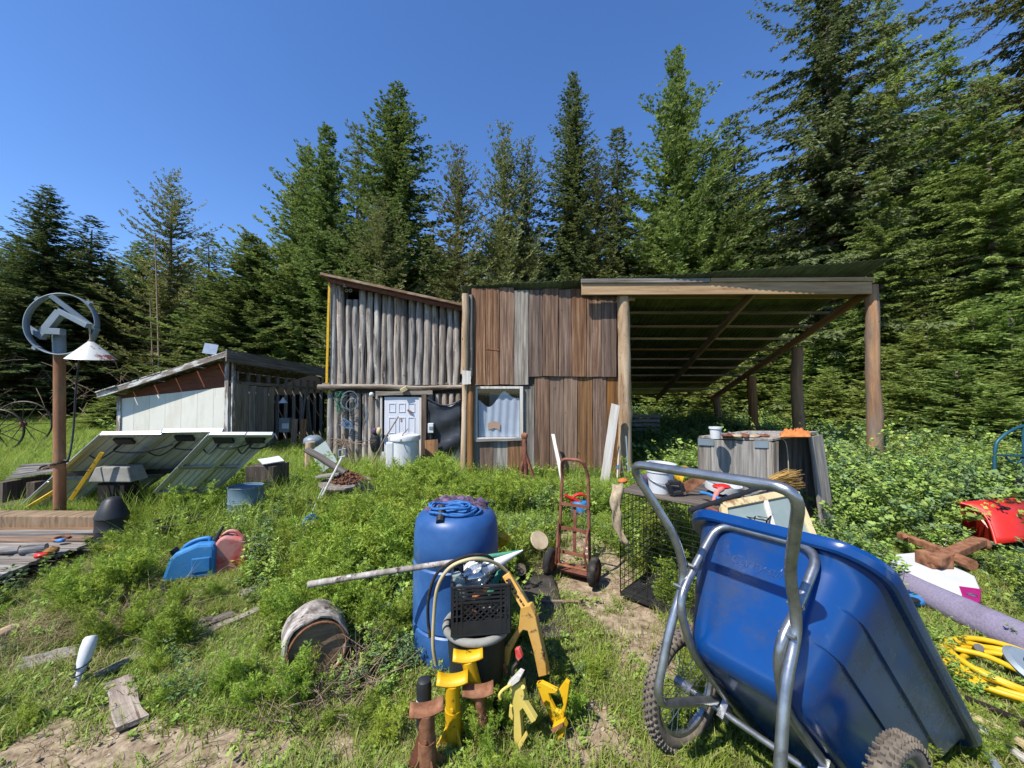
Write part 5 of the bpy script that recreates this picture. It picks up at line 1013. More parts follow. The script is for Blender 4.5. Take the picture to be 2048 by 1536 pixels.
MB().lathe([(.128, -.0), (.132, .06), (.138, .064), (.138, .05), (.13, .0)], 32, MS).ob('rim', m_white, t, smooth=40); MB().lathe([(.128, .01), (.08, -.012), (0, -.02)], 24, MS).ob('bowl', m_wire, t, smooth=60)
for i in range(14): 
    a, r_ = U(0, 6.28), U(0, .09); MB().box(MS @ V((r_ * math.cos(a), r_ * math.sin(a), .01)), (.05, .02, .015), Euler((U(0, 3), U(0, 3), U(0, 3))).to_matrix()).ob('scrap', [m_red, m_tanplank, m_chips, m_dry][i % 4], t)
t = T('red_scoop', 'small red plastic scoop hanging over the rim of the sieve', 'scoop', on(1435, 990)); MB().tube([P(1444, 978, 2.98), P(1434, 984, 2.9), P(1427, 1004, 2.88)], [.02, .02, .014], 8).ob('handle', m_jugred, t, smooth=60); MB().ball(P(1443, 973, 3.02), (.07, .05, .02), 12, 6).ob('bowl', m_red, t, smooth=60)
thing1(MB().tube(smoothpath([P(1402, 985, 3.05), P(1420, 989, 2.95), P(1448, 1003, 2.8)]), .012, 8), 'blue_tube', m_jugblue, 'light blue plastic tube under the sieve', 'tube', smooth=60)
thing1(MB().tube(arc(on(1482, 975, zt + .02), .08, 0, 5.6, 18, (1, 0, 0), (0, 1, .2)), .014, 8), 'black_strap', m_rubber, 'curled black strap right of the sieve', 'strap', smooth=60)
t = T('broom', 'straw broom with a black handle lying over the junk', 'broom', P(1500, 985, 3.0)); a, b_ = P(1379, 1021, 2.62), P(1524, 974, 2.95)
MB().tube([a, b_], .0165, 10).ob('handle', m_black, t, smooth=50); br = MB(); d = (P(1600, 962, 3.1) - b_).normalized(); sd2 = d.orthogonal().normalized()
for i in range(330):
    o_ = V((0, U(-.03, .03), U(-.025, .055))); f = V((0, U(-.05, .05), U(-.06, .05))); br.tube([b_ + o_ * .5 - d * .02, b_ + d * .17 + o_ * 1.2 + f * .3, b_ + d * U(.30, .42) + o_ * 1.2 + f], [.003, .0028, .0012], 3, cap=False)
br.ob('bristles', m_straw, t, kind='stuff'); MB().tube([b_ - d * .02, b_ + d * .07], [.02, .035], 10).ob('ferrule', m_rust, t, smooth=50)
# old window sash
ws = T('window_sash', 'old cream window sash with rusty paint leaning behind the cart', 'window sash', P(1520, 1040, 2.6)); w0, w1, w2, w3 = P(1446, 1012, 2.74), P(1590, 984, 2.95), P(1640, 1110, 2.62), P(1462, 1130, 2.42); nn_ = (w1 - w0).cross(w3 - w0).normalized()
def wbar(a, b_, w, m, n_='frame_bar'): MB().beam(a, b_, w, .035, nn_).ob(n_, m, ws, bev=.003)
wbar(w0, w1, .05, m_cream); wbar(w0, w3, .045, m_cream); wbar(w1, w2, .045, m_cream); wbar(w3, w2, .045, m_cream); wbar(w0.lerp(w1, .55), w3.lerp(w2, .55), .03, m_whitewood, 'mullion')
MB().add([w0, w1, w2, w3, w0 + nn_ * .006, w1 + nn_ * .006, w2 + nn_ * .006, w3 + nn_ * .006], [(0, 1, 2, 3), (7, 6, 5, 4)]).ob('pane', m_frosted, ws)
thing1(MB().box((0, 0, 0), (.13, .1, .12), Euler((.2, .1, .5)).to_matrix()), 'red_box', m_redrust, 'rusty red box between the dog crate and the window sash', 'box', M=TM(P(1430, 1030, 2.9), Matrix.Identity(3)), bev=.008)
for i, (x0, y0, x1, y1) in enumerate([(1500, 990, 1550, 980), (1490, 998, 1560, 990), (1470, 985, 1520, 988)]): thing1(MB().tube([P(x0, y0, 2.95), P(x1, y1, 3.05)], .008, 6), 'metal_rod', m_alu, ['upper thin metal rod under the broom bristles', 'lower thin metal rod above the window sash', 'short metal rod right of the curled strap'][i], 'rod')
# ------------------------------------------------------------------ plywood cabinet
l0, l1, l2 = V((2.14, 4.48, 0)), V((2.80, 4.22, 0)), V((3.55, 4.55, 0)); l3 = l0 + (l2 - l1); hz_ = 1.23; lean = V((.06, 0, 0))
cbn = T('plywood_cabinet', 'weathered grey plywood cabinet standing open on its right side', 'cabinet', (l0 + l2) / 2)
nf = (l1 - l0).cross(V((0, 0, 1))).normalized(); nf = nf if nf.y < 0 else -nf
for k in range(3):
    ts = ((0, .17), (.17, .93), (.93, 1.0))[k]; a = l0.lerp(l1, (ts[0] + ts[1]) / 2) + V((0, 0, -.05)); plank('panel', a + nf * (.004 * k), a + V((0, 0, hz_ + .04)) + nf * (.004 * k), (l1 - l0).length * (ts[1] - ts[0]) - .004, .022, m_greyplank, cbn, nf, rough=.002)
def quadslab(p, th_, m, nm): 
    n_ = (p[1] - p[0]).cross(p[2] - p[0]).normalized() * th_; MB().add(p + [x + n_ for x in p], [(0, 3, 2, 1), (4, 5, 6, 7), (0, 1, 5, 4), (1, 2, 6, 5), (2, 3, 7, 6), (3, 0, 4, 7)]).ob(nm, m, cbn)
Zt = V((0, 0, hz_)); sg_ = V((0, 0, -.03))
quadslab([l0 + Zt, l1 + Zt + V((0, -.02, .0)), l2 + Zt + V((0, -.02, .05)), l3 + Zt + V((0, 0, .03))], .022, m_greyplank, 'top')
quadslab([l3, l2, l2 + Zt, l3 + Zt], .02, m_darkplank, 'back_panel'); quadslab([l0 + V((0, .03, 0)), l3, l3 + Zt, l0 + Zt + V((0, .03, 0))], .02, m_darkplank, 'side_panel'); quadslab([l0 + V((.02, .03, .1)), l1 + V((0, .03, .1)), l2 + V((0, .03, .1)), l3 + V((0, 0, .1))], .02, m_darkplank, 'bottom')
n2_ = (l2 - l1).normalized()
plank('door_board', l2 - n2_ * .10 + V((.10, -.12, -.05)), l2 - n2_ * .07 + Zt + V((0, -.03, .03)), .24, .025, m_greyplank, cbn, (.4, -.9, 0)); plank('edge_board', l1 + n2_ * .05 + V((0, -.012, -.05)), l1 + n2_ * .045 + Zt + V((0, -.012, -.01)), .09, .02, m_greyplank, cbn, (.4, -.9, 0))
for t0 in (.1, .86): MB().box(l0.lerp(l1, t0) + nf * .026 + V((0, 0, hz_ - .04)), (.16 if t0 < .5 else .13, .006, .075), frame((0, 0, 1), nf)).ob('hinge_strap', m_greypaint, cbn)
zc = hz_ + .025
c = on(1431, 877, zc); t = T('white_cup', 'white plastic cup standing on the plywood cabinet', 'cup', c); MB().lathe([(.05, 0), (.057, .1), (.066, .105), (.066, .125), (.05, .125), (.045, .01), (0, .01)], 20, Matrix.Translation(c)).ob('shell', m_white, t, smooth=40)
t = T('orange_gloves', 'crumpled orange work gloves on the right end of the cabinet', 'gloves', on(1590, 872, zc + .04)); g = []
for i in range(22):
    g.append([on(1560 + 62 * i / 21, 874 - 8 * j / 9, zc + .035) + V((0, 0, .06 * (1 - (2 * i / 21 - 1) ** 4) * (1 - (2 * j / 9 - 1) ** 4) * (.4 + abs(mnoise.noise(V((i * .45, j * .6, 1))) * 1.6)))) for j in range(10)])
MB().sheet(g).ob('cloth', m_orange, t, smooth=70, thick=.006)
t = T('chain_heap', 'heap of rusty chain and rags along the back of the cabinet top', 'chain', on(1490, 873, zc))
for i in range(26): c = on(1440 + i * 3.6, 872 - U(0, 5), zc + U(0, .02)); MB().tube(arc(c + V((0, 0, .01)), .022, 0, 5.4, 8, V((1, U(-.5, .5), U(-.3, .3))), V((U(-.4, .4), 1, U(-.4, .4)))), .006, 5, closed=True).ob('link', m_rust if i % 3 else m_greypaint, t)
for i in range(5): MB().ball(on(1455 + i * 18, 872, zc + .015), (.06, .05, .022), 9, 5, .3).ob('rag', m_canvas if i % 2 else m_chips, t, smooth=70)
thing1(MB().tube(smoothpath([on(1560, 875, zc), P(1571, 884, 4.2), P(1575, 905, 4.18), P(1577, 935, 4.18), P(1576, 952, 4.2)]), .0055, 5), 'hanging_wire', m_canvas, 'pale wire hanging over the dark opening of the cabinet', 'wire')
# ------------------------------------------------------------------ leaning poles, tripod, small things by the cabin
a = P(1205, 968, 6.75); thing1(MB(), 'x', m_white, '', '') if False else tag(plank('leaning_board', V((a.x, 6.75, -.02)), P(1231, 810, 7.0), .15, .035, m_whitewood), 'whitewashed board leaning against the front lean-to post', 'board')
a = P(1134, 1010, 6.2); tag(plank('white_pole', V((a.x, 6.2, -.02)), P(1106, 870, 7.2), .06, .04, m_whitewood), 'thin white pole leaning on the planks behind the hand truck', 'pole')
t = T('tool_handle', 'white tool handle with a blue band beside the front post', 'tool handle', P(1236, 965, 6.9)); a, b_ = P(1234, 968, 6.85), P(1238, 893, 7.0); MB().tube([a, b_], .016, 8).ob('shaft', m_whitewood, t); MB().tube([a.lerp(b_, .38), a.lerp(b_, .5)], .0185, 8).ob('blue_band', m_jugblue, t)
tag(MB().tube([P(1252, 965, 6.8), P(1240, 900, 6.98)], .016, 8).ob('dark_pole', m_darkplank), 'dark pole leaning beside the blue banded handle', 'pole'); tag(MB().tube([P(1258, 962, 6.75), P(1252, 872, 6.95)], .014, 8).ob('grey_pole', m_greypaint), 'grey pipe leaning on the right side of the front post', 'pipe')
t = T('rusty_tripod', 'rusty tripod jack standing below the cabin window', 'tripod', P(1055, 965, 6.6)); top = P(1049, 872, 6.6); MB().tube([P(1051, 965, 6.6), top], [.05, .045], 10).ob('post', m_redrust, t, smooth=50)
for px_, Yq in ((1028, 6.5), (1082, 6.45), (1056, 6.9)): a = P(px_, 968, Yq); MB().beam(V((a.x, Yq, -.02)), P(1051, 905, 6.6), .05, .03).ob('leg', m_redrust, t)
MB().ball(top, .06, 10, 6).ob('cap', m_rust, t)
t = T('watering_can', 'red and blue toy watering can on the ground behind the hand truck', 'watering can', G(1160, 1065)); c = P(1160, 1005, 5.2); MB().lathe([(.10, -.12), (.105, .0), (.09, .02), (0, .02)], 18, Matrix.Translation(c)).ob('body', m_jugblue, t, smooth=40); MB().tube(arc(c + V((0, 0, .0)), .11, 0, math.pi, 10, (1, 0, 0), (0, 0, 1)), .022, 8).ob('handle', m_red, t); MB().tube([c, c + V((-.2, -.02, .1))], [.03, .02], 8).ob('spout', m_red, t)
MB().box(c - V((0, 0, .4)), (.25, .25, .6)).ob('stand', m_darkplank, t)
tag(log('stump', G(1040, 1140, -.03), G(1040, 1140, .13) , .055, .05, m_bark, None, knots=4), 'small rotten stump on the soil right of the barrel', 'stump')
thing1(MB().lathe([(0, 0), (.09, .0), (.1, .015), (.09, .025), (0, .02)], 20, TM(P(1078, 1082, 3.9), Euler((.7, .5, 0)).to_matrix())), 'pale_dish', m_canvas, 'pale round dish tilted in the weeds left of the hand truck', 'dish', smooth=40)
thing1(MB().ball((0, 0, 0), (.07, .05, .06), 8, 6, .25), 'yellow_scrap', m_yellow, 'yellow plastic scrap peeking out behind the barrel', 'scrap', M=TM(P(1002, 1079, 2.95), Matrix.Identity(3)))
# ------------------------------------------------------------------ right side
t = T('red_tub', 'bright red plastic tub on its side in the shrubs', 'tub', G(1975, 1090)); Yr = 4.35
top_, low_, bk_ = P(1921, 1006, Yr), P(1992, 1088, Yr - .3), P(1932, 1088, Yr + .1); ex_ = V((.8, .16, .0))
ap = [top_.lerp(low_, i / 10) + V((.07 * math.sin(i / 10 * math.pi), 0, .09 * math.sin(i / 10 * math.pi))) for i in range(11)]; pr_ = ap + [bk_]; k = len(pr_)
MB().sheet([[p, p + ex_] for p in ap]).ob('shell', m_red, t, smooth=60, thick=.012)
iv = [p + V((.05, .01, 0)) for p in pr_]; MB().add(iv + [p + V((.02, 0, 0)) for p in iv], [tuple(range(k)), tuple(range(k, 2 * k))[::-1]] + [(i, k + i, k + (i + 1) % k, (i + 1) % k) for i in range(k)]).ob('end_panel', m_red, t)
MB().sheet([[top_, top_ + ex_], [bk_, bk_ + ex_]]).ob('back_panel', m_red, t, thick=.012)
MB().tube(ap, .013, 8).ob('rim', m_red, t, smooth=60); MB().tube([top_, top_ + ex_], .014, 8).ob('rim', m_red, t, smooth=60)
for u_, v_ in ((.45, 4), (.72, 2)):
    c = ap[v_].lerp(ap[v_] + ex_, u_); nrm_ = (ap[v_ + 1] - ap[v_ - 1]).cross(ex_).normalized(); nrm_ = nrm_ if nrm_.y < 0 else -nrm_
    M2 = TM(c + nrm_ * .006, frame(nrm_, (0, 0, 1))); MB().lathe([(.02, -.004), (.02, .004), (0, .004)], 18, M2 @ Matrix.Diagonal((3.6, 1, 1, 1))).ob('hand_hole', m_dark, t)
t = T('metal_arch_bench', 'blue green metal arch seat half hidden at the right edge', 'bench', P(2030, 985, 5.2)); Yb = 5.2
MB().tube(smoothpath([P(1990, 990, Yb), P(1990, 900, Yb), P(2004, 874, Yb), P(2034, 856, Yb), P(2075, 846, Yb)]), .02, 8).ob('arch', m_stripe, t, smooth=60); MB().beam(P(1994, 910, Yb), P(2070, 912, Yb), .05, .02).ob('armrest', m_stripe, t)
MB().tube(smoothpath([P(2012, 914, Yb), P(2022, 924, Yb), P(2036, 926, Yb), P(2044, 916, Yb)]), .012, 6).ob('scroll', m_stripe, t); MB().tube([P(2046, 850, Yb), P(2048, 980, Yb)], .016, 6).ob('upright', m_stripe, t); MB().box(P(2052, 962, Yb - .1), (.34, .3, .12)).ob('cushion', m_black, t, bev=.02)
MB().box(P(2055, 985, Yb - .1), (.2, .2, .3)).ob('leg', m_black, t)
t = T('white_sled', 'white plastic sled with a magenta end and dark edge', 'sled', G(1870, 1160)); za = .16
op = [(1776, 1128), (1790, 1108), (1830, 1104), (1890, 1120), (1950, 1152), (1962, 1182), (1956, 1203), (1900, 1180), (1830, 1150)]; tpv = [G(x, y, za) for x, y in op]; k = len(tpv); dn = V((0, 0, .05))
MB().add(tpv + [p - dn for p in tpv], [tuple(range(k))[::-1]] + [(i, (i + 1) % k, k + (i + 1) % k, k + i) for i in range(k)]).ob('deck', m_white, t, bev=.012)
MB().tube([G(x, y, za - .05) for x, y in ((1768, 1132), (1830, 1156), (1900, 1188), (1952, 1212))], .035, 8).ob('dark_edge', m_rubber, t, smooth=60)
ee = [G(x, y, za + .006) for x, y in ((1918, 1172), (1962, 1178), (1960, 1203), (1954, 1206), (1925, 1192))]; MB().add(ee + [p - V((0, 0, .07)) for p in ee], [(4, 3, 2, 1, 0)] + [(i, (i + 1) % 5, 5 + (i + 1) % 5, 5 + i) for i in range(5)]).ob('end_cap', m_magenta, t); MB().lathe([(0, .004), (.03, .004), (.03, 0)], 14, Matrix.Translation(G(1944, 1190, za + .008))).ob('grommet', m_purplecloth, t)
t = T('mauve_carpet', 'long rolled mauve carpet lying in front of the white sled', 'carpet roll', G(1910, 1230)); pa = smoothpath([G(1768, 1140, .12), G(1840, 1180, .11), G(1930, 1225, .1), G(2010, 1262, .1), G(2090, 1300, .1)], 6)
MB().tube(pa, [.075 + .035 * min(1, i / 12) for i in range(len(pa))], 14, ecc=.75).ob('roll', m_carpet, t, smooth=70); MB().tube([pa[-7] + V((-.02, -.11, .03)), pa[-7] + V((-.04, -.1, -.1))], .006, 6).ob('tie', m_wire, t)
t = T('blue_bag', 'pale blue and black printed bag under the carpet roll', 'bag', G(1815, 1200)); MB().ball(G(1815, 1196, .06), (.16, .10, .05), 12, 6, .1).ob('cloth', m_jugblue, t, smooth=70); MB().ball(G(1822, 1200, .10), (.07, .04, .02), 10, 6).ob('patch', m_black, t, smooth=70)
t = T('rusty_hitch', 'heavy rusty iron hitch with a long bar lying on the sled', 'hitch', G(1870, 1110, .2)); zh = .24
MB().beam(G(1800, 1070, zh), G(1912, 1112, zh + .02), .07, .06).ob('bar', m_rust, t, bev=.008); MB().beam(G(1868, 1122, zh), G(1960, 1082, zh + .06), .10, .07).ob('crosspiece', m_rust, t, bev=.008); MB().box(G(1868, 1118, zh - .02), (.2, .16, .12)).ob('block', m_rust, t, bev=.01)
MB().tube([G(1900, 1112, zh), G(1945, 1130, zh)], .05, 10).ob('socket', m_rust, t); MB().ball(G(1966, 1088, zh + .03), .06, 12, 8).ob('ball', m_rust, t, smooth=80); MB().tube([G(1810, 1072, zh + .035), G(1810, 1072, zh + .06)], .02, 8).ob('bolt', m_rust, t)
t = T('yellow_hose', 'coil of thick yellow hose in the grass at the right edge', 'hose', G(2010, 1360)); hc_ = G(2022, 1350, .04)
for k in range(7):
    r = .21 + .026 * k + U(-.01, .01); oc = hc_ + V((U(-.03, .03), U(-.03, .03), .012 + .012 * (k % 3))); MB().tube([oc + V((r * .95 * math.cos(a), r * .82 * math.sin(a), .02 * math.sin(2 * a + k))) for a in [i * 2 * math.pi / 40 for i in range(40)]], .0165, 9, closed=True).ob('coil', m_hose_y, t, smooth=60)
MB().tube(smoothpath([hc_ + V(p) for p in ((-.12, .2, .03), (-.04, .1, .05), (.0, -.02, .05), (.06, -.18, .04), (.16, -.3, .03))], 6), .0165, 9).ob('loose_end', m_hose_y, t, smooth=60)
MB().tube([hc_ + V((.0, .16, .06)), hc_ + V((.05, .22, .0))], .024, 8).ob('tie', m_black, t)
t = T('grey_pulley', 'grey worn wheel rim lying behind the yellow hose', 'wheel', G(2060, 1350)); MB().lathe([(.06, 0), (.12, .0), (.14, .03), (.12, .05), (.06, .05)], 24, TM(G(2062, 1345, .06), Euler((.5, .2, 0)).to_matrix())).ob('disc', m_greypaint, t, smooth=40)
for i, (x0, y0, x1, y1, mt, w, lab) in enumerate([(1938, 1428, 2070, 1500, m_hose_c, .045, 'upper cream plastic strip beside the tipped cart'), (1955, 1452, 2070, 1530, m_whitewood, .04, 'lower cream strip beside the tipped cart'), (1930, 1395, 2060, 1450, m_wire, .03, 'dark pipe lying under the yellow hose'), (1915, 1420, 2010, 1560, m_greypaint, .03, 'grey flat strip in the grass next to the cart tub')]):
    tag(plank('strip', G(x0, y0, .04), G(x1, y1, .04), w, .015, mt, None, (0, 0, 1), rough=.002), lab, 'strip')
a = P(1292, 850, 12.2); t = T('pale_pallet', 'pale grey pallet standing far back under the lean-to', 'pallet', (a.x, 12.2, 0))
for k in range(5): plank('slat', P(1262, 868 - 9 * k, 12.2), P(1320, 868 - 9 * k, 12.2), .1, .03, m_greyplank, t, (0, -1, 0))
for x in (1270, 1312): plank('bearer', V((P(x, 860, 12.24).x, 12.25, 0)), P(x, 828, 12.25), .08, .05, m_darkplank, t)
# ------------------------------------------------------------------ plants: builders
def quads_object(name, vs, tint, m, link=False, tris=False):
    me = bpy.data.meshes.new(name); k = 3 if tris else 4; nq = len(vs) // k
    me.vertices.add(len(vs)); me.vertices.foreach_set('co', np.asarray(vs, np.float32).ravel())
    me.loops.add(nq * k); me.loops.foreach_set('vertex_index', np.arange(nq * k, dtype=np.int32))
    me.polygons.add(nq); me.polygons.foreach_set('loop_start', np.arange(nq, dtype=np.int32) * k)
    try: me.polygons.foreach_set('loop_total', np.full(nq, k, np.int32))
    except Exception: pass
    me.update(calc_edges=True)
    at = me.attributes.new('tint', 'FLOAT', 'POINT'); at.data.foreach_set('value', np.repeat(np.asarray(tint, np.float32), k))
    me.materials.append(m); o = bpy.data.objects.new(name, me)
    if link: col.objects.link(o)
    return o
def nrm(a): return a / np.maximum(np.linalg.norm(a, axis=-1, keepdims=True), 1e-9)
def diamonds(b, d, l, w, rng, flat=.5):                  # leaf shapes: base, direction, length, half width
    r = nrm(rng.normal(size=b.shape) * (1 - flat) + np.array([0, 0, 1.0]) * flat + 1e-4)
    s = nrm(np.cross(d, r)) * w[:, None]; mid = b + d * (l * .45)[:, None]
    return np.stack([b, mid + s, b + d * l[:, None], mid - s], 1)

def crown(seed, H, Rm, base, nwh, nbr, ex, rise, droop, twl, tww, step=.14, sag=.15, upt=0., gap=0., rough=.25, hang=.2, den=3, mat_=None, top=.25):
    rng = np.random.default_rng(seed); Q, TT = [], []
    for i in range(nwh):
        t = base + (1 - base) * (i + rng.uniform(-.3, .3)) / nwh
        t = min(max(t, base), .995); q = (1 - t) / (1 - base)
        r = Rm * (q ** ex) * (1 + rng.normal() * rough * .5) + top * (1 - t) + .06
        if gap and rng.random() < gap: r *= .45
        nb = max(3, int(nbr * (.6 + .4 * q ** .5)))
        a0 = rng.uniform(0, 6.28)
        for k in range(nb):
            if gap and rng.random() < gap: continue
            az = a0 + 6.283 * k / nb + rng.normal() * .25; L = r * rng.uniform(.55, 1.12); el = droop + (rise - droop) * t ** 1.3 + rng.normal() * .09
            ns = max(2, int(L / step)); s = (np.arange(ns) + rng.uniform(.3, .9, ns)) / ns; s = np.clip(s, .06, 1)
            ch, sh_ = math.cos(az), math.sin(az)
            x = s * L * math.cos(el); z = t * H + s * L * math.sin(el) - sag * L * s ** 2 + upt * L * s ** 4 + rng.normal() * .05
            dz = math.sin(el) - 2 * sag * s + 4 * upt * s ** 3
            pos = np.stack([x * ch, x * sh_, z], 1); tan = nrm(np.stack([np.full(ns, ch * math.cos(el)), np.full(ns, sh_ * math.cos(el)), dz], 1))
            side = np.array([-sh_, ch, 0.]); bt = rng.uniform(0, 1)
            for j in range(den + 1):
                sg = 1 if j % 2 == 0 else -1
                if j == den: sg = 0
                d = nrm(tan * rng.uniform(.5, .9, (ns, 1)) + side * sg * rng.uniform(.5, 1.0, (ns, 1)) + np.array([0, 0, 1.]) * (-hang + rng.normal(size=(ns, 1)) * .18))
                l = twl * rng.uniform(.6, 1.25, ns) * (1.15 - .5 * s) * (.55 + .45 * q); b = pos + rng.normal(size=pos.shape) * .03
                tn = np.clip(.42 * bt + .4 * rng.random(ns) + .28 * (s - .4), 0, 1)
                Q.append(diamonds(b, d, l, l * tww, rng, .35)); TT.append(tn)
                for sgn in (1, -1):
                    d2 = nrm(d + np.cross(d, np.array([0, 0, 1.])) * sgn * .75 + rng.normal(size=d.shape) * .15)
                    Q.append(diamonds(b + d * (l * .35)[:, None], d2, l * .62, l * tww * .8, rng, .35)); TT.append(np.clip(tn + rng.normal(size=ns) * .08, 0, 1))
    return np.concatenate(Q).reshape(-1, 3), np.concatenate(TT)
def trunk_mesh(name, H, r, seed, dead=0, deadlen=1.2, zone=(.05, .5), m=None):
    rn = random.Random(seed); mb = MB(); off = V((rn.uniform(0, 99), 0, 0))
    pts = [V((.08 * mnoise.noise(V((i * .4, 0, 0)) + off) * (12 - i) / 12, .08 * mnoise.noise(V((0, i * .4, 0)) + off) * (12 - i) / 12, H * .94 * i / 12 - .1)) for i in range(13)]
    mb.tube(pts, [r * (1 - .95 * i / 12) + .01 for i in range(13)], 9)
    for i in range(dead):
        z = H * rn.uniform(*zone); a = rn.uniform(0, 6.28); L = deadlen * rn.uniform(.4, 1.1); d = V((math.cos(a), math.sin(a), rn.uniform(-.35, .15)))
        p = [V((0, 0, z)) + d * L * t + V((rn.uniform(-.05, .05), rn.uniform(-.05, .05), -.25 * L * t * t)) for t in (0, .35, .7, 1)]
        mb.tube(p, [.022, .015, .01, .004], 4, cap=False)
        for q in range(2):
            s = p[1 + q]; d2 = (d + V((rn.uniform(-.8, .8), rn.uniform(-.8, .8), rn.uniform(-.5, .3)))).normalized()
            mb.tube([s, s + d2 * L * .3, s + d2 * L * .5 - V((0, 0, .05))], [.01, .007, .003], 3, cap=False)
    me = bpy.data.meshes.new(name); me.from_pydata([tuple(p) for p in mb.v], [], mb.f); me.update(); me.polygons.foreach_set('use_smooth', [True] * len(me.polygons)); me.materials.append(m or m_bark)
    return me
PROTO = {}
def proto(k, l, H0_, r, dead, dl, zone, **kw):
    vs, tt = crown(**kw); o = quads_object('crown', vs, tt, l); PROTO[k] = (o.data, trunk_mesh('trunk', H0_, r, kw['seed'], int(dead * 1.6), dl, zone), H0_, kw['Rm'])
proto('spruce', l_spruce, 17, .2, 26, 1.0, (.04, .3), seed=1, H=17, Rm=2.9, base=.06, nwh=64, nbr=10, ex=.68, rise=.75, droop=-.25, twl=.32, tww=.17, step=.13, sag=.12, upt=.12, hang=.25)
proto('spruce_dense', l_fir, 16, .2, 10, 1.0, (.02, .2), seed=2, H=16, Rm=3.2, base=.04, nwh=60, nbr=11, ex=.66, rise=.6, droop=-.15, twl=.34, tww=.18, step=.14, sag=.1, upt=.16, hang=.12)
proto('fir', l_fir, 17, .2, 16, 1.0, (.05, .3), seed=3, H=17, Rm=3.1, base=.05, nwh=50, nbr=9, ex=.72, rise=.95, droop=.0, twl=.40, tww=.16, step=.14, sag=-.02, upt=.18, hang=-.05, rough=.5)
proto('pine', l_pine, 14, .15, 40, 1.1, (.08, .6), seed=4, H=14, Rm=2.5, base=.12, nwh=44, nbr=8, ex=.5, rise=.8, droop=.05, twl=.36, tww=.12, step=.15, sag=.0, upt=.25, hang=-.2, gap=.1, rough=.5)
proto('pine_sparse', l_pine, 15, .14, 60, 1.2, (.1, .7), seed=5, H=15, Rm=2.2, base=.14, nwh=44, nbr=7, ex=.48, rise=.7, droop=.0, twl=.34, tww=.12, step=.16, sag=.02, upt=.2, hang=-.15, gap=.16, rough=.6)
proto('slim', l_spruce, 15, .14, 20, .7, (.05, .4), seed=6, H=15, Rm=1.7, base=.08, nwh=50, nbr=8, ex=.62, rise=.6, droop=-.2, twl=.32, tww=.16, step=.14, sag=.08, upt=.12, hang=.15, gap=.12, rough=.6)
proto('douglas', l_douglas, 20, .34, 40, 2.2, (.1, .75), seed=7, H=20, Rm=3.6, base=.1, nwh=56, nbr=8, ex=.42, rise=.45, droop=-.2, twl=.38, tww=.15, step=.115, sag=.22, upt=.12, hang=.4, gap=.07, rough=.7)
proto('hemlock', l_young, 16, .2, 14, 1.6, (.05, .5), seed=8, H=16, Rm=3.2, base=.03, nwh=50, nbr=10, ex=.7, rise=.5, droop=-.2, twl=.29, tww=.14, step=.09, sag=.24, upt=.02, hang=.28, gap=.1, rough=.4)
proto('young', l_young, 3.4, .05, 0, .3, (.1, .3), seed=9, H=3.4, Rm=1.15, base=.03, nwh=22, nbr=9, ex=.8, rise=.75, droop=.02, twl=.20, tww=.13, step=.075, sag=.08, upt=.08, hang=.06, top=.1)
# ------------------------------------------------------------------ trees, one thing each
def tree(kind, x, y, H, Rr, label, group, rz=None):
    cm, tm, H0, R0 = PROTO[kind]; nm = {'pine': 'pine_tree', 'pine_sparse': 'pine_tree', 'spruce': 'spruce_tree', 'spruce_dense': 'spruce_tree', 'slim': 'spruce_tree', 'fir': 'fir_tree', 'douglas': 'fir_tree', 'hemlock': 'hemlock_tree', 'young': 'young_conifer'}[kind]
    z = g0(x, y); t = T(nm, label, 'tree', (x, y, z), group); rz = U(0, 6.28) if rz is None else rz; er = Euler((U(-.02, .02), U(-.02, .02), rz))
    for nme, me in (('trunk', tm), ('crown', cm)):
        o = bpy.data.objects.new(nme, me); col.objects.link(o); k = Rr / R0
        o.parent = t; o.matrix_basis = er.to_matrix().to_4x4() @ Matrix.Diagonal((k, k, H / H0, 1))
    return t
GF = 'tall conifers of the forest edge'
def tpx(kind, px, py, Y, hw, label, group=GF):           # top of the tree at pixel px,py, half width hw pixels
    p = P(px, py, Y); x = p.x; z = g0(x, Y); tree(kind, x, Y, p.z - z, hw * {'douglas': 1.35, 'hemlock': 1.6}.get(kind, 1.85) * Y / F, label, group)
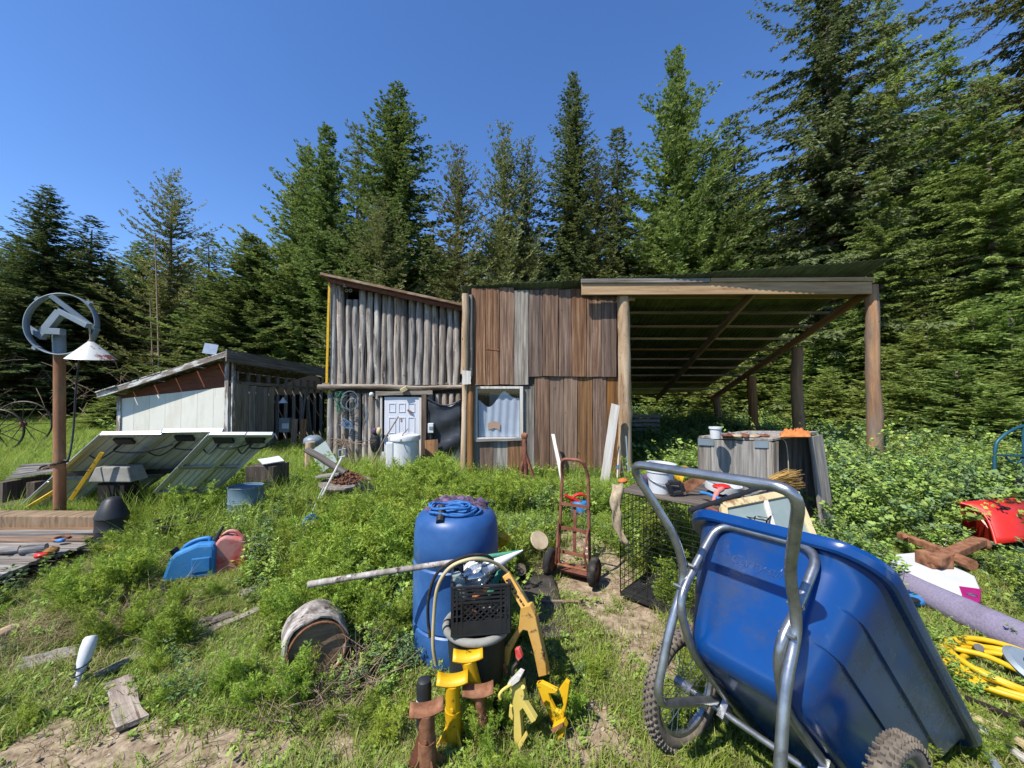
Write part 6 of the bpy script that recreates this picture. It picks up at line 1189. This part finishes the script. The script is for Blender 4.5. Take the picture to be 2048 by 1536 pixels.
for a in [
 ('spruce', 82, 372, 21, 92, 'tall dark spruce at the far left edge behind the lamp post'),
 ('slim', 178, 432, 22, 62, 'slender spruce just right of the lamp post ring'),
 ('spruce', 222, 520, 24, 55, 'short dark spruce closing the gap left of the sky notch'),
 ('pine', 340, 340, 23, 62, 'tall open topped pine standing clear above the old shed'),
 ('slim', 425, 468, 27, 45, 'small dark spruce tip between the tall pine and the bushy fir'),
 ('spruce_dense', 490, 466, 20, 92, 'bushy light green fir behind the shed roof peak'),
 ('fir', 606, 292, 23, 92, 'leaning blue green fir left of the double topped fir'),
 ('fir', 655, 256, 22, 95, 'tall feathery fir left of the darkest spruce'),
 ('pine_sparse', 716, 254, 25, 62, 'pale wispy fir top showing beside the darkest spruce'),
 ('spruce_dense', 785, 172, 21, 108, 'tallest dark dense spruce above the log building'),
 ('pine', 757, 402, 17, 70, 'short olive pine in front of the tallest dark spruce'),
 ('pine', 912, 292, 19, 70, 'olive pine with grey dead twigs above the two roofs'),
 ('pine', 1003, 254, 19.5, 66, 'tall olive pine left of its close twin over the plank cabin'),
 ('pine', 1050, 276, 20, 58, 'olive pine twin with a darker right side over the plank cabin'),
 ('spruce', 1148, 148, 21, 78, 'narrow pointed spruce towering over the plank cabin'),
 ('pine', 1192, 300, 20, 50, 'bright green fir tucked between two narrow spruces'),
 ('slim', 1232, 248, 20, 58, 'very slim spruce with open branches left of the broad fir'),
 ('fir', 1358, 95, 20, 108, 'broad fir with upswept branches rising behind the lean-to roof'),
 ('fir', 1420, 300, 19, 70, 'lower light green fir leaning against the broad upswept fir'),
 ('slim', 1482, 226, 20, 66, 'dark spruce standing free left of the huge ragged fir'),
 ('douglas', 1655, -190, 15.5, 150, 'huge ragged fir with drooping and dead branches by the lean-to'),
 ('hemlock', 1790, -60, 18, 125, 'tall soft branched conifer right of the huge ragged fir'),
 ('hemlock', 1880, 40, 14.5, 130, 'feathery hemlock with long hanging sprays'),
 ('douglas', 2090, -420, 12.5, 170, 'very near dark conifer cut off by the right edge'),
 ('hemlock', 1990, 120, 11.5, 130, 'low spreading hemlock over the shrubs near the blue metal arch'),
 ('hemlock', 1760, 330, 13.0, 90, 'light green hemlock just behind the right lean-to post'),
 ]: tpx(*a)
# forest behind the first row
fx = 0
for i in range(46):
    px = -60 + i * 48 + U(-14, 14); Y = U(25, 34)
    hm = 470 if px < 560 else (420 if px < 1500 else 300); hm = 560 if 225 < px < 275 else hm
    tpx(R.choice(['spruce', 'fir', 'spruce_dense', 'slim', 'pine']), px, hm + U(0, 90), Y, U(65, 95), 'dark conifer crowded in the forest behind the first row of trees', 'crowded conifers deep in the forest')
for i in range(18):                                      # low dark fill under the canopy of the first row
    px = -30 + i * 42 + U(-12, 12) if i < 9 else 560 + (i - 9) * 150
    tpx(R.choice(['spruce', 'pine_sparse', 'slim']), px, U(560, 640), U(22, 25), U(50, 75), 'small dark conifer in the shade below the forest edge', 'small shaded conifers below the forest edge')
YL_ = {1300: 'young conifer seen under the lean-to just right of the front post', 1370: 'young conifer seen under the lean-to above the white cup', 1450: 'young conifer behind the two farthest lean-to posts', 1540: 'young conifer between the third and second rear posts', 1630: 'bright young conifer right of the darkest rear post', 1700: 'young conifer directly behind the big orange right post', 1660: 'small young conifer low between the two right posts', 1800: 'tall young conifer just right of the orange post', 1860: 'broad young conifer right of the orange post above the shrubs', 1950: 'broad light young conifer above the red tub', 2030: 'tall young conifer cut by the right edge above the metal arch', 1910: 'smaller near young conifer above the red tub', 2060: 'nearest young conifer behind the metal arch', 1820: 'short young conifer at the foot of the orange post', 560: 'young conifer in the gap left of the log building', 590: 'taller young conifer touching the yellow corner trim', 215: 'low bushy young conifer left of the old shed', 1250: 'young conifer hidden behind the front lean-to post', 1410: 'low young conifer behind the rear rail of the lean-to', 1580: 'low young conifer right of the rear rail', 2000: 'low young conifer beside the metal arch'}
GY = 'young conifers behind the lean-to and shrubs'
for px, py, Y, hw, k in [(1300, 690, 17, 70, 0), (1370, 700, 16, 75, 1), (1450, 690, 15.5, 80, 0), (1540, 690, 15, 75, 1), (1630, 660, 14.5, 85, 0), (1700, 620, 13.5, 90, 1), (1660, 740, 11.6, 60, 0), (1800, 600, 12.6, 100, 1), (1860, 640, 10.8, 105, 0), (1950, 610, 10.6, 115, 1), (2030, 590, 9.6, 120, 0), (1910, 720, 9.0, 90, 1), (2060, 680, 8.6, 100, 0), (1820, 730, 9.8, 70, 1), (560, 700, 19, 60, 0), (590, 640, 21, 60, 1), (215, 790, 17, 40, 0), (1250, 690, 18, 70, 1), (1410, 750, 14.6, 55, 0), (1580, 770, 13.6, 50, 1), (2000, 770, 8.0, 80, 0)]:
    tpx('young', px, py, Y, hw, YL_[px], GY)
for px, pb, pt in ((318, 690, 470), (308, 700, 600)):
    a, b_ = P(px + 6, pb + 40, 19), P(px - 8, pt, 19.4); tag(log('dead_tree', (a.x, a.y, g0(a.x, a.y)), b_, .055, .02, m_dry, None, knots=8), 'bare grey dead trunk leaning in front of the tall open pine' if px == 318 else 'shorter bare grey snag beside the leaning dead trunk', 'tree')

db = MB()
for i in range(110):
    px_ = U(-40, 330) if i < 1380 else U(600, 1250); Y_ = U(17.5, 20.5) if i < 1380 else U(15.5, 18); p = P(px_, U(700, 860) if i < 1380 else U(500, 620), Y_); p.z = max(p.z, g0(p.x, p.y) + .2); d = V((U(-1, 1), U(-.6, .3), U(-.7, .35))).normalized() * U(.5, 1.6)
    db.tube([p, p + d * .5 + V((0, 0, -.06)), p + d + V((0, 0, -.2))], [.011, .008, .003], 4, cap=False)
    for q in range(2):
        s_ = p + d * U(.3, .7); db.tube([s_, s_ + V((U(-1, 1), U(-.4, .4), U(-.8, .3))) * .45], [.006, .002], 3, cap=False)
tag(db.ob('dead_branches', m_dry), 'bare grey dead branches along the dark forest edge', 'branches', None, 'stuff')
# ------------------------------------------------------------------ low plants: prototypes for the ground cover
RG = np.random.default_rng(42)
def blades(n, h, spread, w, bend, seed, segs=3):
    rng = np.random.default_rng(seed); Q, TT = [], []
    b = np.stack([rng.normal(size=n) * spread, rng.normal(size=n) * spread, np.zeros(n)], 1)
    az = rng.uniform(0, 6.28, n); L = h * rng.uniform(.5, 1.1, n); be = bend * rng.uniform(.3, 1.4, n)
    dirx = np.stack([np.cos(az), np.sin(az), np.zeros(n)], 1); sd_ = np.stack([-np.sin(az), np.cos(az), np.zeros(n)], 1); tn = rng.random(n)
    pt = lambda t: b + dirx * (L * (.15 * t + be * t * t))[:, None] + np.array([0, 0, 1.]) * (L * (t - .45 * be * t ** 2.2))[:, None]
    for i in range(segs):
        t0, t1 = i / segs, (i + 1) / segs; w0, w1 = w * (1 - t0 ** 1.6), w * (1 - t1 ** 1.6)
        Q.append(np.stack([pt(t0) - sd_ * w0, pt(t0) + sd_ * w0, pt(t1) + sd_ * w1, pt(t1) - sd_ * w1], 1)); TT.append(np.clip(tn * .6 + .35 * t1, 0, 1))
    return np.concatenate(Q).reshape(-1, 3), np.concatenate(TT)
def feather(n, h, seed):                                 # mayweed like plumes
    rng = np.random.default_rng(seed); Q, TT = [], []
    for k in range(n):
        p0 = np.array([rng.normal() * .045, rng.normal() * .045, 0]); lean = rng.normal(size=2) * .28; hh = h * rng.uniform(.55, 1.1); ns = int(26 * hh / .3) + 8
        t = np.sort(rng.uniform(.08, 1, ns)); pos = p0 + np.stack([lean[0] * hh * t ** 1.5, lean[1] * hh * t ** 1.5, hh * t], 1)
        q = np.array([[p0 - [.003, 0, 0], p0 + [.003, 0, 0], pos[-1] + [.001, 0, 0], pos[-1] - [.001, 0, 0]]]); Q.append(q); TT.append(np.array([.3]))
        for _ in range(2):
            az = rng.uniform(0, 6.28, ns); d = nrm(np.stack([np.cos(az), np.sin(az), rng.uniform(.3, 1.2, ns)], 1)); l = .075 * rng.uniform(.5, 1.2, ns) * (1.1 - .55 * t)
            Q.append(diamonds(pos, d, l, np.full(ns, .0028), rng, .1)); TT.append(np.clip(rng.random(ns) * .7 + .3 * t, 0, 1))
            for f in (.35, .6, .8):
                for sg in (1, -1):
                    d2 = nrm(d + np.cross(d, nrm(rng.normal(size=d.shape))) * .9 * sg); Q.append(diamonds(pos + d * (l * f)[:, None], d2, l * .5, np.full(ns, .0022), rng, .1)); TT.append(np.clip(rng.random(ns) * .7 + .3 * t, 0, 1))
    return np.concatenate(Q).reshape(-1, 3), np.concatenate(TT)
def leafy(n, h, ll, lw, seed, spread=.05, per=16, dome=False):
    rng = np.random.default_rng(seed); Q, TT = [], []
    for k in range(n):
        p0 = np.array([rng.normal() * spread, rng.normal() * spread, 0]); lean = rng.normal(size=2) * (.55 if dome else .25); hh = h * rng.uniform(.5, 1.1)
        t = np.sort(rng.uniform(.15, 1, per)); pos = p0 + np.stack([lean[0] * hh * t ** 1.3, lean[1] * hh * t ** 1.3, hh * t * (1 - .12 * t)], 1)
        Q.append(np.array([[p0 - [.004, 0, 0], p0 + [.004, 0, 0], pos[-1] + [.001, 0, 0], pos[-1] - [.001, 0, 0]]])); TT.append(np.array([.25]))
        for _ in range(2):
            az = rng.uniform(0, 6.28, per); d = nrm(np.stack([np.cos(az), np.sin(az), rng.uniform(-.25, .55, per)], 1)); l = ll * rng.uniform(.55, 1.2, per) * (1.1 - .4 * t)
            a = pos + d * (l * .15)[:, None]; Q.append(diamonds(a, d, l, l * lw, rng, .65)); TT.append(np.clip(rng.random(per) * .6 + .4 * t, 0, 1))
    return np.concatenate(Q).reshape(-1, 3), np.concatenate(TT)
def coll(name, items):
    c = bpy.data.collections.new(name)
    for i, ((vs, tt), l) in enumerate(items): c.objects.link(quads_object('%s_%02d' % (name, i), vs, tt, l))
    return c
def scatter(name, c, x, y, scl, idx, label, cat, tilt=.15, zoff=None, h=None, mg=9):
    if h: scl = clampH(x, y, np.asarray(scl, float), h, mg)
    n_ = len(x); me = bpy.data.meshes.new(name); z = gh(x, y) - .01 if zoff is None else zoff
    me.vertices.add(n_); me.vertices.foreach_set('co', np.stack([x, y, z], 1).astype(np.float32).ravel())
    rot = np.stack([RG.normal(size=n_) * tilt, RG.normal(size=n_) * tilt, RG.uniform(0, 6.28, n_)], 1).astype(np.float32)
    a = me.attributes.new('rot', 'FLOAT_VECTOR', 'POINT'); a.data.foreach_set('vector', rot.ravel())
    a = me.attributes.new('scl', 'FLOAT', 'POINT'); a.data.foreach_set('value', np.asarray(scl, np.float32))
    a = me.attributes.new('pick', 'INT', 'POINT'); a.data.foreach_set('value', np.asarray(idx, np.int32))
    o = bpy.data.objects.new(name, me); col.objects.link(o)
    ng = bpy.data.node_groups.new(name + '_nodes', 'GeometryNodeTree'); ng.interface.new_socket('Geometry', in_out='INPUT', socket_type='NodeSocketGeometry'); ng.interface.new_socket('Geometry', in_out='OUTPUT', socket_type='NodeSocketGeometry')
    N, LK = ng.nodes, ng.links; gi, go = N.new('NodeGroupInput'), N.new('NodeGroupOutput'); ip = N.new('GeometryNodeInstanceOnPoints'); ci = N.new('GeometryNodeCollectionInfo')
    ci.inputs['Collection'].default_value = c; ci.inputs['Separate Children'].default_value = True; ci.inputs['Reset Children'].default_value = True
    def na(nm, ty): q = N.new('GeometryNodeInputNamedAttribute'); q.data_type = ty; q.inputs['Name'].default_value = nm; return [s for s in q.outputs if s.enabled and s.name == 'Attribute'][0]
    LK.new(gi.outputs[0], ip.inputs['Points']); LK.new(ci.outputs[0], ip.inputs['Instance']); ip.inputs['Pick Instance'].default_value = True
    LK.new(na('pick', 'INT'), ip.inputs['Instance Index']); LK.new(na('rot', 'FLOAT_VECTOR'), ip.inputs['Rotation']); LK.new(na('scl', 'FLOAT'), ip.inputs['Scale'])
    LK.new(ip.outputs[0], go.inputs[0]); md = o.modifiers.new('plants', 'NODES'); md.node_group = ng
    return tag(o, label, cat, None, 'stuff')
# keep-out discs: things that stand on bare or trodden ground
KO = [(.36, 3.74, .24), (*G(915, 1285)[:2], .27), (.57, 3.66, .36), (.75, 3.3, .2), (-2.75, 3.6, .34), (-3.05, 3.6, .25), (1.1, 1.66, .45), (1.5, 2.0, .35), (.85, 2.0, .12), (-4.95, 4.05, .45), (-5.4, 3.6, .5), (-5.6, 4.3, .5), (*G(400, 1150)[:2], .16), (*G(455, 1138)[:2], .14), (*G(600, 1335)[:2], .26), (*G(650, 1345)[:2], .2), (-5.2, 4.1, .75), (-6, 4, .8), (-4.6, 3.7, .4), (-4.7, 4.4, .45), (1.55, 3.1, .25), (1.2, 3.6, .25), (1.9, 2.9, .3), (5.75, 4.35, .5), (5.2, 4.1, .25), (-2.95, 3.45, .2), (-2.62, 3.5, .2), (-2.75, 3.75, .2), (4.05, 3.74, .5), (4.0, 4.1, .35), (3.7, 3.4, .2), (3.7, 3.05, .2), (3.06, 2.4, .28), (2.85, 4.5, .5)]
KOB = []
for x0, y0, x1, y1, r in [(40, 1330, 165, 1300, .09), (232, 1362, 264, 1445, .085), (195, 1350, 330, 1290, .06), (420, 1262, 520, 1218, .07), (330, 1275, 470, 1228, .08), (478, 1190, 528, 1172, .08), (270, 1290, 420, 1240, .06), (-40, 1300, 30, 1258, .07)]:
    for i in range(7): KOB.append((*(G(x0, y0).lerp(G(x1, y1), i / 6))[:2], r))
KOB += [(*G(908, 1488)[:2], .05), (*G(856, 1545)[:2], .06), (*G(1042, 1490)[:2], .04), (*G(1115, 1470)[:2], .05)]
def keep(x, y, pad=0.0):
    k = np.ones(len(x), bool)
    for a, b_, r in KOB: k &= np.hypot(x - a, y - b_) > r
    for a, b_, r in KO: k &= np.hypot(x - a, y - b_) > r + pad
    k &= ~((x > -4.1) & (x < 2.15) & (y > 7.42 - .0) & (y < 13) & (x > -1.1)); k &= ~((x > -4.0) & (x < -1.0) & (y > 8.22) & (y < 13))
    k &= ~((x > -10.5) & (x < -7.1) & (y > 10) & (y < 15))
    return k
SEE = [(335, 490, 1147, 4.0), (0, 110, 1160, 3.35), (110, 205, 1098, 4.2), (598, 648, 1052, 4.4), (825, 885, 1262, 2.5), (535, 700, 1325, 2.15), (135, 200, 1380, 1.95), (225, 270, 1432, 2.1), (400, 525, 1245, 3.0), (35, 170, 1325, 2.4), (880, 930, 1478, 1.9), (1015, 1078, 1478, 1.9), (1070, 1145, 1462, 1.98), (918, 975, 1335, 2.1), (926, 990, 1400, 1.9), (815, 882, 1536, 1.78), (1000, 1102, 1335, 2.3), (1085, 1212, 1162, 3.5), (1225, 1340, 1180, 3.0), (640, 748, 972, 5.6), (773, 840, 908, 7.3), (925, 1250, 945, 7.0), (232, 460, 885, 9.8), (188, 264, 1040, 4.2), (456, 530, 970, 5.1), (40, 205, 990, 6.2), (205, 460, 945, 5.7), (1905, 2048, 1078, 4.7), (1768, 1965, 1195, 3.9), (1768, 1900, 1205, 3.6), (1900, 2048, 1280, 3.1), (1925, 2048, 1400, 2.25), (1395, 1655, 1040, 4.0), (-100, 100, 886, 11), (1060, 1320, 1300, 3.4), (1125, 1215, 1005, 5.0), (1000, 1120, 1130, 3.3), (850, 1250, 1010, 5.2), (1735, 1775, 880, 7.1)]
def clampH(x, y, s, h, mg=9):                                  # trodden or shaded plants in front of things stay low
    px = 1024 + F * x / y; s = s.copy()
    for a, b_, py, Y in SEE:
        k = (px > a - mg) & (px < b_ + mg) & (y < Y + .05); al = np.maximum(CZ - (py - 785) / F * y + .02, .035); s = np.where(k & (s * h > al), al / h * RG.uniform(.75, 1.1, len(s)), s)
    return s
def field(n_, x0, x1, y0, y1, dens, pad=0.0, dk=.97):
    x = RG.uniform(x0, x1, n_); y = RG.uniform(y0, y1, n_); k = (np.abs(x) < 1.5 * y + .8) & keep(x, y, pad); x, y = x[k], y[k]
    d = np.clip(dens(x, y), 0, 1) * (1 - dirt(x, y) * dk); k = RG.random(len(x)) < d; return x[k], y[k]
bump_ = lambda x, y, cx, cy, r: np.exp(-((x - cx) ** 2 + (y - cy) ** 2) / (r * r))
right = lambda x, y: np.clip((x - (2.0 + .10 * (y - 3))) * 1.6, 0, 1) * np.clip((y - 2.4) * 1.2, 0, 1)
yard = lambda x, y: np.clip((y - 3.3) / 1.2, 0, 1)
farleft = lambda x, y: np.clip((-x - 4.2 - .25 * np.maximum(y - 6, 0) * 0) * 1.2, 0, 1) * np.clip((y - 5.5), 0, 1)
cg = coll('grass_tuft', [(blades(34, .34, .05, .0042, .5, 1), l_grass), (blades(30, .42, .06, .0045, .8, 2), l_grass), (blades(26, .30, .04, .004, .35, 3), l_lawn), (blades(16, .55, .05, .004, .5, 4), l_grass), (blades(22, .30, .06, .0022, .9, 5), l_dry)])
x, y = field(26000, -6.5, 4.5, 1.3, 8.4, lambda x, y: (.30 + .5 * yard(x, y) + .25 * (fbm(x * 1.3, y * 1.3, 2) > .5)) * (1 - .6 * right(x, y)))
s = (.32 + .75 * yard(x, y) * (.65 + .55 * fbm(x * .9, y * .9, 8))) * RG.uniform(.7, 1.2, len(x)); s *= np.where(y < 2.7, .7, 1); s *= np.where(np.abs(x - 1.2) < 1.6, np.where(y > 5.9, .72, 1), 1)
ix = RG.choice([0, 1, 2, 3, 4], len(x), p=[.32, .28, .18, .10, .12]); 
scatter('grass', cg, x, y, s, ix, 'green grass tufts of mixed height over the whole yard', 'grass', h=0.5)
x, y = field(15000, -1.2, 1.8, 5.4, 8.3, lambda x, y: .75 * np.clip((y - 5.3), 0, 1)); x2, y2 = field(9000, -6.5, -.9, 5.0, 8.4, lambda x, y: .6 + 0 * x)
x, y = np.r_[x, x2], np.r_[y, y2]
xs, ys = field(1500, -6, 2.4, 2.6, 8, lambda x, y: .45 * yard(x, y) + .12); scatter('seed_stalks', coll('stalk', [(blades(3, .8, .03, .0022, .35, 71, 5), l_dry), (blades(4, .7, .04, .0026, .3, 72, 5), l_lawn), (feather(1, .75, 73), l_feather)]), xs, ys, RG.uniform(.6, 1.1, len(xs)), RG.choice([0, 1, 2], len(xs), p=[.4, .4, .2]), 'thin seeding stalks standing above the grass', 'grass', .15, None, .8)
scatter('tall_grass', cg, x, y, RG.uniform(.8, 1.35, len(x)) * np.where(x > -1, .82, 1.0), RG.choice([0, 1, 2, 3], len(x), p=[.3, .35, .15, .2]), 'tall lush grass along the foot of the sheds', 'grass', h=0.55)
x, y = field(52000, -34, 12, 7.2, 24, lambda x, y: .5 * np.clip((-x - 3.0 - .33 * (y - 7)) * .8 + .4, .12, 1) + .12)
scatter('meadow', cg, x, y, RG.uniform(.8, 1.4, len(x)), RG.choice([0, 1, 2, 4], len(x), p=[.3, .2, .45, .05]), 'bright green meadow grass stretching to the forest edge', 'grass', h=0.36)
cl = coll('lawn_tuft', [(blades(30, .07, .045, .0028, .6, 11), l_lawn), (blades(26, .09, .05, .0026, .8, 12), l_lawn), (leafy(7, .05, .028, .42, 13, .05, 5), l_weed), (blades(20, .09, .05, .0022, .9, 14), l_dry)])
x, y = field(74000, -4.6, 7.4, 1.2, 4.8, lambda x, y: .55 + .3 * (fbm(x * 2, y * 2, 31) > .45), -.25, .95)
scatter('short_grass', cl, x, y, RG.uniform(.6, 1.25, len(x)), RG.choice([0, 1, 2, 3], len(x), p=[.42, .26, .12, .20]), 'short patchy grass and clover in the front of the yard', 'grass')
cf = coll('mayweed', [(feather(5, .30, 21), l_feather), (feather(7, .36, 22), l_feather), (feather(4, .24, 23), l_feather), (feather(8, .42, 24), l_feather)])
fd = lambda x, y: sum(bump_(x, y, *G(px, py)[:2], r) for px, py, r in [(520, 1370, .3), (540, 1430, .22), (430, 1190, .2), (300, 1190, .22), (180, 1210, .28), (360, 1270, .2), (560, 1120, .3), (760, 1120, .5), (700, 1230, .4), (1120, 1290, .22), (1210, 1290, .16), (1180, 1330, .2), (860, 1330, .16), (930, 1350, .17), (1000, 1440, .2), (930, 1470, .16), (1060, 1480, .14), (1130, 1430, .12), (880, 1300, .14), (1040, 1310, .12), (1900, 1240, .25), (1870, 1270, .2), (1010, 1520, .14)]) + .10
x, y = field(13000, -4.8, 3.0, 1.35, 6.4, lambda x, y: .30 * fd(x, y) * (.3 + 1.2 * (fbm(x * 2.6, y * 2.6, 77) > .47)) + .34 * np.clip((y - 3.2) * 1.5, 0, 1) * np.clip((x + 2.3), 0, 1) * (x < .3) * (fbm(x * 1.6, y * 1.6, 88) > .46))
scatter('feathery_weeds', cf, x, y, RG.uniform(.55, 1.15, len(x)) * np.where(y < 2.7, .72, np.where(y > 3.2, 1.65, 1.05)), RG.choice([0, 1, 2, 3], len(x)), 'feathery green mayweed plumes around the scrap', 'weeds', .12, h=0.47, mg=20)
cw = coll('leafy_weed', [(leafy(5, .5, .055, .26, 31, .05, 20), l_weed), (leafy(6, .42, .045, .38, 32, .06, 16), l_weed), (leafy(4, .6, .06, .2, 33, .05, 24), l_bluegreen), (leafy(8, .22, .05, .4, 34, .06, 8, True), l_weed), (leafy(3, .5, .02, .5, 35, .04, 5), l_flower)])
x, y = field(20000, -4.2, 6.4, 2.2, 7.3, lambda x, y: (.55 * (x > 2.3 + .1 * y) * (y < 5) + (x < 2.4) * .22 * yard(x, y) * (fbm(x * 1.1, y * 1.1, 41) > .5) + .05 + 1.0 * bump_(x, y, .35, 5.6, 1.2) + .5 * bump_(x, y, -1.5, 6.5, .8) + .5 * bump_(x, y, 1.2, 6.3, .8) + .9 * bump_(x, y, *G(1060, 1060)[:2], .6) + .8 * bump_(x, y, *G(700, 1290)[:2], .35) + .8 * bump_(x, y, *G(760, 1330)[:2], .2)))
scatter('leafy_weeds', cw, x, y, RG.uniform(.6, 1.1, len(x)) * np.where(y < 3, .55, 1), RG.choice([0, 1, 2, 3, 4], len(x), p=[.3, .3, .2, .18, .02]), 'leafy upright weeds between the barrel and the cabin', 'weeds', h=0.62)
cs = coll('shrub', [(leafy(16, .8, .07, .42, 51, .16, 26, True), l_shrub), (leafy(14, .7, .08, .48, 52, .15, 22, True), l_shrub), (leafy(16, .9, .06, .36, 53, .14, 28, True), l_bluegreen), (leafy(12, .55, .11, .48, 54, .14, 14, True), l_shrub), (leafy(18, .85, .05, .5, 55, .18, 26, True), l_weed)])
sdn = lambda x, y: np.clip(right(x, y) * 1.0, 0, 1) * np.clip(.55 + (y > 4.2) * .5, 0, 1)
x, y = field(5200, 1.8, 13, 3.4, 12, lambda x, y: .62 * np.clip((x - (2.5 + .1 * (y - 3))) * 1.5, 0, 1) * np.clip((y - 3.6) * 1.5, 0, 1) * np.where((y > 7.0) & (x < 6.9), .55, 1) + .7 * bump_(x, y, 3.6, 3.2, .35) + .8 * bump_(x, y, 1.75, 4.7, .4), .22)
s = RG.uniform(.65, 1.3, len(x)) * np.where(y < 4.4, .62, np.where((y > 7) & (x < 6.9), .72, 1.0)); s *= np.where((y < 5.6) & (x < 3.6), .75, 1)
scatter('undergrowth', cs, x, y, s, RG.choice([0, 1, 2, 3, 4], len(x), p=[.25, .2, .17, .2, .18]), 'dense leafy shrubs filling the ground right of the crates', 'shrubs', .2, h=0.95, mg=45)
x, y = field(2600, 2.1, 9, 12.5, 19, lambda x, y: .3 + 0 * x); x2, y2 = field(2200, -16, -4, 15, 19, lambda x, y: .25 * (fbm(x * .5, y * .5, 3) > .5))
x, y = np.r_[x, x2], np.r_[y, y2]
scatter('thicket', cs, x, y, RG.uniform(.8, 1.5, len(x)), RG.choice([0, 1, 2, 4], len(x)), 'low green thicket behind the lean-to', 'shrubs', .2)
cd = coll('dry_tuft', [(blades(40, .30, .06, .0016, 1.3, 61), l_dry), (blades(30, .22, .07, .0018, 1.6, 62), l_dry)])
dd = lambda x, y: sum(bump_(x, y, *G(px, py)[:2], r) for px, py, r in [(640, 1345, .14), (690, 1300, .13), (670, 1380, .12), (250, 1220, .4), (210, 1160, .25), (120, 1280, .3), (1290, 1240, .12), (1330, 1260, .08), (620, 1240, .1)]) + .07
x, y = field(6500, -4.2, 2.6, 1.4, 4.6, lambda x, y: .6 * dd(x, y))
scatter('dry_grass', cd, x, y, RG.uniform(.5, 1.1, len(x)) * np.where(y < 2.6, .8, 1.1), RG.choice([0, 1], len(x)), 'dry bleached grass around the hollow log', 'grass', .3, h=0.24)
# pebbles on the bare soil
pm = []
for i in range(3):
    q = MB(); q.ball((0, 0, .3), (1, .8, .55), 7, 5, .18); me_ = bpy.data.meshes.new('pebble'); me_.from_pydata([tuple(p) for p in q.v], [], q.f); me_.materials.append(m_canvas); pm.append(bpy.data.objects.new('pebble_%02d' % i, me_))
cp = bpy.data.collections.new('pebbles'); [cp.objects.link(o_) for o_ in pm]
x = RG.uniform(-3.2, 3, 9000); y = RG.uniform(1.2, 4.6, 9000); k = RG.random(9000) < dirt(x, y) * .4; x, y = x[k], y[k]
scatter('pebbles', cp, x, y, .004 + .012 * RG.random(len(x)) ** 3, RG.choice([0, 1, 2], len(x)), 'small pebbles and crumbs on the bare soil', 'pebbles', .5, gh(x, y) - .012)
